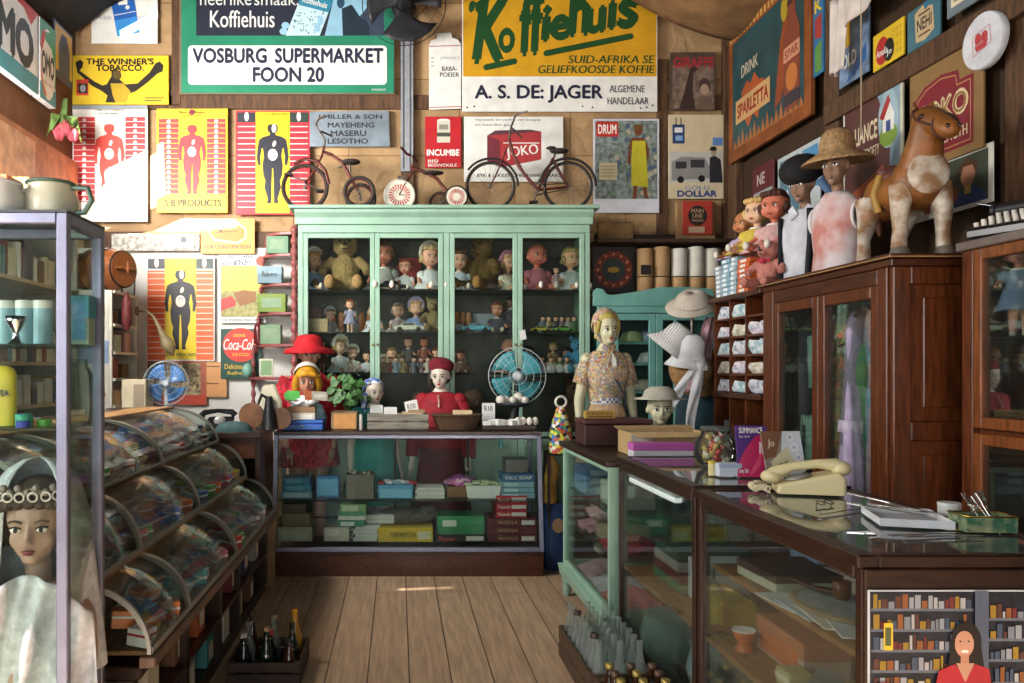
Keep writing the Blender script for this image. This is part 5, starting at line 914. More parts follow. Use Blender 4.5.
def D(o, x, sh, rz, sc, label, dress='#d8d4d0', hair='#6a4526', skin=None, trim='#e4e0da', y=6.25, dz=0):
    rc = {DD: C(dress), DH: C(hair), DT: C(trim)}
    if skin: rc[DS] = SK_(skin)
    return dup(o, (cp(x, y), y, (SZ[sh] if sh < 3 else .822)+dz), rad(rz), label, G_, sc, rc)
KIDS.clear()
D(d_sit, 384, 0, 0, .62, 'large doll in a plain grey dress behind the first door post', '#a9a8a2', '#5a3a26', '#b5705a')
D(d_sit, 405, 0, -8, .40, 'small red haired doll with white skirt beside the grey dressed doll', '#d4d4d8', '#7a2f1c', '#d89a80', y=6.2)
D(d_bon, 430, 0, 14, .56, 'blonde doll in a frilly white dress and lace bonnet on the top shelf', '#dcdce0', '#c9a878', '#e0a48c', '#c8b8a8', y=6.22)
D(d_bon, 508, 0, 20, .46, 'doll in a white coat and pink hat on the top shelf', '#d8d2bc', '#c09a6a', None, '#b97a92')
D(d_sit, 571, 0, 12, .54, 'fair haired doll in a long white dress at the corner of the top shelf', '#d0d6d8', '#a5905c', '#d6a482')
D(d_std, 556, 0, 10, .17, 'tiny doll with dark hair and striped dress on the top shelf', '#a88a94', '#4a2a20', y=6.12)
D(d_sit, 374, 1, 0, .34, 'grey curly doll in a pale frilled dress on the second shelf', '#c4c8d4', '#9a9084')
D(d_bon, 416, 1, 0, .40, 'doll in a lilac bonnet and blue skirt on the second shelf', '#7d98c4', '#c8a070', None, '#b5a8c8')
D(d_sit, 398, 1, 10, .36, 'doll with ash hair and dusty pink dress on the second shelf', '#b8a4a4', '#8a7868')
D(d_sit, 497, 1, -6, .38, 'brown curly haired doll beside the turquoise toy car', '#4a4a58', '#6a3420', '#c98a6a')
D(d_std, 511, 1, 0, .26, 'dark doll with black hair against the door post on the second shelf', '#2e2c34', '#17130f', '#6a4a3a')
D(d_bon, 340, 2, 30, .42, 'doll lying back in a long white lace gown on the third shelf', '#d8dade', '#b98f5a', '#cfa88a')
D(d_sit, 367, 2, -6, .26, 'small dark haired doll in white on the third shelf', '#cfd2d8', '#3a2418')
D(d_std, 322, 2, 0, .24, 'doll in a brown coat near the red hatted mannequin on the third shelf', '#6f5a44', '#4a3020')
D(d_std, 424, 2, 0, .26, 'doll with dark red hair and orange face on the third shelf', '#8a4a3a', '#5a1c1c', '#c87a58')
D(d_std, 408, 2, 8, .26, 'doll with chestnut hair facing aside among the figurines', '#5f5a58', '#6a3a20')
D(d_sit, 447, 2, 0, .27, 'brown doll sitting first of a pair behind the red beret', '#6a4636', '#3c2418', '#a8684c')
D(d_sit, 461, 2, 0, .27, 'brown doll sitting second of a pair behind the red beret', '#7a5a48', '#4a2c1c', '#b0745a')
D(d_bab, 509, 2, 0, .42, 'bare headed pink baby doll on the third shelf above the fan', '#b98a7a', skin='#c98a70')
D(d_sit, 529, 2, 0, .32, 'doll with bushy black hair and dark dress on the third shelf', '#3a3438', '#15120f', '#5a4034')
D(d_std, 553, 2, 0, .22, 'doll with golden hair and tan smock near the blue plush', '#a8845c', '#b08a4a')
D(d_bab, 473, 3, -10, .62, 'baby doll in a dull green dress low in the cabinet beside the fan', '#4a6a58', skin='#8f6a58')
D(d_bon, 330, 1, 15, .30, 'doll in a grey bonnet and white smock beside the tan wicker box', '#b8b8bc', '#7a5a3a', None, '#a8a8ac', y=6.3)
D(d_sit, 392, 2, -10, .30, 'doll with sandy hair and cream dress at the second door post', '#c4bca8', '#a07a4a')
D(d_sit, 437, 2, 12, .30, 'doll with copper hair and grey dress behind the red beret', '#8a8c94', '#8a4424')
D(d_bon, 353, 2, 0, .32, 'doll in a lace cap and ivory dress between the white gowned dolls', '#cfcabc', '#8a6a44', None, '#d4d0c8', y=6.32)
D(d_sit, 567, 2, -14, .30, 'doll with black fringe and beige dress beside the blue plush', '#a89878', '#2a1c14', y=6.3)
D(d_sit, 420, 3, 10, .56, 'large doll in a faded green dress low in the cabinet behind the red beret', '#6a7a6a', '#5a4430', '#a07860')
# ---- bears
def bear(label, loc, rz, sc, c, muz=None):
    fur = M(c, .95, 0, .3, 45, .5); t = thing('teddy_bear', label, 'teddy bear', loc, rz, 'bears in the mint cabinet'); b = MB()
    b.ball((0, 0, .21), (.16, .14, .22), fur); b.ball((0, -.01, .52), (.145, .135, .135), fur); b.ball((0, -.125, .485), (.065, .07, .055), fur)
    for q in (-1, 1):
        b.ball((q*.12, .01, .64), (.052, .03, .055), fur); b.tube([(q*.13, 0, .36), (q*.23, -.05, .27), (q*.25, -.12, .20)], [.06, .055, .05], fur, 10); b.tube([(q*.09, -.05, .07), (q*.14, -.22, .065), (q*.15, -.32, .075)], [.08, .07, .065], fur, 10); b.ball((q*.15, -.34, .085), (.06, .04, .08), fur)
    b.build('body', t, remesh=.016)
    b = MB(); b.ball((0, -.2, .51), (.025, .02, .02), EYED, 8, 6)
    for q in (-1, 1): b.ball((q*.055, -.135, .555), .016, EYED, 8, 6)
    b.tube([(-.03, -.185, .465), (0, -.2, .458), (.03, -.185, .465)], .006, EYED, 5); b.build('eyes_and_nose', t); t.scale = (sc,)*3; return t
bear('large tan teddy bear on the top shelf beside the blue dressed doll', (cp(345), 6.24, SZ[0]), 0, .70, '#8f7448')
bear('dark brown bear half hidden behind the blue dressed doll', (cp(320, 6.34), 6.33, SZ[0]), rad(20), .58, '#4a3a26')
bear('olive brown bear turned aside on the top shelf beside the pink hatted doll', (cp(483), 6.25, SZ[0]), rad(-40), .66, '#6e5426')
bear('small golden teddy bear on the second shelf against the door post', (cp(434), 6.18, SZ[1]), 0, .40, '#7d6a44')
bear('dark brown bear low in the cabinet beside the fan and patterned bag', (cp(579), 6.22, .822), rad(-12), .72, '#5a4028')
bear('bright blue plush animal with round head on the third shelf', (cp(578), 6.2, SZ[2]), rad(-10), .42, '#4a8fb4')
# ================================================================ goods
def carton(name, label, cat, c, d, col, text=None, tcol='#e8e4da', group=None, lid=False, panel=None, rot=0, face='-y', open_=False, rough=.6, sidecol=None):
    """c: centre of the base, d: width, depth, height"""
    m = M(col, rough, 0, .1, 12); w, dp, h = d; t = thing(name, label, cat, c, rot, group) if (lid or panel or text or open_) else None
    b = MB()
    if open_:
        e = .004; b.box(-w/2, w/2, -dp/2, -dp/2+e, 0, h, m); b.box(-w/2, w/2, dp/2-e, dp/2, 0, h, m); b.box(-w/2, -w/2+e, -dp/2+e, dp/2-e, 0, h, m); b.box(w/2-e, w/2, -dp/2+e, dp/2-e, 0, h, m); b.box(-w/2+e, w/2-e, -dp/2+e, dp/2-e, 0, e, m)
    else: b.box(-w/2, w/2, -dp/2, dp/2, 0, h, m)
    if not t: return b.build(name, tag=(label, cat, group), loc=Vector(c), rot=(0, 0, rot), bevel=min(.003, h*.1))
    b.build('body', t, bevel=min(.003, h*.1))
    if lid: b = MB(); b.box(-w/2-.002, w/2+.002, -dp/2-.002, dp/2+.002, h*.55, h+.002, M(lid if isinstance(lid, str) else col, rough, 0, .1, 12)); b.build('lid', t, bevel=.002)
    if face == '-y': s = Sign((-w/2, -dp/2-.0025, h), (w, 0, 0), (0, 0, -h), (0, -1, 0))
    else: s = Sign((-w/2-.0025, dp/2, h), (0, -dp, 0), (0, 0, -h), (-1, 0, 0))
    if panel: x0, y0, x1, y1, pc = panel; s.rect(x0, y0, x1, y1, M(pc, .6, 0, .08, 20)); s.pic.build('label_panel', t)
    if text: tx, x0, y0, x1, y1 = text; s.text(tx, x0, y0, x1, y1, M(tcol, .5), .02); s.let.build('lettering', t)
    return t
def X(px, Y): return wx(px, Y)
# ---- behind the glass of the display counter
YS = 5.52; zs, zb = .49, .198
def shelfbox(px0, px1, h, col, name, label, z=zs, dp=.2, Y=YS, cat='box', **k):
    x0, x1 = X(px0, Y-dp/2), X(px1, Y-dp/2); return carton(name, label, cat, ((x0+x1)/2, Y, z), (x1-x0, dp, h), col, **k)
BXG = 'boxes in the display counter'
shelfbox(281, 312, .045, '#7fa0b0', 'flat_box', 'pale blue flat box lowest at the end of the upper glass shelf', group=BXG, panel=(.1, .2, .9, .8, '#9fc0d0')); shelfbox(282, 311, .045, '#3f88a4', 'flat_box', 'mid blue flat box lying on the pale blue one on the upper glass shelf', z=zs+.047, group=BXG, panel=(.1, .2, .7, .8, '#5fa4bc')); shelfbox(283, 310, .045, '#2f6f92', 'flat_box', 'dark blue flat box topmost of three on the upper glass shelf', z=zs+.094, group=BXG, panel=(.1, .2, .7, .8, '#4f8fae'))
shelfbox(316, 339, .14, '#2d6fa4', 'comb_card', 'blue card with white comb lines behind the glass of the display counter', dp=.12, panel=(.05, .1, .95, .9, '#5f9fc4'))
t = shelfbox(346, 374, .16, '#6d675c', 'trinket_box', 'open grey box of mixed metal trinkets in the display counter', dp=.2, Y=5.5, open_=True)
for i in range(14): k_ = MB().ball((0, 0, 0), (.018, .014, .012), M(R.choice(['#c8c4bc', '#8a7a5a', '#a8a098']), .3, .6), 8, 6).build('trinket', tag=('small metal trinket heaped in the open grey box', 'trinket', 'trinkets in the grey box'), loc=Vector((X(350+20*R.random(), 5.45), 5.42+.16*R.random(), zs+.15+.02*R.random())))
t = shelfbox(378, 413, .09, '#4a90b4', 'tray_box', 'blue tray box with red and white packets on the upper glass shelf', panel=(.05, .3, .95, .95, '#6fb0cc'))
for i in range(5): carton('packet', ('red', 'white', 'pale blue', 'white', 'red')[i]+' packet heaped on the blue tray box', 'packet', (X(381+7*i, 5.45), 5.5, zs+.092+.004*(i % 2)), (.04, .12, .016), ('#b5323e', '#d8d8dc', '#8fb4cc', '#d0d0d4', '#c2303c')[i], group='packets on the blue tray box', rot=.2*i)
for i in range(6): shelfbox(415+i % 3, 445-i % 2, .011, ('#d8d4cc', '#c9c4ba', '#e0dcd4')[i % 3], 'paper_pad', 'cream paper pad in the loose pile behind the counter glass', z=zs+.012*i, group='paper pads in the pile')
shelfbox(447, 470, .075, '#7d5a38', 'carton', 'brown carton holding purple patterned packets', Y=5.56)
MB().sheet(lambda u, v: (X(445, 5.5)+.24*u, 5.46+.18*v, zs+.085+.05*math.sin(3.14*u)*math.sin(3.14*v)+.012*math.sin(11*u+7*v)), 14, 8, patchwork('purple_packet_print', ['#8a3f86', '#c46a9a', '#5f3a7a', '#d8a0b8'], 40)).build('packet', tag=('crumpled purple and pink packet lying on the brown carton', 'packet'), solid=.012)
t = MB(); x = X(466, 5.42); b = MB(); b.prism([(x, 5.42, zs+.085), (x+.24, 5.42, zs+.085), (x+.225, 5.42, zs), (x+.015, 5.42, zs)], (0, .2, 0), M('#d8d8d4', .6, 0, .06)); b.build('white_tray', tag=('white tapered tray with pale green packets on the upper glass shelf', 'tray'), bevel=.003)
for i in range(5): carton('packet', 'pale green packet lying in the white tapered tray', 'packet', (x+.04+.04*i, 5.5, zs+.087+.008*(i % 2)), (.05, .13, .014), '#b9c89a', group='green packets in the tray', rot=.25*i-.4)
for i in range(3): shelfbox(501+i*.4, 535-i*.4, .036, ('#7f9fae', '#6f97ac', '#7fa4b4')[i], 'flat_box', 'light blue flat box, %s of the three under the dark blue box' % ('lowest', 'middle', 'topmost')[i], z=zs+.038*i, group=BXG, panel=(.08, .2, .5, .8, '#a9c4cc'))
shelfbox(502, 535, .05, '#2a5a86', 'flat_box', 'dark blue box with white words on the light blue boxes', z=zs+.114, group=BXG, text=('TALC SOAP', .08, .25, .9, .7)); shelfbox(506, 528, .09, '#6a6460', 'box', 'grey brown box behind the dark blue one at the counter corner', z=zs+.166, Y=5.58)
b = MB(); b.lathe([(.004, .07), (.012, .065), (.014, .05), (.015, .0)], (0, 0, 0), M('#4fa4b0', .3), 10); b.build('hanging_flask', tag=('small turquoise flask hanging under the counter top', 'flask'), loc=Vector((X(501, 5.45), 5.45, .83)))
shelfbox(278, 312, .10, '#a8a48c', 'box', 'cream shoe box at the dark end of the bottom shelf', z=zb, group=BXG, panel=(.1, .3, .9, .9, '#b9b5a0')); shelfbox(282, 310, .09, '#7a6a4c', 'box', 'tan box stacked on the cream shoe box', z=zb+.102, group=BXG); shelfbox(284, 306, .06, '#5a4a3c', 'box', 'brown narrow box stacked on the tan box', z=zb+.194, group=BXG)
shelfbox(324, 349, .095, '#bdb9a4', 'box', 'cream box beside the shoe box on the bottom shelf', z=zb, group=BXG, panel=(.1, .1, .6, .6, '#d8d4c4')); shelfbox(338, 365, .045, '#4a8a74', 'box', 'green box on the cream box with white label', z=zb+.097, group=BXG, panel=(.1, .2, .6, .8, '#d0d4c8')); shelfbox(338, 366, .05, '#d0d0c4', 'box', 'white box with green edge above the green box', z=zb+.144, group=BXG, lid='#5f9a7c'); shelfbox(340, 366, .055, '#8fae7c', 'box', 'light green box topmost beside the trinket box shelf', z=zb+.196, group=BXG, panel=(.1, .2, .7, .8, '#c9d0b4'))
for i in range(4): shelfbox(349+2*(i % 2), 377+3*(i % 2), .026, '#c9c9c4', 'packet', 'white packet with dark ends in the low pile beside the yellow box', z=zb+.027*i, group='white packets in the low pile', panel=(0, .1, .15, .9, '#3a3a3c'))
for i in range(2): shelfbox(366, 394, .03, '#d4d4d0', 'packet', 'white envelope packet before the grey fur', z=zb+.11+.031*i, group='white envelope packets', Y=5.58)
shelfbox(378, 433, .095, '#d3b21f', 'box', 'yellow box with black capitals on the bottom shelf', z=zb, group=BXG, text=('TOP-NOTCH', .22, .3, .68, .68), tcol='#2a2418', panel=(.72, .25, .96, .8, '#d8d4a8'), dp=.24)
b = MB(); b.ball((0, 0, .05), (.22, .1, .06), M('#6a625a', .95, 0, .4, 40, .6), 16, 8); b.ball((.16, -.01, .075), (.07, .07, .055), M('#4e4842', .95, 0, .4, 40, .6), 12, 8); b.build('fur_stole', tag=('grey fur stole draped over the yellow box', 'fur'), loc=Vector((X(405, 5.6), 5.58, zb+.097)), remesh=.012)
shelfbox(436, 486, .05, '#2a2628', 'box', 'black box with red letters under the green shoe box', z=zb, group=BXG, text=('Bester', .06, .2, .4, .85), tcol='#c23a44', panel=(.6, .2, .95, .8, '#c9c4b8'), dp=.24); shelfbox(438, 484, .12, '#2f7d4c', 'box', 'green shoe box with dark shoes pictured, on the black box', z=zb+.052, group=BXG, panel=(.1, .2, .4, .55, '#cfd4c4'), dp=.24, lid='#348a54')
for i in range(3): shelfbox(489-i*.3, 537, .052, '#5e1a22', 'box', 'maroon box with gold letters, %s of the three under the red boxes' % ('lowest', 'middle', 'topmost')[i], z=zb+.054*i, group=BXG, text=('NORILLA', .2, .3, .6, .7), tcol='#b08a5a', panel=(.68, .25, .95, .8, '#cfcac0') if i != 1 else None, dp=.24)
for i in range(3): shelfbox(496, 527, .048, '#b3242f', 'box', 'bright red box with white label, %s of the three on the maroon boxes' % ('lowest', 'middle', 'topmost')[i], z=zb+.163+.05*i, group=BXG, text=('Tussels', .05, .3, .45, .7), panel=(.5, .25, .97, .75, '#d8d0cc'), dp=.22)
# ---- on top of the display counter
ZT = .952
def topbox(px0, px1, py0, py1, col, name, label, Y=5.55, dp=.2, z=ZT, **k):
    yf = Y-dp/2; x0, x1 = X(px0, yf), X(px1, yf); h = (py1-py0)/F*yf; return carton(name, label, k.pop('cat', 'box'), ((x0+x1)/2, Y, z), (x1-x0, dp, h), col, **k)
t = thing('cash_box', 'blue metal cash box with a small lock, on the corner of the display counter', 'cash box', (X(303, 5.45), 5.5, ZT)); b = MB(); b.box(-.14, .14, -.09, .09, 0, .045, M('#2f5aa8', .35)); b.build('body', t, bevel=.006); b = MB(); b.box(-.142, .142, -.092, .092, .046, .068, M('#3563b4', .35)); b.build('lid', t, bevel=.006); b = MB(); b.ball((0, -.094, .03), (.012, .006, .01), CHROME, 10, 6); b.build('lock', t)
topbox(288, 315, 410, 423, '#c9c4b8', 'carton', 'white and brown carton with barcode marks on the blue cash box', z=ZT+.069, Y=5.5, dp=.14, lid='#8a6a4a', panel=(.1, .6, .9, .95, '#e0dcd4'))
b = MB(); b.sheet(lambda u, v: (-.1+.2*u, -.07+.14*v, .03+.03*math.sin(5*u+2)*math.sin(4*v)+.015*math.sin(13*u+9*v)), 16, 10, M('#e0e2e4', .8, 0, .08)); b.build('tissue_paper', tag=('crumpled white tissue paper heaped on the carton', 'paper'), loc=Vector((X(302, 5.45), 5.5, ZT+.165)), solid=.02)
b = MB(); b.prism([(-.05, 0, -.025), (.0, 0, -.035), (.055, 0, -.015), (.05, 0, .03), (-.03, 0, .035), (-.055, 0, .01)], (0, .004, 0), M('#4fae4c', .6)); b.build('green_tag', tag=('bright green card tag before the yellow haired bust', 'tag'), loc=Vector((X(292, 5.42), 5.42, ZT+.235)))
s = Sign((X(305, 5.4), 5.4, ZT+.27), (.155, 0, .0), (0, 0, -.07), (0, -1, 0)); s.board([(0, .0), (1, .15), (1, 1), (0, .9)], M('#9a938a', .7), .012); s.poly([(0, 0), (.3, .04), (.3, .93), (0, .9)], M('#a5552f', .7)); s.rect(.4, .35, .9, .7, M('#b9b4a8', .7)); s.done('wooden_plaque', 'small grey and rust wooden plaque above the tissue paper', 'plaque')
t = topbox(331, 357, 413, 431, '#8a7458', 'small_crate', 'small wooden crate with a tan handwritten card, under the potted ivy', dp=.16, panel=(.1, .1, .95, .95, '#c98f54'), text=None)
t = thing('ivy_plant', 'green ivy growing in a pot on the display counter beside the red hat', 'plant', (X(347, 5.62), 5.68, ZT)); b = MB(); b.lathe([(.05, 0), (.07, .11), (.075, .115)], (0, 0, 0), M('#6a5440', .7), 14); b.build('pot', t); b = MB(); LF = M('#3f6a34', .5, 0, .35, 20); L2 = M('#56834a', .5, 0, .3, 20)
for i in range(70):
    a_ = R.random()*6.28; r_ = .03+.13*R.random(); z_ = .13+.2*R.random(); c = Vector((r_*math.cos(a_), r_*.7*math.sin(a_)-.02, z_+.04)); n = Vector((math.cos(a_), math.sin(a_)-.8, .6)).normalized(); u = n.orthogonal().normalized(); w_ = n.cross(u); k = .022+.016*R.random()
    b.add([c+u*k*1.3, c+w_*k*.9+u*k*.3, c+w_*k*.7-u*k*.8, c-u*k*.6+n*.004, c-w_*k*.7-u*k*.8, c-w_*k*.9+u*k*.3], [(0, 1, 2, 3), (0, 3, 4, 5)], R.choice([LF, L2]), False)
b.build('foliage', t, solid=.001); b = MB()
for i in range(9): a_ = i*.7; b.tube([(0, 0, .1), (.05*math.cos(a_), .04*math.sin(a_), .2), (.11*math.cos(a_), .08*math.sin(a_), .27)], .003, L2, 5)
b.build('stem', t)
b = MB(); b.lathe([(.012, 0), (.012, .1), (.008, .105)], (0, 0, 0), M('#b9b4ac', .4), 10); b.build('tube', tag=('pale tube standing between the small crate and the grey crate', 'tube'), loc=Vector((X(361, 5.48), 5.48, ZT)))
GW = M('#8b8478', .8, 0, .3, 8, .2, stretch=(1, 10, 10))
def slat_crate(name, label, loc, w, d, h, m, n=2, rot=0, cat='crate', group=None):
    t = thing(name, label, cat, loc, rot, group); b = MB(); sh = h/n
    for i in range(n):
        z0, z1 = i*sh+.004, (i+1)*sh-.004; b.box(-w/2, w/2, -d/2, -d/2+.012, z0, z1, m); b.box(-w/2, w/2, d/2-.012, d/2, z0, z1, m); b.box(-w/2, -w/2+.012, -d/2+.012, d/2-.012, z0, z1, m); b.box(w/2-.012, w/2, -d/2+.012, d/2-.012, z0, z1, m)
    b.build('side_slat', t, bevel=.002); b = MB(); b.box(-w/2+.012, w/2-.012, -d/2+.012, d/2-.012, 0, .012, m); b.build('base', t)
    b = MB()
    for sx in (-1, 1):
        for sy in (-1, 1): b.cbox((sx*(w/2-.024), sy*(d/2-.024), .012), (.022, .022, h-.016), m)
    b.build('corner_post', t); return t
slat_crate('slatted_crate', 'grey weathered slatted crate on the display counter before the blue headscarf', (X(398, 5.5), 5.55, ZT), .42, .18, .11, GW)
def pricecard(px, py, w, h, txt, label, Y, tilt=0):
    s = Sign((X(px, Y), Y, wz(py, Y)), (Y/F*math.cos(tilt), 0, -Y/F*math.sin(tilt)), (-Y/F*math.sin(tilt), 0, -Y/F*math.cos(tilt)), (0, -1, 0)); s.board([(0, 0), (w, h)], M('#dadad6', .6), .002)
    if txt: s.text(txt, w*.18, 3, w*.8, 8, P_('#2a2a34'), .02)
    return s.done('price_card', label, 'card', 'white cards on the display counter')
pricecard(370, 405, 13, 27, None, 'blank white card standing at the end of the grey crate', 5.67); pricecard(384, 407, 13, 20, None, 'wide blank white card standing in the grey crate', 5.5); pricecard(404, 402, 13, 24, 'R150', 'white price card tilted beside the red jacket', 5.5, -.2); pricecard(482, 403, 13, 29, 'R10', 'white price card behind the white tray with eggs', 5.655)
for i in range(3): topbox(396+i*6, 421+i*2, 418, 421, ('#a98f6c', '#b8a080', '#9a7f5c')[i], 'paper_bundle', 'tan paper bundle lying %s in the grey crate' % ('lowest', 'middle', 'uppermost')[i], z=ZT+.08+.017*i, dp=.14, group='paper bundles in the grey crate')
WK = M('#5f452f', .8, 0, .4, 40, .6, kind='wave'); t = thing('woven_basket', 'flat brown woven basket on the counter before the red jacket', 'basket', (X(457, 5.5), 5.53, ZT)); b = MB(); b.loft([(0, .13, .075), (.05, .155, .09), (.095, .17, .1), (.1, .175, .105), (.095, .16, .09), (.02, .13, .07)], WK, 26); b.build('body', t); b = MB(); b.torus((0, 0, .098), .172, .008, WK, 'z', 30, 6, rx=.102); b.build('rim', t)
topbox(454, 472, 409, 417, '#c4a882', 'soap_box', 'cream and tan box lying in the woven basket', Y=5.5, dp=.1, z=ZT+.075, lid='#d0b894')
t = thing('white_tray', 'dark tray of white soaps and eggs at the end of the display counter', 'tray', (X(508, 5.5), 5.53, ZT)); b = MB(); b.box(-.18, .18, -.1, .1, 0, .03, M('#3a2c24', .5)); b.build('tray', t, bevel=.004)
for i in range(6): carton('soap_bar', 'white soap bar in the dark tray at the counter end', 'soap', (X(487+6*i, 5.46), 5.47+.02*(i % 2), ZT+.031), (.055, .09, .028+.006*(i % 3)), '#d4d4d0', group='soap bars in the dark tray', rot=.15*i)
eg = None
for i in range(4):
    p = (X(517+6*i, 5.5), 5.47+.02*(i % 2), ZT+.032)
    eg = MB().ball((0, 0, .026), (.022, .022, .028), M('#d8d2c8', .4), 12, 8).build('egg', tag=('white egg lying in the dark tray', 'egg', 'eggs in the dark tray'), loc=Vector(p)) if i == 0 else dup(eg, p, 0)
t = thing('kitchen_scale', 'dark kitchen scale carrying large white eggs in front of the big fan', 'scale', (X(516, 5.6), 5.68, ZT)); b = MB(); b.box(-.07, .07, -.05, .05, 0, .03, IRON); b.loft([(.03, .05, .04), (.08, .03, .025), (.14, .035, .03)], IRON, 14); b.build('body', t); b = MB(); b.lathe([(.03, .14), (.11, .155), (.125, .175), (.12, .176), (.1, .162), (.0, .15)], (0, 0, 0), M('#2a2c34', .35, .3), 24); b.build('pan', t)
for i in range(5): p = (X(502, 5.6)+.043*i, 5.66+.03*(i % 2), ZT+.166+.02*(i == 3)); o = MB().ball((0, 0, .03), (.036, .034, .033) if i in (0, 3) else (.026, .026, .026), M('#d4cec4', .5, 0, .15, 20), 12, 8).build('ostrich_egg' if i in (0, 3) else 'egg', tag=(('big pale egg first on the scale pan', 'small pale egg between the big ones on the scale pan', 'small pale egg touching the raised one on the scale pan', 'big pale egg raised highest on the scale pan', 'small pale egg last on the scale pan')[i], 'egg', 'eggs on the scale'), loc=Vector(p))
# ---- fans
def fan(label, loc, r, bladec, cage, rz=0, base=True, pole=.2, tiltx=0, hubc=None, wires=26, name='desk_fan', cagec=M('#a9b2b4', .4, .3)):
    t = thing(name, label, 'fan', loc, rz); E = Matrix.Translation((0, 0, pole+r)) @ Euler((tiltx, 0, 0)).to_matrix().to_4x4()
    b = MB(); b.T = E
    for rr, y in ((1, 0), (.8, -.035*r/.15), (.55, -.05*r/.15), (.3, -.055*r/.15)): b.torus((0, y, 0), r*rr, .0035 if rr == 1 else .0018, cagec, 'y', 40, 6)
    for i in range(wires): a_ = 2*math.pi*i/wires; b.tube([(r*math.cos(a_), 0, r*math.sin(a_)), (.8*r*math.cos(a_), -.035*r/.15, .8*r*math.sin(a_)), (.12*r*math.cos(a_), -.058*r/.15, .12*r*math.sin(a_))], .0011, cagec, 4)
    b.build('cage', t)
    b = MB(); b.T = E
    for i in range(cage):
        a0 = 2*math.pi*i/cage+.5
        b.sheet(lambda u, v: ((.12+.78*u)*r*math.cos(a0+(v-.5)*(.78+.5*u)*4/cage+.25*u), .012+.03*(v-.5), (.12+.78*u)*r*math.sin(a0+(v-.5)*(.78+.5*u)*4/cage+.25*u)), 8, 6, bladec)
    b.build('blade', t, solid=.002)
    b = MB(); b.T = E; b.tube([(0, -.06*r/.15, 0), (0, -.05*r/.15, 0), (0, .0, 0)], [.1*r, .17*r, .17*r], hubc or M('#b9bcc2', .45), 16); b.build('hub', t); b = MB(); b.T = E; b.tube([(0, .02, 0), (0, .05, 0), (0, .12, 0)], [.2*r, .3*r, .22*r], hubc or IRON, 14); b.build('motor', t)
    if base: b = MB(); b.tube([(0, .07, pole+r*.8), (0, .06, pole*.5), (0, .04, .03)], [.018, .016, .02], hubc or IRON, 10); b.loft([(0, .1*r/.15, .075*r/.15), (.02, .095*r/.15, .07*r/.15), (.035, .05*r/.15, .04*r/.15)], hubc or IRON, 20); b.build('stand', t)
    return t
fan('large desk fan with teal blades in a wire cage behind the eggs', (X(518, 5.72), 5.76, ZT), .205, M('#2f8791', .35, key='teal_blade'), 4, rad(-4), pole=.16)
fan('desk fan with bright blue blades behind the sweet cases', (X(166, 5.45), 5.45, .967), .148, M('#3f7fc4', .3, key='blue_blade'), 4, rad(14), pole=.155, hubc=M('#c9ccd0', .3), wires=30)
fan('black caged fan mounted high on the timber post', (X(404, 6.2), 6.22, wz(2, 6.2)-.33), .325, M('#2a2a2e', .5), 3, 0, False, 0, name='wall_fan', cagec=IRON, wires=20, hubc=IRON)
b = MB(); b.box(-.05, .05, 0, .03, 0, 1.06, M('#c4c8d0', .35, .6)); b.box(-.034, -.026, -.006, 0, .02, 1.04, ALUD); b.box(.02, .028, -.006, 0, .02, 1.04, ALUD); b.build('metal_channel', tag=('upright silver metal channel on the timber post below the black fan', 'channel'), loc=Vector((X(407, 6.43), 6.43, wz(171, 6.43))))
# ---- on the mint cabinet: two tricycles and a bicycle
ZC = 2.585; YC = 6.18
def q(px, py, dy=0, Y=YC): p = wp(px, py, Y); return Vector((p.x, Y+dy, p.z))
RU = M('#5e2a24', .5, .3, .4, 30, key='rusty_red'); TY = M('#2c2420', .8, 0, .2, 30, key='tyre_rubber'); STL = M('#6f6862', .4, .7, .3, 30)
def wheel(parent, c, r, rim, spokes=14, tyre=.014, disc=None, name='wheel', tm=None):
    b = MB(); b.torus(c, r-tyre, tyre, tm or TY, 'y', 36, 8); o = b.build(name, parent, world=True); b = MB()
    if disc:
        b.tube([c+Vector((0, -.008, 0)), c+Vector((0, .008, 0))], [r-tyre*1.5]*2, disc, 28); b.build('disc', o, world=True); b = MB()
        for i in range(22): a_ = 2*math.pi*i/22; b.prism([c+Vector((r*.34*math.cos(a_-.05), -.0095, r*.34*math.sin(a_-.05))), c+Vector((r*.34*math.cos(a_+.05), -.0095, r*.34*math.sin(a_+.05))), c+Vector((r*.66*math.cos(a_+.07), -.0095, r*.66*math.sin(a_+.07))), c+Vector((r*.66*math.cos(a_-.07), -.0095, r*.66*math.sin(a_-.07)))], (0, -.001, 0), rim)
        b.build('ray_pattern', o, world=True); return o
    b.torus(c, r-tyre*2.1, .005, rim, 'y', 36, 6)
    for i in range(spokes): a_ = 2*math.pi*i/spokes; b.tube([c+Vector((.012*math.cos(a_+1), 0, .012*math.sin(a_+1))), c+Vector(((r-tyre*2)*math.cos(a_), 0, (r-tyre*2)*math.sin(a_)))], .0013, STL, 4)
    b.tube([c+Vector((0, -.025, 0)), c+Vector((0, .025, 0))], .012, STL, 10); b.build('spoke_wheel', o, world=True); return o
t = thing('tricycle', 'rusty red tricycle with one large front wheel on the cabinet before the chart', 'tricycle', (X(330, YC), YC, ZC)); rf = 24/F*YC
c = Vector((X(305, YC), YC, ZC+rf)); wheel(t, c, rf, RU, 16)
for dy in (-.12, .12): wheel(t, Vector((X(360, YC), YC+dy, ZC+.124)), .124, RU, 10)
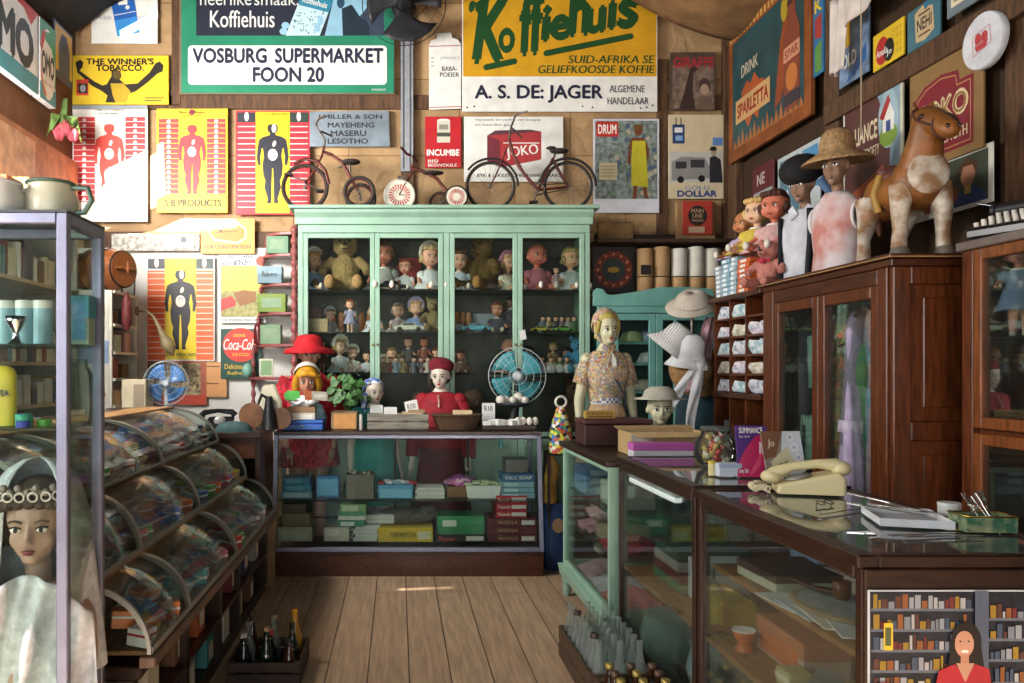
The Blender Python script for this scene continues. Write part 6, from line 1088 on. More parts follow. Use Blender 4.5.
b = MB(); b.tube([q(324, 152), q(332, 155), q(342, 162), q(350, 176), q(354, 184)], .012, RU, 8); b.tube([q(360, 194, -.12), q(360, 194, .12)], .009, STL, 8); b.tube([q(352, 181, 0), q(360, 193, -.1)], .008, RU); b.tube([q(352, 181, 0), q(360, 193, .1)], .008, RU); b.build('frame', t, world=True)
b = MB(); b.tube([q(324, 146), q(322, 156), q(315, 170), q(306, 182)], .009, RU, 8); b.tube([q(294, 164, 0), q(305, 159), q(317, 161), q(325, 170), q(329, 184)], .014, RU, 6); b.build('fork', t, world=True)
b = MB(); b.tube([q(324, 150), q(325, 140), q(319, 132), q(316, 124), q(320, 121, -.06), q(327, 121.5, -.13)], .008, STL, 8); b.tube([q(325, 140), q(321, 133), q(320, 129, .06), q(331, 131, .14)], .008, STL, 8); b.build('handlebar', t, world=True)
b = MB(); b.ball(q(351, 162), (.075, .06, .022), TY, 14, 8); b.tube([q(345, 165), q(338, 168)], .008, STL); b.tube([q(350, 164), q(350, 173)], .008, STL); b.build('saddle', t, world=True)
b = MB(); b.tube([q(305, 182, -.04), q(305, 182, .04)], .007, STL); b.tube([q(305, 182, -.04), q(291, 177, -.04)], .006, STL); b.tube([q(305, 182, .04), q(318, 188, .04)], .006, STL); b.cbox(q(290, 178, -.07), (.06, .07, .015), TY); b.cbox(q(319, 190, .07), (.06, .07, .015), TY); b.build('pedal', t, world=True)
t = thing('tricycle', 'small tricycle with white disc wheels and red rays on the cabinet', 'tricycle', (X(425, YC), YC, ZC)); WD = M('#cfc9b8', .5, 0, .15, 20)
wheel(t, Vector((X(399.5, YC), YC, ZC+.125)), .125, M('#a82a32', .5), disc=WD, tyre=.01, tm=M('#b8b4a8', .6)); wheel(t, Vector((X(455.5, YC), YC-.1, ZC+.09)), .09, M('#a82a32', .5), disc=WD, tyre=.009); wheel(t, Vector((X(441, YC), YC+.12, ZC+.09)), .09, RU, 10, tyre=.009)
b = MB(); b.tube([q(412, 168), q(425, 172), q(436, 178), q(446, 190), q(449, 198)], .013, RU, 8); b.tube([q(455, 199, -.1), q(441, 199, .12)], .008, STL); b.tube([q(412, 164), q(411, 174), q(404, 186), q(399.5, 195)], .01, RU, 8); b.build('frame', t, world=True)
b = MB(); b.tube([q(413, 166), q(412, 155)], .009, STL); b.tube([q(401, 151, -.1), q(407, 154), q(413, 156), q(417, 158, .1)], .01, RU, 8); b.build('handlebar', t, world=True); b = MB(); b.ball(q(433, 173), (.085, .06, .016), TY, 14, 8); b.build('saddle', t, world=True)
b = MB(); b.tube([q(399.5, 195, -.05), q(399.5, 195, .05)], .006, STL); b.cbox(q(401, 180, -.05), (.05, .06, .014), STL); b.cbox(q(398, 208, .05), (.05, .06, .014), STL); b.build('pedal', t, world=True)
t = thing('bicycle', 'small dark red step through bicycle standing on the mint cabinet', 'bicycle', (X(530, YC), YC, ZC)); rw = .195
cf, cr_ = Vector((X(490.5, YC), YC, ZC+rw)), Vector((X(568, YC), YC, ZC+rw)); wheel(t, cf, rw, STL, 20, .011); wheel(t, cr_, rw, STL, 20, .011)
b = MB(); b.tube([q(509, 139), q(514, 156), q(523, 172), q(538, 190)], .011, RU, 8); b.tube([q(509, 145), q(518, 166), q(530, 182), q(538, 190)], .009, RU, 8); b.tube([q(538, 190), q(553, 158)], .01, RU, 8)
for dy in (-.02, .02): b.tube([q(538, 190, dy), q(568, 187, dy)], .006, RU); b.tube([q(553, 160, dy), q(568, 187, dy)], .006, RU); b.tube([q(507, 148, dy), q(500, 166, dy), q(490.5, 186, dy)], .006, RU)
b.build('frame', t, world=True)
b = MB(); b.tube([q(509, 140), q(511, 128)], .009, STL); b.tube([q(524, 118, -.16), q(514, 119, -.1), q(511, 127), q(519, 129, .1), q(525, 131, .17)], .008, STL, 8); b.build('handlebar', t, world=True)
b = MB(); b.ball(q(559, 151), (.075, .05, .02), TY, 14, 8); b.ball(q(551, 148), (.04, .025, .014), TY, 10, 6); b.tube([q(553, 160), q(556, 152)], .008, STL); b.build('saddle', t, world=True)
b = MB(); b.torus(cr_, rw+.02, .011, TY, 'y', 40, 6, arc=.5); b.torus(cf, rw+.018, .009, TY, 'y', 40, 6, arc=.4); b.build('mudguard', t, world=True)
b = MB(); b.torus(q(538, 190, -.03), .045, .006, STL, 'y', 20, 6); b.tube([q(538, 190, -.04), q(533, 202, -.04)], .006, STL); b.cbox(q(532, 205, -.07), (.06, .06, .014), TY); b.tube([q(538, 190, .04), q(543, 179, .04)], .006, STL); b.cbox(q(544, 179, .07), (.06, .06, .014), TY); b.build('pedal_crank', t, world=True)
b = MB(); b.tube([q(538, 186, -.03), q(568, 184, -.03)], .004, TY); b.tube([q(538, 195, -.03), q(568, 190, -.03)], .004, TY); b.build('chain', t, world=True)
b = MB(); b.box(0, .9, 0, .012, 0, .035, TIMBER); b.build('wooden_strip', tag=('thin dark wooden strip lying on the cabinet under the magazine poster', 'strip'), loc=Vector((X(478, 6.38), 6.38, ZC)))
# ---- wall things on the left and on the shelves
t = thing('flower_bunch', 'dried pink protea bunch hung upside down in the corner beside the washing powder signs', 'flowers', (-2.50, 5.98, 3.06)); b = MB(); PR = M('#b8505a', .7, 0, .3, 30)
for i in range(5):
    a_ = i*1.25; c = Vector((.05*math.cos(a_)+.02, .05*math.sin(a_), .12+.03*(i % 3)))
    for k in range(10): e = k*.628; b.tube([c, c+Vector((.035*math.cos(e), .035*math.sin(e), -.05)), c+Vector((.02*math.cos(e), .02*math.sin(e), -.11))], [.012, .014, .004], PR, 5)
b.build('bloom', t); b = MB(); GL_ = M('#5f7a3c', .6, 0, .3, 20)
for i in range(16): a_ = i*.8; b.prism([(.02*math.cos(a_), .02*math.sin(a_), .2), (.10*math.cos(a_), .09*math.sin(a_), .10+.05*(i % 3)), (.13*math.cos(a_+.2), .1*math.sin(a_+.2), .0+.06*(i % 4)), (.08*math.cos(a_+.3), .08*math.sin(a_+.3), .12)], (0, .003, .003), GL_)
b.build('leaf', t); b = MB()
for i in range(6): b.tube([(.01*i-.03, 0, .15), (.005*i, .0, .33)], .006, GL_, 5)
b.build('stem', t)
t = thing('barrel', 'small wooden barrel lying on its side on the white shelf unit', 'barrel', (-2.15, 5.83, wz(290, 5.6)+.005), (0, 0, rad(-24))); BW = M('#8a4f26', .5, 0, .3, 8, stretch=(2, 12, 12)); b = MB(); b.T = Matrix.Translation((0, 0, .16)) @ Matrix.Rotation(rad(90), 4, 'Y')
b.lathe([(.125, -.2), (.15, -.1), (.157, 0), (.15, .1), (.125, .2)], (0, 0, 0), BW, 22); b.build('staves', t); b = MB(); b.T = Matrix.Translation((0, 0, .16)) @ Matrix.Rotation(rad(90), 4, 'Y')
for z in (-.19, -.09, .09, .19): rr = .157-.75*z*z; b.torus((0, 0, z), rr, .007, IRON, 'z', 26, 6)
b.build('hoop', t); b = MB(); b.tube([(.2, 0, .16), (.25, 0, .16)], .014, BW); b.tube([(.235, 0, .13), (.235, 0, .21)], .007, BW); b.tube([(.2, -.09, .16), (.212, 0, .165), (.2, .09, .16)], .012, BW); b.build('tap', t)
t = thing('calabash', 'dried calabash with a long curved neck hanging from the white shelf', 'gourd', (X(165, 6.1), 6.1, wz(345, 6.1))); b = MB(); p = [wp(x, y, 6.1)-Vector((X(165, 6.1), 6.1, wz(345, 6.1))) for x, y in ((137, 311), (146, 311), (153, 316), (159, 327), (163, 336), (167, 343), (171, 350), (173, 354))]; b.tube(p, [.008, .009, .011, .016, .03, .052, .04, .01], M('#8a7a58', .5, 0, .2, 12), 12); b.build('body', t); b = MB(); b.torus(p[0], .03, .006, M('#7a4a3a', .7), 'x', 14, 6); b.build('hanging_loop', t)
b = MB(); b.loft([(0, .012, .012), (.04, .036, .036), (.12, .04, .04), (.22, .03, .03), (.27, .008, .008)], M('#6a2a2a', .6, 0, .4, 30, .4), 14); b.build('dried_pod', tag=('dark red dried pod hanging from the edge of the white shelf', 'pod'), loc=Vector((-1.95, 5.75, wz(330, 5.75))))
for i, (col, lb) in enumerate((('#5a3a2a', 'brown'), ('#a8b0a4', 'grey'), ('#8a3a34', 'red'), ('#c9b48a', 'tan'), ('#4a5a6a', 'slate blue'), ('#b88a8a', 'pink'), ('#6a5a3a', 'olive'), ('#d0c8b8', 'cream'))):
    z = (wz(325, 5.8), wz(352, 5.8), wz(378, 5.8), wz(404, 5.8))[i % 4]; carton('small_box', '%s oddment box on the narrow cream shelf unit under the barrel' % lb, 'box', (-2.09+.02*(i % 2), 5.72+.22*(i//4), z+.001), (.13, .14, .10+.02*(i % 3)), col, group='oddments on the cream shelf')
b = MB(); b.loft([(0, .05, .05), (.12, .055, .055), (.16, .03, .03), (.21, .02, .02)], JARG, 14); b.build('glass_lantern', tag=('clear glass jar standing behind the barrel tap', 'jar'), loc=Vector((-2.03, 6.02, wz(290, 5.6)+.002)))
# items in the long wall shelf
BC = [('maroon', '#6a2a2c'), ('cream', '#c9bfa4'), ('navy', '#2a3454'), ('brown', '#6a4a30'), ('grey', '#8a8a86'), ('rust', '#a4562f'), ('teal', '#3f7a78'), ('yellow', '#c9a43a'), ('white', '#d4d0c8')]
for si, z in enumerate(WSH[2:5]):
    y = 4.0
    while y < 5.4:
        n, c = R.choice(BC); k = R.random() < .55; w_ = .025+.02*R.random() if k else .07+.08*R.random(); h_ = .13+.09*R.random() if z > 1.3 else .09+.1*R.random(); h_ = min(h_, .22)
        carton('book' if k else 'carton', '%s %s on the %s of the wall shelf' % (n, 'book standing' if k else 'carton', ('lower shelf', 'middle shelf', 'upper shelf')[si]), 'book' if k else 'box', (-2.34, y+w_/2, z+.001), (.19, w_, h_), c, group='books and boxes on the wall shelf'); y += w_+(.004 if k else .02)
for i in range(5): carton('carton', '%s carton on top of the wall shelf' % BC[(2*i+1) % 9][0], 'box', (-2.4, 4.2+.28*i, 2.352), (.24, .2, .15+.05*(i % 2)), BC[(2*i+1) % 9][1], group='cartons on the wall shelf top')
# ---- enamelware on and in the aluminium showcase
EN = M('#d8d8d0', .25, 0, .06, 8, key='white_enamel'); EC = M('#cfcab0', .25, 0, .06, 8); EG = M('#4f6a5c', .3); EB = M('#8fb4c0', .3, 0, .08, 8, key='blue_enamel'); ZS = 1.782
def jug(label, loc, r, h, m, hm, rz):
    t = thing('enamel_jug', label, 'jug', loc, rz, 'enamel jugs'); b = MB(); b.lathe([(r*.9, 0), (r, h*.1), (r*.98, h*.6), (r*.8, h*.9), (r*.86, h), (r*.8, h*.98), (r*.75, h*.88)], (0, 0, 0), m, 26); b.build('body', t); b = MB(); b.tube([(r*.85, 0, h*.88), (r*1.5, 0, h*.85), (r*1.65, 0, h*.5), (r*1.35, 0, h*.18), (r*.95, 0, h*.15)], .008, hm, 8); b.build('handle', t); b = MB(); b.torus((0, 0, h), r*.85, .005, hm, 'z', 26, 6); b.build('rim', t); return t
jug('cream enamel jug with a green handle on the aluminium showcase', (-.975, 2.25, ZS), .075, .10, EC, EG, rad(-10)); jug('white enamel jug in front of the cream one on the showcase', (-1.09, 2.18, ZS), .07, .085, EN, M('#c9ccd4', .3), rad(30))
def tin(name, label, cat, loc, r, h, m, lid=None, group=None, text=None):
    t = thing(name, label, cat, loc, 0, group); b = MB(); b.lathe([(r*.97, 0), (r, .004), (r, h*.84)], (0, 0, 0), m, 22); b.build('body', t); b = MB(); b.lathe([(r*1.03, h*.82), (r*1.03, h*.97), (r*.95, h)], (0, 0, 0), lid or m, 22); b.build('lid', t); return t
for i, (px, lb) in enumerate(((6, 'at the edge of the view'), (25, 'in the middle'), (43, 'beside the metal post'))): tin('enamel_canister', 'pale blue enamel canister %s on the upper showcase shelf' % lb, 'canister', (X(px, 2.26), 2.26, 1.431), .026, .125, EB, EN, 'blue canisters')
carton('tea_caddy', 'tall pale green and blue caddy behind the metal post on the upper showcase shelf', 'box', (-.905, 2.30, 1.431), (.05, .05, .14), '#9fb4a0', panel=(.1, .1, .9, .9, '#4f8ab0'), lid='#3f7f8a')
b = MB(); b.lathe([(.022, 0), (.012, .01), (.008, .03), (.026, .06), (.028, .075), (.024, .072)], (0, 0, 0), CHROME, 16); b.build('silver_goblet', tag=('small silver goblet before the blue canisters', 'goblet'), loc=Vector((X(16, 2.17), 2.17, 1.431)))
t = thing('talc_tin', 'tall yellow talc tin with dark blue letters on the lower showcase shelf', 'tin', (X(3, 2.2), 2.2, 1.207)); b = MB(); b.loft([(0, .037, .022), (.14, .037, .022), (.155, .03, .018), (.165, .012, .012)], M('#cdbb3a', .35), 20); b.build('body', t); s = Sign((-.03, -.0235, .1), (.06, 0, 0), (0, 0, -.02), (0, -1, 0)); s.text('NIVEA', .12, .1, .95, .9, P_('#1d2440'), .03); s.let.build('lettering', t)
tin('pot', 'flat green pot with turquoise lid on the lower showcase shelf', 'pot', (X(24, 2.17), 2.17, 1.206), .022, .035, M('#3fae82', .35), M('#2f9a8a', .35)); tin('pot', 'flat dark blue pot in front of the green pot', 'pot', (X(24, 2.145), 2.14, 1.206), .018, .018, M('#33409a', .35)); tin('pot', 'small orange and cream pot beside the blue pot', 'pot', (X(36, 2.2), 2.2, 1.206), .014, .024, M('#c98a4a', .4), EN); tin('pot', 'lime green flat pot near the metal post', 'pot', (X(44, 2.2), 2.2, 1.206), .02, .018, M('#6ab04a', .4))
b = MB(); b.lathe([(.045, 0), (.05, .01), (.05, .14), (.035, .165), (.036, .185)], (0, 0, 0), JARG, 20); b.build('glass_jar', tag=('wide clear glass jar behind the showcase side glass', 'jar'), loc=Vector((-.925, 2.29, 1.206)))
# ---- sweets
SWC = [('red', '#a82a30'), ('blue', '#3a5fa4'), ('yellow', '#c9ac2e'), ('green', '#4a8a4a'), ('orange', '#c9682a'), ('white', '#cfcfd0'), ('teal', '#3f8a94'), ('pink', '#b5687a'), ('dark', '#34302e')]
SWM = {n: M(c, .3, 0, .15, 20) for n, c in SWC}
def sweet(nm, m):
    b = MB(); b.loft([(0, .04, .012), (.01, .036, .02), (.03, .036, .026), (.05, .036, .02), (.06, .04, .012)], m, 10); return b
proto = {}
KSET = {0: ['red', 'yellow', 'green', 'blue', 'orange', 'white'], 1: ['blue', 'white', 'red', 'teal', 'pink', 'dark'], 2: ['white', 'orange', 'green', 'blue', 'red', 'pink']}
for (bi, ti), (xf, z0, xb, z1, ya, yb) in CASE.items():
    n = max(4, int((yb-ya)/.078)); rows = 3 if ti == 2 else 2
    for i in range(n):
        for j in range(rows):
            nm = KSET[(bi+ti) % 3][R.randrange(6)]; y = ya+.06+(yb-ya-.12)*(i+.5*(j % 2))/n; x = xf-.05-.068*j-.005*R.random(); z = z0+.012+.045*j; box = R.random() < .4
            lb = '%s %s lying in the %s glass sweet case %s' % (nm, 'sweet carton' if box else 'sweet packet', ('bottom', 'middle', 'top')[ti], ('next to the aluminium showcase', 'of the middle bank', 'of the far bank')[bi]); gp = '%s %s in sweet case' % (nm, 'cartons' if box else 'packets')
            k = (nm, box)
            if k not in proto:
                if box: bb = MB(); bb.box(-.035, .035, -.028, .028, 0, .055, SWM[nm]); bb.box(-.036, .036, -.029, .029, .03, .04, SWM['white' if nm != 'white' else 'red']); proto[k] = bb.build('sweet_carton', tag=(lb, 'sweets', gp), loc=Vector((x, y, z)), rot=(0, .1, R.random()-.5), bevel=.002)
                else: proto[k] = sweet(nm, SWM[nm]).build('sweet_packet', tag=(lb, 'sweets', gp), loc=Vector((x, y, z)), rot=(.15*R.random(), rad(-50), R.random()*.6-.3))
            else: dup(proto[k], (x, y, z), (0 if box else .15*R.random(), .1 if box else rad(-50-20*R.random()), R.random()-.5), lb, gp, sc=1.2+.3*R.random() if not box else 1.1+.2*R.random())
for i in range(14):
    n, c = BC[i % 9]; carton('stock_box', '%s stock box with a pale tag under the sweet cases' % n, 'box', (-.93, 2.55+.165*i, .252 if i % 2 else .062), (.2, .13, .12+.02*(i % 3)), c, group='stock boxes under the sweet cases', panel=(.2, .2, .8, .8, '#c9c0a8'), face='-x', rot=math.pi)
# ================================================================ the right hand side
# ---- garments in the wardrobe, hung across the rail
def garment(name, label, cat, y, x, top, L, w, col, sleeves=0, flare=1.3, col2=None, rz=0, slc=None):
    m = col if not isinstance(col, str) else M(col, .85, 0, .15, 18); t = thing(name, label, cat, (x, y, top), rz, 'clothes in the wardrobe')
    b = MB(); ww = w/2; b.loft([(0, ww*.35, .03, 0, 0, 0), (-.04, ww*.8, .045, 0, 0, 0), (-.10, ww, .055, 0, 0, .2), (-.30, ww*.85, .06, 0, 0, .5), (-L*.6, ww*(1+flare)/2, .075, 0, 0, 1), (-L, ww*flare, .085, 0, 0, 1)], m, 30, False, wave=.10, k=7); b.build('cloth', t, solid=.004)
    if sleeves:
        b = MB()
        for q_ in (-1, 1): b.tube([(q_*ww*.85, 0, -.06), (q_*ww*1.15, -.01, -.06-sleeves*.5), (q_*ww*1.25, -.02, -.06-sleeves)], [.05, .055, .06], slc or m, 10, caps=False)
        b.build('sleeve', t, solid=.004)
    if col2: b = MB(); b.loft([(-L*.45, ww*1.04, .082, 0, 0, .6), (-L*.5, ww*1.06, .086, 0, 0, .7)], M(col2, .7), 30, False, wave=.1, k=7); b.build('sash', t, solid=.004)
    b = MB(); b.tube([(-ww*.8, 0, -.03), (0, 0, .03), (ww*.8, 0, -.03)], .006, BRASS, 6); b.torus((0, 0, .055), .018, .003, STL, 'x', 12, 5); b.build('hanger', t); return t
TR = 1.64; LIL = '#a99ab8'; FLOW = patchwork('flower_print_dark', ['#5a4a34', '#8a6a3a', '#3f4a34', '#a0583c', '#6a7a4a'], 40)
garment('dress', 'long lilac dress with lace bodice hanging in the wardrobe near door', 'dress', 3.86, 2.23, TR, 1.15, .36, LIL, .0, 1.3, '#c4b8cc', rad(50))
garment('dress', 'pale pink long dress at the near end of the wardrobe rail', 'dress', 3.75, 2.24, TR, 1.05, .24, '#bb98a6', .12, 1.1, None, rad(62))
garment('blouse', 'sky blue blouse with short sleeves hanging near the wardrobe corner', 'blouse', 3.74, 2.24, TR-.02, .62, .20, '#6f97b8', .16, 1.0, None, rad(58))
garment('dress', 'mint green long dress hanging beside the lilac dress', 'dress', 3.90, 2.34, TR, 1.2, .30, '#8fb0a4', 0, 1.25, None, rad(60))
garment('dress', 'bright dark green narrow dress between the lilac and flowered dresses', 'dress', 3.79, 2.20, TR-.12, 1.02, .22, '#2c7a4c', 0, 1.0, None, rad(75))
garment('dress', 'brown dress with orange flower print hanging in the wardrobe', 'dress', 3.99, 2.24, TR, 1.05, .30, FLOW, .1, 1.15, None, rad(60))
garment('dress', 'rust pink plain dress behind the flowered dress', 'dress', 4.08, 2.26, TR, 1.2, .30, '#a87468', 0, 1.15, None, rad(60))
garment('shirt', 'pale green short sleeved shirt behind the far wardrobe door', 'shirt', 4.27, 2.245, TR-.05, .72, .26, '#86a89a', .26, 1.1, '#6f9488', rad(60))
garment('trousers', 'light teal long garment hanging under the pale green shirt', 'garment', 4.20, 2.27, TR-.3, 1.1, .26, '#6f9a98', 0, 1.05, None, rad(60))
garment('coat', 'black coat with grey lapels hanging behind the far wardrobe door', 'coat', 4.34, 2.26, TR, 1.05, .30, '#1b1c22', .45, 1.0, None, rad(52), M('#2a2c32', .85))
garment('coat', 'dark grey green coat at the far end of the wardrobe rail', 'coat', 4.40, 2.30, TR, 1.1, .28, '#2f3634', .45, 1.0, None, rad(55))
# ---- packets in the pigeonholes
PKM = [patchwork('linen_packet_print', ['#b4b8c0', '#d0d2d8', '#8f98a8', '#c4bcc0'], 45), patchwork('pink_packet_print', ['#c4b4bc', '#d8d4d8', '#a8a0b4', '#b9c4cc'], 45), patchwork('teal_packet_print', ['#8fb0b4', '#c8d4d4', '#a4b8c4', '#d4d8d8'], 40), patchwork('cream_packet_print', ['#c4bca4', '#d4d0c4', '#a8a08c'], 40)]
PKN = ['grey white', 'pink white', 'teal white', 'cream']
ROWN = ['bottom', 'second', 'third', 'fourth', 'top']; COLN = ['next to the wardrobe', 'in the middle column', 'in the far column']
for ci in range(3):
    for ri in range(5):
        if ci == 0 and ri == 4: continue
        k = (ci*2+ri*3) % 4 if not (ci == 1 and ri == 4) else 2; y0_, y1_, z0_, z1_ = PY[ci]+.012, PY[ci+1]-.012, PZ[ri]+.007, PZ[ri+1]-.012
        h_ = (z1_-z0_)*(.72+.25*R.random()); b = MB(); b.sheet(lambda u, v: (2.13+.02*math.sin(9*u+3*v+ci), y0_+(y1_-y0_)*u, z0_+h_*v*(1-.12*abs(math.sin(4*u+ri)))), 10, 8, PKM[k]); b.box(2.15, 2.3, y0_+.004, y1_-.004, z0_, z0_+h_*.85, PKM[k])
        b.build('linen_packet', tag=('%s linen packet in the %s pigeonhole row %s' % (PKN[k], ROWN[ri], COLN[ci]), 'packet', 'packets in the pigeonholes'), solid=.002)
for i in range(3): carton('linen_bag', 'clear bag of folded white linen in the large compartment %s' % COLN[i], 'packet', (2.3, (PY[i]+PY[i+1])/2, .861), (.3, .19, .13+.02*i), '#9aa4ac', group='bags in the large compartments')
# ---- packs, dolls and a plush on the pigeonhole shelf
ZP = 1.832
for ci, (col, n, cn, w_) in enumerate((('#a9b4bc', 7, 'pale grey', .11), ('#8fb4c4', 8, 'light blue', .13), ('#a4bcc8', 8, 'blue white', .10), ('#d2622e', 7, 'orange', .17))):
    yy = 5.26-.115*ci-(.03 if ci == 3 else 0)
    for i in range(n):
        carton('nappy_pack', '%s small pack in its stack on the pigeonhole shelf' % cn, 'pack', (2.20+.01*R.random(), yy, ZP+.030*i), (.2, w_-.012, .0285), col, group='%s packs in the stack' % cn, panel=(.25, .2, .75, .8, '#e0dcd4' if ci == 3 else '#e4e8ea'), face='-x', rot=.06*(R.random()-.5))
t = thing('checked_bag', 'purple checked cloth bag on the corner of the pigeonhole shelf', 'bag', (2.42, 5.30, ZP)); b = MB(); b.loft([(0, .14, .07), (.12, .15, .08), (.27, .135, .06), (.30, .12, .04)], M('#8f7f96', .85, 0, .2, 34, kind='check', c2='#453848'), 16); b.build('body', t); b = MB(); b.torus((0, 0, .30), .06, .008, M('#5a4a5c', .8), 'y', 18, 6, arc=.5); b.build('handle', t)
def place_doll(x, y, z, rz, sc, label, pose, dress, skin, hair=None, trim='#e4e0da'):
    src = d_bab if hair is None else d_sit; o = dup(src, (x, y, z), rad(rz), label, 'dolls on the pigeonhole shelf', sc, {DD: C(dress), DS: SK_(skin), DH: C(hair or '#6a4526'), DT: C(trim)}); return o
place_doll(2.24, 5.18, ZP+.235, -60, .50, 'bald baby doll in lilac turned away on the light blue packs', 'sit', '#b9a4c8', '#b8794c')
place_doll(2.22, 4.95, ZP+.235, -52, .56, 'doll with a blonde wisp and yellow dress on the stacked packs', 'sit', '#d0b84a', '#d8b090', '#c9a86a')
place_doll(2.25, 4.78, ZP+.215, -48, .60, 'pink cheeked doll with dark cap hair and pale pink dress on the orange packs', 'sit', '#d0a8a4', '#c8745c', '#4a2a20')
o = bear('pink plush animal with a red bow sitting at the edge of the pigeonhole shelf', (2.14, 4.62, ZP), rad(-58), .42, '#b9786c')
b = MB(); b.ball((0, -.15, .37), (.05, .03, .04), M('#b02440', .6), 10, 6); b.tube([(-.09, -.1, .38), (0, -.15, .375), (.09, -.1, .38)], .02, M('#b02440', .6), 6); b.build('red_bow', o)
# ---- paper bundles and the bag shelf over the teal cupboard
KP = M('#a8855c', .75, 0, .15, 10, .15); WP_ = M('#c9c4b8', .7, 0, .1, 12)
for i, px in enumerate((645, 661.5, 679, 696, 712)):
    t = thing('paper_roll', ('brown paper bundle with torn wrapper, next to the game board', 'brown paper bundle, second from the game board', 'white topped paper bundle, third from the game board', 'white topped paper bundle, fourth from the game board', 'white topped paper bundle beside the checked bag')[i], 'paper bundle', (X(px, 6.25), 6.25, wz(304, 6.02)+.003), 0, 'paper bundles on the teal cupboard'); b = MB(); h_ = .46
    b.loft([(0, .06, .058), (h_*.48, .062, .06)], KP, 20); b.build('lower_roll', t); b = MB(); b.loft([(h_*.5, .06, .058), (h_*(.96+.03*(i % 2)), .062, .06), (h_*(.97+.03*(i % 2)), .05, .05)], KP if i < 2 else WP_, 20); b.build('upper_roll', t); b = MB(); b.torus((0, 0, h_*.49), .0625, .003, M('#2a221c', .7), 'z', 22, 5); b.torus((0, 0, h_*.22), .0625, .002, M('#2a221c', .7), 'z', 22, 5); b.build('string', t)
    if i == 0: b = MB(); b.box(-.05, .03, -.0645, -.06, h_*.52, h_*.68, M('#1e1a18', .8)); b.build('torn_hole', t)
b = MB(); b.box(X(590, 6.4), 2.69, 6.16, 6.46, wz(247, 6.4), wz(247, 6.4)+.03, DTIMBER); b.build('wall_plank', tag=('dark plank shelf on the back wall over the paper bundles', 'shelf'), bevel=.004)
for px0, px1, h_, lb in ((598, 634, .17, 'crumpled brown paper bag under the magazine poster'), (676, 716, .33, 'tall brown paper bag behind the red sign with the black roundel')):
    b = MB(); x0, x1 = X(px0, 6.4), X(px1, 6.4); b.box(x0, x1, 6.40, 6.43, wz(247, 6.4)+.031, wz(247, 6.4)+.031+h_, M('#93734c', .8, 0, .2, 10, .3)); b.build('paper_bag', tag=(lb, 'paper bag'), bevel=.01)
# ---- teal cupboard contents
for px, pz, c, lb in ((650, 363, '#c9ccd0', 'white round hat on the middle shelf inside the teal cupboard'), (632, 342, '#a9b88a', 'pale green folded cap on the top shelf inside the teal cupboard'), (650, 342, '#8fa0b8', 'blue grey folded cap on the top shelf inside the teal cupboard'), (645, 391, '#b0a898', 'beige folded cloth on the low shelf inside the teal cupboard')):
    t = thing('folded_hat', lb, 'hat', (X(px, 6.2), 6.2, wz(pz, 6.1)+.002), 0, 'hats inside the teal cupboard'); b = MB(); m = C(c); b.loft([(0, .09, .075), (.035, .092, .076), (.075, .07, .06), (.085, .03, .03)], m, 20); b.build('crown', t); b = MB(); b.torus((0, 0, .012), .09, .012, m, 'z', 24, 6, rx=.077); b.build('brim', t)
# ---- hat stand
t = thing('hat_stand', 'thin metal hat stand between the teal cupboard and the pigeonhole shelf', 'hat stand', (X(692, 5.55), 5.55, 0)); b = MB(); b.tube([(0, 0, .02), (0, 0, 1.80)], .012, STL, 8); b.build('pole', t); b = MB(); b.lathe([(.17, 0), (.17, .015), (.03, .03)], (0, 0, 0), IRON, 20); b.build('base', t); b = MB()
for a_, z in ((2.6, 1.58), (.3, 1.55), (-1.57, 1.5), (-1.2, 1.22)): b.tube([(0, 0, z-.04), (.12*math.cos(a_), .12*math.sin(a_), z+.03)], .006, STL, 6)
b.build('hook', t)
FELT = M('#b4aa9c', .8, 0, .1, 12)
t = thing('felt_hat', 'beige felt hat tilted on the very top of the hat stand', 'hat', (X(690, 5.5), 5.47, 1.80), (rad(34), rad(-12), 0), 'hats on the hat stand'); b = MB(); b.loft([(.0, .175, .15, 0, 0, 1), (.015, .12, .1, 0, 0, 0), (.07, .1, .085, 0, 0, 0), (.10, .07, .055, 0, 0, 0), (.102, .01, .01, 0, 0, 0)], FELT, 28, False, wave=.05, k=2); b.build('crown', t, solid=.006); b = MB(); b.torus((0, 0, .02), .113, .008, M('#6a6058', .7), 'z', 24, 6, rx=.095); b.build('band', t)
WCL = M('#d0cfd2', .85, 0, .1, 14)
STR = M('#d4d2d0', .85, 0, .1, 22, kind='wave', c2='#a8a6a4')
t = thing('bucket_hat', 'white striped soft hat hanging on the stand before the cupboard glass', 'hat', (X(666, 5.45), 5.45, 1.50), (rad(15), rad(38), 0), 'hats on the hat stand'); b = MB(); b.loft([(.0, .155, .125, 0, 0, 1), (.05, .115, .095, 0, 0, .6), (.09, .095, .08, 0, 0, .2), (.15, .088, .075, 0, 0, 0), (.185, .065, .055, 0, 0, 0), (.197, .02, .02, 0, 0, 0)], STR, 26, False, wave=.08, k=4); b.build('crown', t, solid=.005)
t = thing('sun_hat', 'white soft sun hat with long scarf ends hanging from the hat stand', 'hat', (X(688, 5.40), 5.40, 1.38), (rad(8), rad(6), 0), 'hats on the hat stand'); b = MB(); b.loft([(0, .15, .12, 0, 0, 1), (.05, .115, .095, 0, 0, .6), (.10, .088, .076, 0, 0, .1), (.17, .082, .07, 0, 0, 0), (.21, .06, .052, 0, 0, 0), (.222, .02, .02, 0, 0, 0)], WCL, 30, False, wave=.07, k=5); b.build('crown', t, solid=.005)
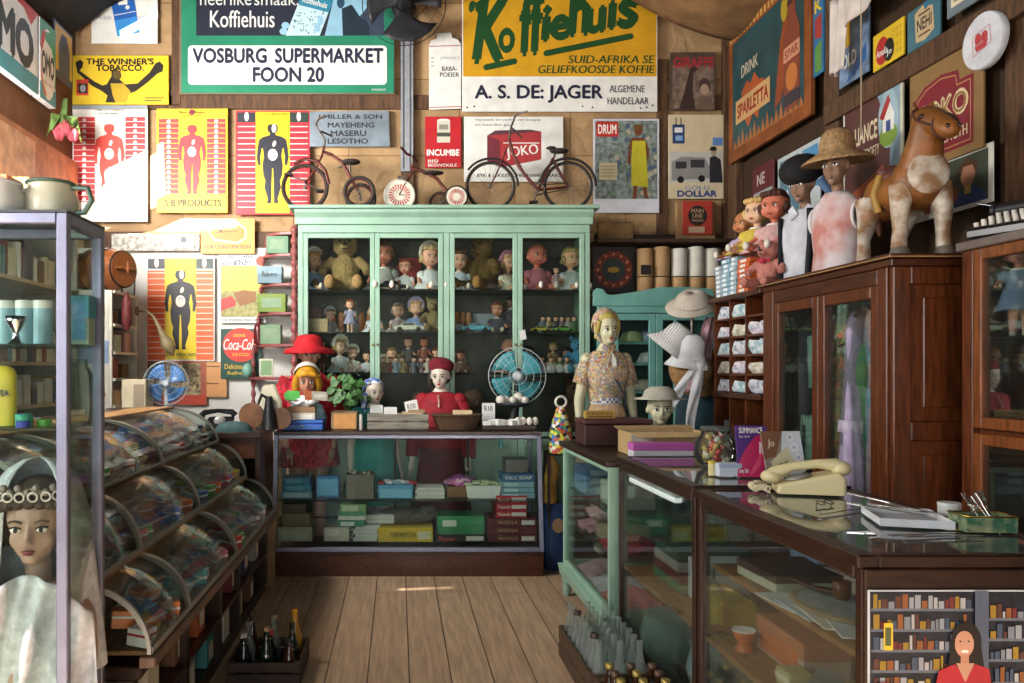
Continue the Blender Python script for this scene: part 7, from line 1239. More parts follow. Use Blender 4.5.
b = MB(); b.sheet(lambda u, v: (-.01+.075*u*(1-.3*v)+.03*v+.01*math.sin(8*v), -.11+.012*math.sin(7*u+6*v), .06-.66*v), 6, 22, WCL); b.build('scarf_end', t, solid=.004); b = MB(); b.sheet(lambda u, v: (-.02-.16*v+.05*u, -.10+.012*math.sin(7*u+6*v), .0-.28*v-.10*u*v), 6, 12, WCL); b.build('scarf_wing', t, solid=.004)
t = thing('straw_hat', 'wide tan straw hat hanging behind the white sun hat', 'hat', (X(697, 5.5), 5.5, 1.36), (rad(78), rad(20), 0), 'hats on the hat stand'); b = MB(); b.loft([(0, .205, .19, 0, 0, 1), (.012, .1, .09, 0, 0, 0), (.09, .08, .075, 0, 0, 0), (.11, .02, .02, 0, 0, 0)], M('#9c7448', .8, 0, .25, 40, .3), 30, False, wave=.02, k=3); b.build('crown', t, solid=.006)
t = thing('pink_scarf', 'dusty pink shawl hanging beside the pigeonhole shelf', 'shawl', (X(710, 5.45), 5.45, 1.72)); b = MB(); b.sheet(lambda u, v: ((-.03-.14*v+.16*u*(.4+.6*v)), .02*math.sin(9*u+2*v), -.52*v+.1*u*v), 12, 12, M('#a8848c', .85, 0, .15, 16)); b.build('cloth', t, solid=.005)
t = thing('dark_garment', 'dark teal garment hanging low behind the white scarf', 'garment', (X(705, 5.58), 5.62, 1.28)); b = MB(); b.loft([(0, .08, .04, 0, 0, 0), (-.1, .17, .07, 0, 0, .5), (-.6, .21, .09, 0, 0, 1)], M('#1f3a44', .85, 0, .2, 14), 24, False, wave=.08, k=6); b.build('cloth', t, solid=.005)
# ---- horse on the wardrobe
HP = M('#9a6230', .45, 0, .2, 9, kind='noise', c2='#cfc2ac', key='worn_horse_paint'); HBRN = M('#8a5626', .45, 0, .35, 10); HWH = M('#c9c2b4', .5, 0, .2, 14, kind='noise', c2='#8f6a48')
t = thing('toy_horse', 'large painted wooden horse with worn brown and white paint standing on the wardrobe', 'horse', (2.34, 3.70, ZW), rad(-12)); b = MB()
b.ball((0, .04, .335), (.105, .235, .1), HBRN, 18, 12); b.ball((0, -.15, .345), (.11, .11, .125), HBRN, 16, 10); b.ball((0, .2, .35), (.105, .1, .115), HBRN, 16, 10)
b.tube([(0, -.16, .38), (0, -.215, .48), (0, -.245, .58)], [.095, .075, .058], HBRN, 14); b.tube([(0, -.215, .605), (.012, -.285, .575), (.03, -.365, .52)], [.058, .056, .04], HBRN, 14); b.ball((.034, -.37, .515), (.042, .038, .042), HBRN, 12, 8)
for q_ in (-1, 1): b.tube([(q_*.03, -.2, .65), (q_*.04, -.205, .69)], [.018, .006], HBRN, 6)
bo = b.build('body', t, remesh=.009)
for q_ in (-1, 1):
    b = MB(); b.tube([(q_*.07, -.17, .33), (q_*.085, -.19, .22), (q_*.085, -.185, .13), (q_*.09, -.19, .04)], [.056, .04, .03, .034], HWH, 12); o = b.build('leg', t, remesh=.009); b = MB(); b.loft([(0, .043, .052), (.02, .042, .05), (.05, .032, .036)], M('#6d6458', .6, 0, .2, 20), 14); b.build('hoof', o); kids(o)[0].location = (q_*.09, -.2, 0)
    b = MB(); b.tube([(q_*.07, .21, .34), (q_*.085, .2, .24), (q_*.08, .27, .15), (q_*.085, .255, .04)], [.07, .048, .03, .034], HWH, 12); o = b.build('leg', t, remesh=.009); b = MB(); b.loft([(0, .043, .052), (.02, .042, .05), (.05, .032, .036)], M('#6d6458', .6, 0, .2, 20), 14); b.build('hoof', o); kids(o)[0].location = (q_*.085, .25, 0)
b = MB(); b.ball((0, -.262, .36), (.085, .02, .09), HWH, 14, 8); b.build('chest_patch', t)
b = MB(); b.ball((0, .04, .40), (.088, .095, .055), M('#6a4038', .5, 0, .3, 16), 16, 8); b.tube([(-.085, .04, .42), (-.112, .04, .33), (-.09, .04, .25)], .018, M('#a8823a', .5), 6); b.tube([(.085, .04, .42), (.112, .04, .33), (.09, .04, .25)], .018, M('#a8823a', .5), 6); b.ball((0, .13, .455), (.07, .025, .035), M('#6a4038', .5), 12, 6); b.build('saddle', t)
b = MB(); b.torus((.028, -.345, .535), .05, .006, M('#4a2c20', .6), 'y', 20, 6); b.tube([(.07, -.335, .545), (.06, -.26, .59), (.045, -.215, .64)], .006, M('#4a2c20', .6), 6); b.tube([(-.025, -.335, .545), (-.05, -.26, .59), (-.045, -.215, .64)], .006, M('#4a2c20', .6), 6); b.tube([(.06, -.27, .58), (.085, -.18, .46), (.03, -.02, .44)], .004, M('#4a2c20', .6), 6); b.build('bridle', t)
b = MB()
for q_ in (-1, 1): b.ball((.012+q_*.05, -.285, .595), (.014, .018, .013), EYED, 10, 6); b.ball((.034+q_*.022, -.405, .52), (.008, .006, .01), EYED, 8, 6)
b.build('eyes_and_nostrils', t)
b = MB()
for i in range(8): b.tube([(0, -.155-.011*i+.01, .66-.03*i), (0, -.115-.008*i, .64-.03*i), (.0, -.10-.006*i, .60-.03*i)], [.022, .02, .006], M('#6a3e20', .7, 0, .3, 30), 6)
b.build('mane', t); b = MB(); b.tube([(0, .28, .40), (0, .33, .36), (.01, .34, .26), (.01, .32, .18)], [.03, .032, .028, .008], M('#6a3e20', .7, 0, .3, 30), 8); b.build('tail', t)
# ---- hanging cloth and cord over the right wall
t = thing('hanging_cloth', 'white cloth gathered over the timber ledge with its end hanging down', 'cloth', (2.58, 4.3, 3.1)); b = MB(); CL = M('#cfc6be', .85, 0, .12, 8)
b.sheet(lambda u, v: (-.02-.06*math.sin(3*u)-.015*math.sin(16*u), .28-.85*u, .62-.28*v-.12*(1-u)+.10*math.sin(3.14*u)*(1-v)*0-.06*v*math.sin(3.14*u)), 24, 10, CL); b.sheet(lambda u, v: (-.03-.02*math.sin(12*u), .40-.16*u*(1-.4*v), .40-.42*v+.02*math.sin(9*u)), 10, 12, CL); b.build('cloth', t, solid=.005); b = MB(); b.tube([(-.05, .07, .30), (-.05, .07, -.45)], .004, M('#a89a80', .7), 6); b.build('cord', t)
# ---- typewriter on the vitrine, doll inside it
t = thing('typewriter', 'black antique typewriter on the vitrine at the edge of the view', 'typewriter', (2.45, 3.07, z2+.037), rad(-70)); b = MB(); b.prism([(-.16, -.16, 0), (-.16, .14, 0), (-.16, .14, .10), (-.16, .02, .10), (-.16, -.16, .035)], (.32, 0, 0), M('#17171a', .3)); b.build('body', t, bevel=.006); b = MB(); b.tube([(-.19, .08, .135), (.19, .08, .135)], .028, M('#1d1d20', .5), 14); b.tube([(-.205, .08, .135), (-.19, .08, .135)], .034, M('#1d1d20', .5), 14); b.tube([(.19, .08, .135), (.205, .08, .135)], .034, M('#1d1d20', .5), 14); b.build('carriage', t); b = MB()
for j in range(4):
    for i in range(10): b.tube([(-.13+.029*i+.007*j, -.14+.032*j, .045+.012*j), (-.13+.029*i+.007*j, -.142+.032*j, .062+.014*j)], .0095, M('#c9c4b8', .4), 8)
b.build('key', t); b = MB(); b.tube([(-.19, .08, .15), (-.24, .02, .17)], .006, CHROME, 6); b.build('return_lever', t)
o = dup(d_std, (2.40, 3.09, 1.49), rad(-40), 'doll with auburn hair and denim blue dress inside the vitrine', None, .36, {DD: C('#6f86a8'), DH: C('#8a3a2c'), DS: SK_('#c98a74')}); o['group'] = 'dolls in the vitrine'
carton('book', 'red book lying on the ledge inside the vitrine', 'book', (2.40, 3.07, 1.132), (.12, .16, .03), '#8f1f28'); carton('carton', 'cream box standing on the ledge inside the vitrine', 'box', (2.52, 2.72, 1.132), (.12, .14, .2), '#b9ad94', panel=(.2, .2, .8, .7, '#7a5a3a'), face='-x')
carton('toy_block', 'brown wooden box next to the doll inside the vitrine', 'box', (2.5, 2.68, 1.49), (.12, .12, .12), '#7a5436')
# ---- on the right-hand counters
ZK = .96
t = thing('telephone', 'cream rotary telephone near the joint of the two wooden counters', 'telephone', (1.36, 2.66, .953), rad(-16)); t.scale = (.95, .95, .85); TP = M('#cfc294', .35, 0, .04, 6); b = MB(); b.loft([(0, .115, .105), (.015, .115, .105), (.045, .095, .085, 0, .015), (.075, .068, .055, 0, .03), (.085, .06, .045, 0, .03)], TP, 4, smooth=False)
b = MB(); b.prism([(-.112, -.065, 0), (.112, -.065, 0), (.112, -.065, .06), (.095, -.065, .088), (.04, -.065, .075), (-.10, -.065, .035)], (0, .13, 0), TP); b.build('body', t, bevel=.012, seg=3)
b = MB(); b.tube([(-.118, 0, .055), (-.10, 0, .075), (-.05, 0, .098), (.03, 0, .113), (.085, 0, .112), (.108, 0, .095)], [.03, .026, .018, .018, .026, .03], TP, 12); b.ball((-.115, 0, .058), (.036, .036, .028), TP, 14, 8); b.ball((.106, 0, .098), (.034, .036, .03), TP, 14, 8); b.build('handset', t)
b = MB(); b.T = Matrix.Translation((-.03, 0, .058)) @ Euler((0, -.28, 0)).to_matrix().to_4x4(); b.lathe([(.045, 0), (.045, .006), (.018, .010), (.001, .010)], (0, 0, 0), M('#8d8a80', .4, .2), 24); b.build('dial', t)
b = MB(); p = []
for i in range(150): a_ = i*.75; u = i/149; p.append((-.13-.05*math.sin(3.1*u)+.010*math.cos(a_), .06-.14*u, .012+.010*math.sin(a_)+.012*abs(math.sin(9*u))))
b.tube(p, .004, M('#c8bc9a', .4), 5); b.build('coiled_cord', t)
def standee(name, label, loc, w, h, rz, tilt, draw):
    E = Matrix.Translation(loc) @ Euler((tilt, 0, rz)).to_matrix().to_4x4(); q3 = E.to_3x3(); s = Sign(E @ Vector((-w/2, 0, h)), q3 @ Vector((w/100, 0, 0)), q3 @ Vector((0, 0, -h/100)), q3 @ Vector((0, -1, 0))); draw(s); o = s.done(name, label, 'card'); b = MB(); b.T = E; b.prism([(-.01, .005, h*.7), (.01, .005, h*.7), (.03, .09, 0.012), (-.03, .09, .012)], (0, .003, 0), P_('#b9ab8c')); b.build('strut', o, world=True); return o
def lipcard(s):
    s.board([(0, 0), (100, 0), (100, 100), (0, 100)], P_('#4a2470'), .004); s.poly([(0, 100), (0, 78), (30, 45), (60, 22), (100, 12), (100, 60), (70, 100)], P_('#b8285c')); s.text('SUMMANCE', 12, 4, 85, 15, WHT, .03); s.text('lip care', 12, 19, 45, 25, WHT, 0)
    for i in range(7):
        a_ = rad(20+17*i); x0_, y0_ = 40+5*i, 95-3*i; x1_, y1_ = x0_-8+52*math.cos(a_-.9)*.8, y0_-50*abs(math.sin(a_*.6+.4)); s.line([(x0_, y0_), (x1_, y1_)], 7, P_('#d84a74')); s.line([(x0_+(x1_-x0_)*.45, y0_+(y1_-y0_)*.45), (x1_, y1_)], 5, P_('#e4d4dc')); s.disc(x1_, y1_, 4, 6, P_('#c8184a'), 10)
    s.text('only 50c', 4, 84, 34, 95, WHT, .02)
def milkcard(s):
    s.board([(0, 0), (100, 0), (100, 100), (0, 100)], P_('#8f8478'), .004); s.poly([(0, 0), (55, 0), (30, 50), (0, 55)], P_('#7a5440')); s.poly([(55, 0), (100, 0), (100, 70), (70, 100), (40, 60)], P_('#c8cfd8')); s.poly([(15, 60), (60, 30), (80, 70), (30, 100)], P_('#cfcaa4')); s.text('MILK', 26, 62, 62, 74, P_('#5a4a2c'), .03, 0, -.3); s.text('JELLY', 30, 76, 66, 88, P_('#5a4a2c'), .03, 0, -.3)
    for i in range(4): s.disc(72+7*i, 12+20*i, 9, 8, WHT, 14); s.disc(72+7*i, 12+20*i, 5, 4, P_('#a8b8cc'), 12)
    s.text('Jo', 12, 16, 30, 34, P_('#d8c8a8'), .02, .2)
standee('advert_card', 'purple and pink lipstick advert card standing on the counter', (X(754, 2.98), 2.98, ZK), .115, .195, rad(-8), rad(-14), lipcard); standee('advert_card', 'brown and white milk advert card standing behind the cream telephone', (X(793, 2.80), 2.84, ZK), .15, .185, rad(6), rad(-16), milkcard)
t = thing('sweet_jar', 'round glass jar of wrapped sweets on the far wooden counter', 'jar', (X(716, 3.32), 3.32, ZK)); b = MB(); b.lathe([(.05, 0), (.075, .02), (.088, .065), (.08, .11), (.058, .135), (.06, .155)], (0, 0, 0), JARG, 26, caps=False); b.build('glass_jar', t); b = MB(); b.lathe([(.058, .15), (.062, .152), (.062, .165), (.0, .168)], (0, 0, 0), glass('jar_lid_glass', '#d4dcd8', 1.2, .12), 24); b.build('lid', t)
SWJ = [P_('#cfc8b4'), P_('#c2402a'), P_('#d8d4cc'), P_('#c9a45a'), P_('#b53a34')]; swo = {}
for i in range(34):
    z_ = .014+.0032*i; r_ = .055*math.sqrt(R.random()); a_ = R.random()*6.28; k = i % 5; p = (X(716, 3.32)+r_*math.cos(a_), 3.32+r_*math.sin(a_), ZK+z_); lb = '%s wrapped sweet in the round glass jar' % ('cream', 'red', 'white', 'gold', 'dark red')[k]; gp = '%s sweets in the round jar' % ('cream', 'red', 'white', 'gold', 'dark red')[k]
    if k not in swo: b = MB(); b.ball((0, 0, 0), (.017, .012, .011), SWJ[k], 8, 6); b.add([(.014, 0, 0), (.03, .01, .006), (.03, -.01, -.006), (-.014, 0, 0), (-.03, .01, .006), (-.03, -.01, -.006)], [(0, 1, 2), (3, 4, 5)], SWJ[k]); swo[k] = b.build('wrapped_sweet', tag=(lb, 'sweet', gp), loc=Vector(p), rot=(1, a_, 2))
    else: dup(swo[k], p, (a_, 1, 2*a_))
carton('paper_stack', 'white card box in front of the sweet jar', 'box', (X(727, 3.02), 3.02, ZK), (.085, .06, .05), '#c4ccd8', panel=(.0, .0, 1, .3, '#a4b0c8')); tin('small_bottle', 'small yellow topped white bottle beside the white card box', 'bottle', (X(712, 3.04), 3.04, ZK), .014, .055, M('#cfc48a', .4), M('#d0b030', .4))
ZG = .932
t = thing('suitcase', 'brown suitcase like box before the patterned dress mannequin', 'box', (1.24, 4.62, ZG)); b = MB(); b.box(-.19, .19, -.12, .12, 0, .12, M('#3f2422', .5, 0, .15, 10)); b.build('body', t, bevel=.006); b = MB(); b.box(-.195, .195, -.125, .125, .121, .15, M('#4a2a28', .5, 0, .15, 10)); b.build('lid', t, bevel=.006)
carton('wooden_sign_box', 'small yellow wooden box with dark lettering on the brown box', 'box', (X(601, 4.52), 4.56, ZG+.152), (.17, .05, .045), '#a8863c', text=('FRISCO', .1, .2, .9, .5), tcol='#4a2c1a', panel=(.1, .65, .9, .8, '#5a3a1c'))
t = carton('open_carton', 'torn open cardboard carton with pale sides on the far counter end', 'carton', (1.36, 4.10, ZG), (.40, .24, .115), '#b09468', open_=True, panel=(0, 0, .25, 1, '#c4bcae')); b = MB(); b.prism([(-.2, -.12, .115), (.2, -.12, .115), (.19, -.19, .10), (-.18, -.19, .095)], (0, 0, .004), M('#bca074', .7)); b.prism([(-.2, .12, .115), (.2, .12, .115), (.2, .2, .13), (-.2, .2, .125)], (0, 0, .004), M('#a88a60', .7)); b.build('flap', t)
carton('pink_box', 'long bright pink and white box before the torn carton', 'box', (X(662, 3.85), 3.87, ZG), (.29, .09, .075), '#c4c4cc', lid='#b85aa8')
# cutlery, trays and a green tin at the near end
def fork_mb(m, knife=False, L=.19):
    b = MB(); b.prism([(-.004, 0, 0), (.004, 0, 0), (.007, -L*.5, 0), (-.007, -L*.5, 0)], (0, 0, .003), m); b.prism([(-.003, 0, 0), (.003, 0, 0), (.004, L*.25, 0), (-.004, L*.25, 0)], (0, 0, .003), m)
    if knife: b.prism([(-.008, L*.25, 0), (.004, L*.25, 0), (.006, L*.5, 0), (-.002, L*.58, 0)], (0, 0, .002), m)
    else:
        b.prism([(-.011, L*.25, 0), (.011, L*.25, 0), (.012, L*.34, 0), (-.012, L*.34, 0)], (0, 0, .003), m)
        for i in range(4): b.box(-.0115+.0066*i, -.008+.0066*i, L*.34, L*.5, 0, .003, m)
    return b
SIL = M('#b9b9b4', .2, .9, .1, 20, key='silver')
t = carton('cutlery_tray', 'flat white cardboard tray on the counter end under the silver cutlery', 'tray', (1.37, 2.16, .953), (.17, .2, .02), '#c9ccd0', rot=rad(-18), open_=True, panel=(0, 0, 1, 1, '#b9bcc0'))
fk = fork_mb(SIL).build('fork', tag=('silver fork lying across the white cutlery tray', 'fork', 'cutlery on the tray'), loc=Vector((1.34, 2.2, .976)), rot=(.1, 0, rad(60)))
for i, (x, y, a_) in enumerate(((1.38, 2.18, 80), (1.41, 2.12, 50), (1.33, 2.14, 100), (1.36, 2.24, 35))): dup(fk, (x, y, .979+.004*i), (.12, .03, rad(a_)))
kn = fork_mb(SIL, True).build('knife', tag=('silver knife lying on the bare counter glass in front of the tray', 'knife', 'knives on the counter'), loc=Vector((1.30, 1.98, .953)), rot=(0, 0, rad(-80)))
dup(kn, (1.33, 1.955, .953), rad(-86)); dup(kn, (1.27, 2.3, .953), rad(-60), 'silver knife lying apart at the edge of the counter glass', 'lone knife')
t = thing('green_tin', 'open dark green tin crammed with small forks and silver pieces', 'tin', (1.49, 2.04, .953), rad(-6)); b = MB(); e = .004; GT = M('#2f5a44', .35, 0, .2, 30, kind='noise', c2='#8a8f6a'); b.box(-.06, .06, -.04, -.036, 0, .038, GT); b.box(-.06, .06, .036, .04, 0, .038, GT); b.box(-.06, -.056, -.036, .036, 0, .038, GT); b.box(.056, .06, -.036, .036, 0, .038, GT); b.box(-.056, .056, -.036, .036, 0, .004, GT); b.build('body', t); b = MB(); b.tube([(-.06, -.04, .039), (.06, -.04, .039), (.06, .04, .039), (-.06, .04, .039)], .0025, BRASS, 6, closed=True); b.build('rim', t)
for i in range(6): dup(fk, (1.465+.012*i, 2.04+.012*(i % 3), .985+.004*(i % 3)), (.5+.15*i, .2, rad(-40+28*i)), 'small silver fork sticking out of the green tin', 'forks in the green tin', .62)
tin('small_pot', 'small white pot standing behind the green tin at the edge of the view', 'pot', (1.53, 2.22, .953), .028, .04, M('#c4c8c4', .4)); carton('yellow_box', 'yellow flat box beside the white pot at the edge of the view', 'box', (1.52, 2.15, .953), (.06, .05, .015), '#b8a43a')
t = thing('spectacles', 'dark wire spectacles lying on the counter glass past the telephone', 'spectacles', (1.30, 2.42, .954), (rad(-70), 0, .4)); t.scale = (.6,)*3; b = MB(); b.torus((-.03, 0, .018), .022, .0025, IRON, 'y', 18, 5); b.torus((.03, 0, .018), .022, .0025, IRON, 'y', 18, 5); b.tube([(-.008, 0, .02), (0, 0, .026), (.008, 0, .02)], .002, IRON, 5); b.build('rims', t); b = MB(); b.tube([(-.052, 0, .02), (-.055, .11, .02)], .0022, IRON, 5); b.tube([(.052, 0, .02), (.055, .11, .02)], .0022, IRON, 5); b.build('temple', t)
m = bpy.data.materials.new('white_strip_glow'); m.use_nodes = True; m.node_tree.nodes['Principled BSDF'].inputs['Emission Color'].default_value = (1, 1, 1, 1); m.node_tree.nodes['Principled BSDF'].inputs['Emission Strength'].default_value = 1.1
t = thing('glowing_strip', 'white glowing strip fixed under the top inside the far wooden counter', 'light', (1.085, 3.4, .855)); b = MB(); b.box(-.018, .018, -.30, .30, -.012, .012, m); b.build('tube', t, bevel=.006); b = MB(); b.box(-.02, .02, -.33, .33, .013, .04, M('#c4c4c4', .4)); b.build('strip_backing', t)  # white strip with mild emission under the far counter's top
# ---- inside the wooden counters
def on(name, label, x, y, z, d, col, **k): return carton(name, label, k.pop('cat', 'box'), (x, y, z), d, col, **k)
on('game_box', 'flat box with dark brown lid and pale patterned sides on the counter shelf', 1.23, 2.48, .701, (.25, .24, .05), '#b9b8a4', lid='#3a2a24', panel=(.0, .4, 1, 1, '#a8ac94'), rot=.05)
for i, (c, lb) in enumerate((('#c9cdd0', 'white'), ('#b8c4cc', 'pale blue'), ('#d4d0c8', 'cream'), ('#c4ccd4', 'grey white'))): on('paper_sheet', '%s sheet of old paper on the counter shelf before the dark lidded box' % lb, 1.19+.012*i, 2.27-.09*i, .701+.003*i, (.26, .2, .004), c, rot=.1-.12*i, group='paper sheets on the counter shelf', cat='paper')
on('magazine', 'red and cream magazine lying at the back of the counter shelf', 1.40, 2.32, .705, (.16, .3, .05), '#b9a494', panel=None, rot=.1, cat='magazine'); on('picture_book', 'blue and white picture book leaning at the back of the counter shelf', 1.42, 2.6, .702, (.2, .22, .06), '#7f98b8', rot=-.1, cat='book')
t = thing('oval_plate', 'oval wooden framed plate on the counter shelf carrying a brown pipe', 'plate', (1.20, 2.16, .716)); b = MB(); b.loft([(0, .11, .16), (.008, .12, .17), (.012, .105, .155)], M('#8a7450', .5), 30); b.build('rim', t); b = MB(); b.loft([(.009, .1, .15), (.0125, .1, .15)], M('#b9bcc0', .4, 0, .25, 30), 30); b.build('centre', t)
t = thing('smoking_pipe', 'brown wooden smoking pipe lying on the oval plate', 'pipe', (1.22, 2.2, .730), rad(50)); b = MB(); b.lathe([(.018, 0), (.024, .015), (.024, .05), (.019, .052), (.016, .03)], (0, 0, 0), M('#6a3e22', .35), 16); b.build('bowl', t); b = MB(); b.tube([(0, .015, .015), (0, .07, .018), (0, .13, .035)], [.011, .008, .005], M('#4a2a18', .3), 8); b.build('stem', t)
t = thing('egg_cup', 'orange egg cup with white inside on the low counter shelf', 'egg cup', (1.115, 2.58, .456)); b = MB(); b.lathe([(.028, 0), (.026, .008), (.017, .025), (.03, .045), (.036, .066)], (0, 0, 0), M('#c4602c', .35), 22, caps=False); b.build('body', t); b = MB(); b.lathe([(.0365, .064), (.0365, .068), (.033, .068), (.030, .06), (.004, .056)], (0, 0, 0), WHT, 22); b.build('white_lining', t)
on('cup_box', 'white and orange box with cup pictures on the low counter shelf', 1.24, 2.46, .456, (.14, .3, .11), '#b9a090', panel=(.1, .3, .9, .9, '#b8622f'), lid='#a8694a', face='-x'); on('small_box', 'pale yellow small box beside the cup box', 1.13, 2.28, .456, (.07, .08, .05), '#b0a878', panel=(.0, .3, 1, .6, '#d0ccb8'), face='-x'); on('long_box', 'olive long box near the end of the low counter shelf', 1.24, 2.06, .456, (.06, .26, .05), '#8a7f4a', rot=.15)
b = MB(); b.prism([(0, 0, 0), (.08, .02, 0), (.1, .07, .05), (.04, .08, .08), (-.02, .03, .05)], (.0, .004, .01), M('#a4acb4', .5)); b.build('folded_paper', tag=('folded grey paper standing on the low counter shelf', 'paper'), loc=Vector((1.12, 2.12, .456)))
on('napkin_pack', 'pink patterned napkin pack at the end of the low counter shelf', 1.2, 1.9, .456, (.2, .16, .03), '#b09094'); on('blue_bag', 'bright blue bag at the bottom of the counter', 1.16, 2.42, .102, (.2, .2, .16), '#2f6fb0', cat='bag')
for i in range(10): n, c = BC[(i*4) % 9]; on('bottom_box', '%s box at the bottom of the near counter' % n, 1.32+.09*(i % 2), 1.9+.085*i, .102, (.1, .075, .14+.03*(i % 3)), c, group='boxes at the bottom of the near counter')
for i in range(4): on('far_book', '%s ledger in the pile inside the far wooden counter' % ('green', 'maroon', 'grey', 'dark green')[i], 1.28, 3.38, .456+.042*i, (.3, .34-.02*i, .04), ('#2f6a4a', '#5a2228', '#8a8a84', '#234a38')[i], group='ledgers in the far counter', cat='book')
on('yellow_box', 'yellow long box inside the far wooden counter', 1.2, 2.95, .456, (.12, .28, .08), '#b99a2a'); on('white_jar_box', 'white paper parcel inside the far wooden counter', 1.26, 3.14, .456, (.2, .12, .16), '#aab4b8')
b = MB(); b.lathe([(.045, 0), (.05, .02), (.05, .12), (.02, .15), (.02, .19)], (0, 0, 0), JARG, 18); b.build('glass_vase', tag=('clear glass vase near the joint inside the far counter', 'vase'), loc=Vector((1.12, 2.88, .457)))
for i, (x, y) in enumerate(((1.18, 3.5), (1.24, 3.1), (1.2, 2.9))): b = MB(); b.loft([(0, .08, .08), (.02, .1, .1), (.1, .12, .12), (.17, .1, .1), (.19, .11, .11)], (M('#7a8f86', .3, 0, .2, 14), M('#9fb0b4', .3, 0, .2, 14), M('#8a8f84', .3, 0, .2, 14))[i], 20); b.build('ceramic_pot', tag=(('grey green pot at the bottom of the far counter next to its far end', 'pale blue pot at the bottom middle of the far counter', 'olive grey pot at the bottom of the far counter by the joint')[i], 'pot'), loc=Vector((x, y, .102)))
# ---- inside the green showcase
for i in range(3): on('soap_box', 'blue soap box, %s on the upper shelf of the green showcase' % ('lowest', 'second', 'third')[i], 1.16, 4.62, .662+.05*i, (.22, .3, .048), ('#7f9fb8', '#5f8ab0', '#2f5a90')[i], panel=(.1, .2, .7, .8, '#9fb8cc'), group='soap boxes in the green showcase')
on('cream_box', 'cream and tan box on the middle shelf of the green showcase', 1.2, 4.3, .452, (.22, .26, .1), '#a89a80', panel=(0, .5, 1, 1, '#b8aa90')); on('white_box', 'pale green white box beside the soap boxes in the green showcase', 1.18, 4.12, .662, (.2, .3, .12), '#b4c0b4')
for i, (y, z, c, lb) in enumerate(((4.55, .452, '#b98a94', 'dusty pink'), (4.35, .56, '#c4a4a8', 'pale pink'), (4.05, .452, '#a8343c', 'red'), (4.3, .195, '#a8b0c0', 'blue grey'), (4.6, .195, '#c0a0a8', 'faded rose'), (4.0, .195, '#b04a5a', 'dark rose'))):
    b = MB(); b.sheet(lambda u, v: (1.05+.24*u, y-.14+.28*v, z+.01+.05*math.sin(3.1*u)*math.sin(3.1*v)+.012*math.sin(9*u+7*v+i)), 12, 12, M(c, .85, 0, .25, 24)); b.build('folded_cloth', tag=('%s crumpled cloth inside the green showcase' % lb, 'cloth', 'cloths in the green showcase'), solid=.02)
# ---- things hanging and standing at the far counter end
t = thing('peg_bag', 'colourful patterned bag with a round handle hanging beside the display counter', 'bag', (X(561, 5.4), 5.4, .80)); b = MB(); b.loft([(0, .08, .05), (.04, .085, .055), (.16, .075, .05), (.26, .045, .035), (.31, .025, .02)], patchwork('bright_bag_print', ['#d0c83a', '#3f6ab0', '#d8d8d0', '#4f9a5a', '#23262e', '#b5503c'], 46), 18); b.build('body', t); b = MB(); b.torus((0, 0, .345), .036, .009, M('#c9c6bc', .4), 'y', 22, 8); b.build('handle', t)
t = thing('blue_sack', 'dark blue printed sack standing on the floor beside the display counter', 'sack', (X(558, 5.45), 5.5, 0)); b = MB(); b.loft([(0, .1, .09), (.05, .115, .1), (.3, .11, .1), (.42, .095, .07), (.45, .09, .05)], M('#22406f', .6, 0, .25, 10), 16); b.build('body', t, bevel=0); s = Sign((X(558, 5.4)-.05, 5.395, .36), (.01, 0, 0), (0, 0, -.01), (0, -1, 0)); s.disc(5, 5, 4, 5, P_('#b08a6a'), 16); s.pic.build('picture', t, world=True)
b = MB(); b.tube([(0, 0, 0), (0, -.01, .12), (.02, -.02, .24), (0, -.02, .33)], [.05, .045, .05, .02], M('#a8803c', .6, 0, .3, 12), 10); b.build('corn_broom', tag=('tan dried bundle poking up from the dark blue sack', 'broom'), loc=Vector((X(551, 5.45), 5.5, .452))); b = MB(); b.box(X(546, 5.5), X(571, 5.5), 5.42, 5.6, .78, .80, DTIMBER); b.box(X(546, 5.5), X(548, 5.5), 5.42, 5.6, 0, .78, DTIMBER); b.build('small_stand', tag=('narrow dark stand holding the patterned bag above the blue sack', 'stand'))
# ---- crates of bottles on the floor
CW = M('#4f3c2a', .75, 0, .3, 8, .2, stretch=(8, 1.5, 8))
def bottle(label, loc, group, m, cap, prof, lab=None):
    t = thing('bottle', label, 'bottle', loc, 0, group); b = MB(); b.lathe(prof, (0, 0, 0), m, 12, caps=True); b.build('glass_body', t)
    if cap: h_ = prof[-1][1]; b = MB(); b.lathe([(prof[-1][0]*1.25, h_-.012), (prof[-1][0]*1.3, h_+.004), (prof[-1][0]*.9, h_+.007)], (0, 0, 0), cap, 12); b.build('cap', t)
    if lab: b = MB(); r_ = prof[1][0]*1.015; b.lathe([(r_, .05), (r_, .11)], (0, 0, 0), lab, 12, caps=False); b.build('paper_label', t)
    return t
PB = [(.028, 0), (.03, .008), (.03, .12), (.024, .155), (.0125, .2), (.0115, .245), (.0135, .248), (.0135, .256)]; PB2 = [(.029, 0), (.031, .008), (.031, .105), (.02, .145), (.0125, .17), (.0135, .2)]
slat_crate('bottle_crate', 'low wooden crate of clear bottles on the floor along the wooden counter', (.895, 3.50, 0), .26, .62, .15, CW); slat_crate('bottle_crate', 'low wooden crate of brown capped bottles at the front of the counter', (.905, 2.83, 0), .26, .66, .15, CW)
c0 = bottle('empty clear glass bottle without cap in the crate along the counter', (.81, 3.765, .013), 'clear bottles in the crate', BOTG, None, PB); c1 = bottle('clear glass bottle with a white paper label in the crate along the counter', (.81, 3.687, .013), 'labelled clear bottles', BOTG, None, PB, P_('#c4c4cc')); c2_ = bottle('clear glass bottle with a dark cap in the crate along the counter', (.81, 3.609, .013), 'capped clear bottles', BOTG, M('#3a2a24', .4), PB)
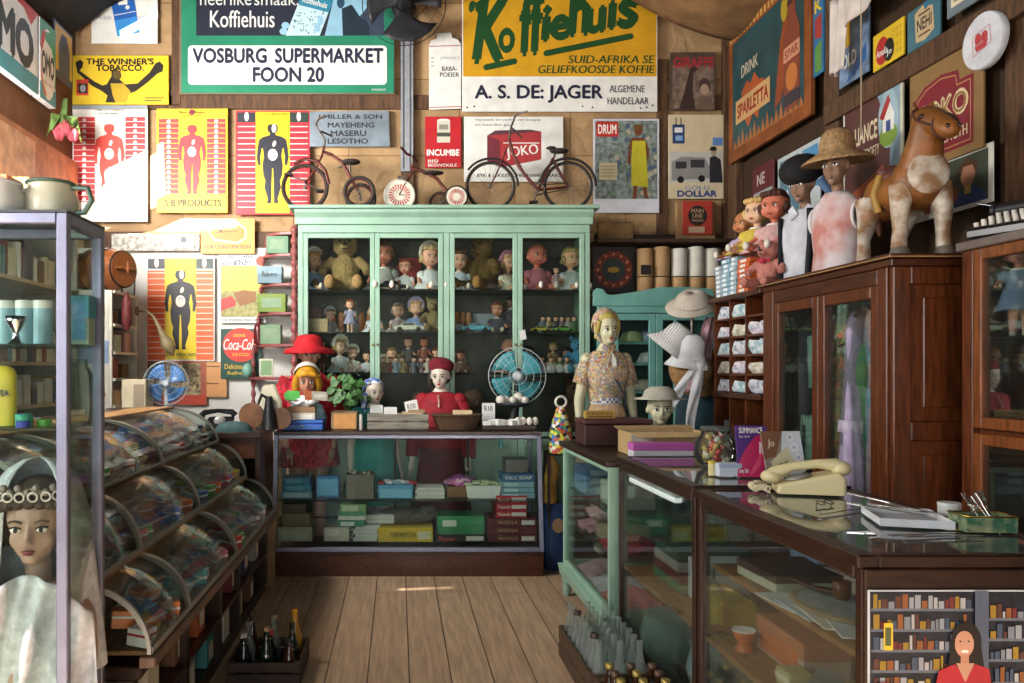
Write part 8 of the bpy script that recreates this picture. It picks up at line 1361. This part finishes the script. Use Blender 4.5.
for i in range(8):
    for j in range(3):
        if j == 0 and i in (0, 1, 2): continue
        k = (i*3+j*5) % 11; dup(c1 if k == 3 else c2_ if k == 7 else c0, (.81+.082*j+.004*(R.random()-.5), 3.765-.078*i, .013), R.random()*6)
AMB = M('#3a2214', .12, 0, .2, 10, spec=.6); GC = M('#a08a4a', .35, .5, .1, 20)
a0_ = bottle('dark brown bottle with a gold cap in the crate of the counter front', (.822, 3.11, .013), 'brown bottles with gold caps', AMB, GC, PB2); a1_ = bottle('dark brown bottle with a brown cap in the crate of the counter front', (.822, 3.032, .013), 'brown bottles with brown caps', AMB, M('#5a4436', .4, .3), PB2); a2_ = bottle('dark brown bottle with a striped label in the crate of the counter front', (.822, 2.954, .013), 'brown bottles with labels', AMB, GC, PB2, patchwork('bottle_label_print', ['#a4343c', '#c9c4d0', '#3f4a8a'], 30))
for i in range(8):
    for j in range(3):
        if j == 0 and i in (0, 1, 2): continue
        k = (i*2+j*3) % 5; dup((a0_, a1_, a0_, a1_, a2_)[k], (.822+.083*j, 3.11-.078*i, .013), R.random()*6)
slat_crate('bottle_crate', 'dark bottle crate on the floor below the end of the sweet stand', (-.58, 3.62, 0), .32, .34, .1, M('#3a2a20', .75, 0, .3, 8))
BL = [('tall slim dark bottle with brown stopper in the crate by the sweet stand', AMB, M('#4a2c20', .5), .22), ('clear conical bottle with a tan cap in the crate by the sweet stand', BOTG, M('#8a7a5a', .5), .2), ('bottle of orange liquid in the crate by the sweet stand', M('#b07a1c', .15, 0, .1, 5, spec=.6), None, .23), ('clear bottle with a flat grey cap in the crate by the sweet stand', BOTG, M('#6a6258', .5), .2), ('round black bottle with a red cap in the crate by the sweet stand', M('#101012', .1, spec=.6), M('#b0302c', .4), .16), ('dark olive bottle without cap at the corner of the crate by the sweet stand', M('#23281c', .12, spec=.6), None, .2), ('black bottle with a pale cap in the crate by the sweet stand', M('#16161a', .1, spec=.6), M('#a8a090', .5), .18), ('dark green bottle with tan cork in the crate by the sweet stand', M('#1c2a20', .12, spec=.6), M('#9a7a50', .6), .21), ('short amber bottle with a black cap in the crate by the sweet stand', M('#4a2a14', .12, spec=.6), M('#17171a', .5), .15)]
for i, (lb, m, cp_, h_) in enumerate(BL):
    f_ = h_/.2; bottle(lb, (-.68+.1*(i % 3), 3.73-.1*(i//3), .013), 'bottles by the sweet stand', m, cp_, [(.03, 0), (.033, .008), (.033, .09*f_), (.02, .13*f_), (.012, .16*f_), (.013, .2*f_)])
# ---- tins on the corner whatnot
def tbox(i, px, w_, h_, c, lb, txt=None, lid=None): x = X(px, 6.25); return carton('tea_tin', lb, 'tin', (x, 6.27, WZ[i]+.001), (w_, .1, h_), c, text=(txt, .2, .3, .8, .6) if txt else None, lid=lid, tcol='#2a3a34', panel=(.15, .2, .85, .75, '#7d9478') if not txt else None)
tbox(1, 278, .17, .135, '#6a8a70', 'pale green tin on the second tier of the red brown corner shelf'); tbox(2, 270, .19, .13, '#6f8692', 'grey blue tin with a brand word on the third tier of the corner shelf', 'Bakers', '#8aa0ac'); tbox(3, 272, .22, .14, '#6f8438', 'yellow green wide tin on the fourth tier of the corner shelf', None, '#7a9040'); tbox(4, 271, .16, .15, '#728f6e', 'light green tin on the fifth tier of the corner shelf')
b = MB(); b.lathe([(.036, 0), (.04, .02), (.04, .12), (.03, .15), (.018, .17), (.018, .2)], (0, 0, 0), M('#5a1c20', .25), 16); b.build('lamp_bottle', tag=('dark red bottle beside the light green tin on the corner shelf', 'bottle'), loc=Vector((-1.09, 6.26, WZ[4]+.001))); b = MB(); b.ball((0, 0, .052), (.042, .042, .054), M('#7fb4a0', .35), 16, 10); b.build('painted_egg', tag=('turquoise egg on the lowest tier of the corner shelf', 'egg'), loc=Vector((X(247, 6.25), 6.27, WZ[5]+.001)))
carton('framed_card', 'small green and white framed card on the lowest tier of the corner shelf', 'frame', (X(266, 6.2), 6.22, WZ[5]+.001), (.11, .02, .14), '#c9c4b4', panel=(.12, .1, .88, .9, '#7f9f74'))
# ---- on the corner desk
ZD = .967
t = thing('telephone', 'black rotary telephone on the corner desk under the soft drink sign', 'telephone', (X(219, 5.35), 5.35, ZD), rad(20)); KB = M('#17171a', .2); b = MB(); b.prism([(-.09, -.08, 0), (-.09, .08, 0), (-.075, .07, .05), (-.06, .05, .08), (-.06, .01, .08), (-.085, -.075, .02)], (.17, 0, 0), KB); b.build('body', t, bevel=.01, seg=2); b = MB(); b.tube([(-.11, .03, .085), (-.09, .03, .11), (0, .03, .12), (.09, .03, .11), (.11, .03, .085)], [.026, .02, .014, .02, .026], KB, 10); b.build('handset', t); b = MB(); b.ball((0, -.04, .055), (.04, .02, .034), M('#b9b9b4', .3, .3), 16, 8); b.build('dial', t)
t = thing('slicing_machine', 'cream and black slicing machine with round brown plate on the corner desk', 'machine', (X(262, 5.3), 5.32, ZD), rad(-10)); b = MB(); b.prism([(-.05, 0, .0), (.13, 0, 0), (.13, 0, .18), (.08, 0, .30), (.0, 0, .29), (-.03, 0, .2), (-.10, 0, .08)], (0, .03, 0), M('#b9b29c', .5, 0, .1, 8)); b.build('cream_guard', t, bevel=.01); b = MB(); b.tube([(-.07, -.03, .09), (-.07, -.01, .09)], .085, M('#6a4428', .5, 0, .3, 12), 26); b.build('round_plate', t); b = MB(); b.loft([(0, .06, .05, .06, -.04), (.08, .045, .04, .06, -.04), (.16, .03, .03, .06, -.04), (.22, .022, .02, .06, -.04)], M('#17181a', .35), 14); b.tube([(.06, -.04, .2), (.02, -.07, .23), (.0, -.09, .17)], .012, M('#17181a', .35), 8); b.build('black_motor', t); b = MB(); b.tube([(.14, -.03, .075), (.14, -.01, .075)], .07, M('#5a3a24', .5, 0, .3, 12), 24); b.build('rear_plate', t)
t = thing('cloth_hat', 'dark teal cloth cap lying on the corner desk before the slicing machine', 'cap', (X(233, 5.1), 5.12, ZD)); b = MB(); b.loft([(0, .12, .07), (.03, .115, .075), (.055, .08, .06), (.065, .03, .02)], M('#3a5456', .8, 0, .2, 20), 18); b.build('crown', t); b = MB(); b.loft([(0, .14, .085, 0, -.01), (.008, .13, .08, 0, -.01)], M('#2c4244', .8), 20); b.build('brim', t)
on('paper_parcel', 'white flat paper parcel on the corner desk beside the black telephone', X(240, 5.25), 5.27, ZD, (.13, .12, .018), '#d8d8d4', cat='paper'); on('cream_case', 'tall cream case with a faded picture beside the blue fan', X(137, 5.4), 5.42, ZD, (.16, .18, .33), '#cdbfa0', panel=(.5, .1, .95, .95, '#9a8a74'), cat='case')
on('dark_gadget', 'small dark gadget on the corner desk under the blue fan', X(188, 5.2), 5.24, ZD, (.09, .06, .04), '#2c2c30', panel=(.2, .2, .8, .6, '#6a6a70'), cat='gadget')
# ---- small toys in the mint cabinet
def car(label, loc, rz, sc, c, group='toy cars in the cabinet'):
    t = thing('toy_car', label, 'toy car', loc, rz, group); b = MB(); b.prism([(-.11, -.04, .018), (.11, -.04, .018), (.11, -.04, .04), (.06, -.04, .046), (.035, -.04, .068), (-.045, -.04, .068), (-.07, -.04, .046), (-.11, -.04, .042)], (0, .08, 0), M(c, .3, 0, .08, 10)); b.build('body', t, bevel=.006, seg=2); b = MB(); b.prism([(-.055, -.0415, .048), (.045, -.0415, .048), (.03, -.0415, .063), (-.04, -.0415, .063)], (0, .083, 0), M('#1c2226', .15)); b.build('window', t)
    w = MB(); w.tube([(0, -.008, 0), (0, .008, 0)], .019, TY, 14); w0 = None
    for x_ in (-.068, .068):
        for y_ in (-.036, .036):
            if w0 is None: w0 = w.build('wheel', t, loc=Vector((x_, y_, .019)))
            else: w1 = w0.copy(); COL.objects.link(w1); w1.location = (x_, y_, .019)
    t.scale = (sc,)*3; return t
k0 = car('turquoise toy car on the second shelf beside the curly brown doll', (cp(476, 6.12), 6.12, SZ[1]), 0, 1.0, '#4fa4bc'); KIDS.clear()
car('long white toy car on the second shelf under the lilac bonnet doll', (cp(409, 6.1), 6.1, SZ[1]), 0, 1.05, '#c4c4b0'); car('black toy car lying on the top shelf at the door post', (cp(391, 6.11), 6.11, SZ[0]), rad(8), 1.05, '#1a1a1e'); car('yellow toy truck on the second shelf at the far door', (cp(541, 6.12), 6.12, SZ[1]), 0, .7, '#b8a43a'); car('green toy tractor on the second shelf at the far door', (cp(564, 6.12), 6.12, SZ[1]), 0, .7, '#5f9a3c'); car('dark grey toy lorry on the second shelf behind the turquoise car', (cp(458, 6.22), 6.22, SZ[1]), 0, .95, '#34363e'); car('brown toy car on the top shelf before the olive bear', (cp(489, 6.1), 6.1, SZ[0]), rad(-6), .8, '#5a3a34'); car('silver toy car on the second shelf under the pink baby doll', (cp(552, 6.22), 6.22, SZ[1]), rad(5), .8, '#a4a4ac')
for px, w_, h_, c, lb in ((318, .17, .10, '#a08a64', 'tan wicker box on the second shelf'), (313, .13, .10, '#6a4630', 'brown wooden box on the second shelf behind the wicker box')): carton('toy_box', lb, 'box', (cp(px, 6.2), 6.15 if px == 318 else 6.3, SZ[1]), (w_, .11, h_+(.1 if px == 313 else 0)), c, lid=c)
for i, px in enumerate((333, 341, 362, 369, 457, 463, 469)): b = MB(); b.loft([(0, .024, .024), (.03, .026, .026), (.07, .018, .018), (.1, .024, .024), (.15, .02, .02), (.17, .008, .008)], M('#c07a44', .5, 0, .25, 30), 12); b.build('skittle', tag=('orange wooden skittle on the second shelf %s' % ('behind the orange haired doll' if i < 4 else 'behind the red beret door'), 'skittle', 'skittles behind the orange haired doll' if i < 4 else 'skittles above the red beret'), loc=Vector((cp(px, 6.34), 6.34, SZ[1])))
FG = ['#8a6a4a', '#a8483c', '#6a7a8a', '#b09a6a', '#4a4a54', '#9a7a8a', '#c0b8a8', '#5a7a4a']; FN = ['brown', 'red', 'slate', 'sand', 'black', 'mauve', 'ivory', 'green']
def figurine(label, loc, c, sc, group):
    t = thing('figurine', label, 'figurine', loc, 0, group); b = MB(); b.loft([(0, .03, .025), (.01, .03, .025), (.02, .018, .016), (.05, .024, .018), (.075, .015, .013)], M(c, .5, 0, .2, 20), 12); b.tube([(-.02, 0, .065), (-.032, -.01, .04)], [.008, .006], M(c, .5, 0, .2, 20), 6); b.tube([(.02, 0, .065), (.032, -.01, .04)], [.008, .006], M(c, .5, 0, .2, 20), 6); b.build('body', t); b = MB(); b.ball((0, 0, .09), (.016, .016, .018), DOLLSK, 8, 6); b.build('head', t); b = MB(); b.ball((0, .003, .1), (.017, .017, .012), M('#3a2a20', .6), 8, 5); b.build('hair', t); t.scale = (sc,)*3; return t
for i, px in enumerate((384, 390, 396, 402, 414, 421, 428, 434)): figurine('tiny %s figurine in the third shelf crowd between the first two door posts' % FN[i], (cp(px, 6.13), 6.11+.04*(i % 2), SZ[2]), FG[i], 1.1, 'figurines on the third shelf')
for i, px in enumerate((543, 549, 556, 562, 568, 574)): figurine('tiny %s figurine on the second shelf of the far door' % FN[(i+2) % 8], (cp(px, 6.28), 6.28, SZ[1]), FG[(i+2) % 8], 1.25, 'figurines on the second shelf')
for i, px in enumerate((542, 551, 560, 567)): figurine('tiny %s figurine on the third shelf before the blue plush' % FN[(i+5) % 8], (cp(px, 6.12), 6.12, SZ[2]), FG[(i+5) % 8], 1.15, 'figurines before the blue plush')
for i in range(4): b = MB(); b.ball((0, 0, .03), (.045, .03, .035), M('#cfd0cc', .85, 0, .2, 30, .4), 10, 6); b.build('lace_bundle', tag=(('bundle of white lace first on the third shelf behind the fan', 'bundle of white lace second on the third shelf behind the fan', 'bundle of white lace third behind the fan', 'bundle of white lace touching the blue plush')[i], 'lace'), loc=Vector((cp(552+8*i, 6.1), 6.1, SZ[2])))
for x_, w_, h_, c, z_, lb in ((410, 22, .17, '#a83238', 0, 'dark red card standing at the back of the top shelf'), (498, 14, .16, '#b8a898', 0, 'old photo print standing at the back of the top shelf'), (392, 26, .15, '#b0a080', 2, 'cream photo frame at the back of the third shelf'), (456, 20, .16, '#a4826a', 2, 'brown photo print at the back of the third shelf'), (552, 30, .17, '#2a2c28', 0, 'dark framed picture behind the pink baby doll'), (486, 26, .16, '#9aa0a8', 1, 'grey card at the back of the second shelf')): carton('picture_card', lb, 'card', (cp(x_, 6.37), 6.385, SZ[z_]), (w_/F*6.37, .012, h_+.12*(z_ == 0)), c, panel=(.1, .1, .9, .9, c if c != '#b8a898' else '#8a5a4a'))
s = Sign((X(519, 5.985), 5.985, wz(331, 5.985)), (.045, 0, .01), (.012, 0, -.07), (0, -1, 0)); s.board([(0, 0), (1, 1)], P_('#d4d4d0'), .002); s.done('paper_tag', 'white paper tag hanging on the door post above the fan', 'tag')
# ---- paired pieces become parts of their own
SPL = {'sleeve': 1, 'hand': 1, 'shoe': 1, 'armhole_trim': 1, 'shoulder_plate': 1, 'corner_post': 2, 'mudguard': 1, 'pedal': 3, 'flap': 3, 'side_panel': 1}
def islands(bm):
    seen = set(); out = []
    for v in bm.verts:
        if v in seen: continue
        st_ = [v]; seen.add(v); isl = [v]
        while st_:
            for e in st_.pop().link_edges:
                for u in e.verts:
                    if u not in seen: seen.add(u); st_.append(u); isl.append(u)
        out.append((sum((x.co for x in isl), Vector())/len(isl), isl))
    return out
done = {}
for o in list(bpy.data.objects):
    n = o.name.split('.')[0]; mode = SPL.get(n); me = o.data
    if n == 'side_panel' and not o.parent.name.startswith('corner'): continue
    if o.type != 'MESH' or not mode or o.parent is None: continue
    if me.name not in done:
        bm = bmesh.new(); bm.from_mesh(me); cs = [c for c, _ in islands(bm)]; bm.free(); mid = [(min(c[i] for c in cs)+max(c[i] for c in cs))/2 for i in range(3)]
        side = lambda c: (c.y > mid[1], 0) if mode == 3 else (c.x > mid[0], mode == 2 and c.y > mid[1])
        parts = []
        for q_ in sorted({side(c) for c in cs}):
            bm = bmesh.new(); bm.from_mesh(me); bmesh.ops.delete(bm, geom=[v for c, isl in islands(bm) if side(c) != q_ for v in isl], context='VERTS')
            m2 = bpy.data.meshes.new(n); bm.to_mesh(m2); bm.free()
            for mt in me.materials: m2.materials.append(mt)
            parts.append(m2)
        done[me.name] = parts
    parts = done[me.name]
    for m2 in parts[1:]: c = o.copy(); c.data = m2; COL.objects.link(c)
    o.data = parts[0]
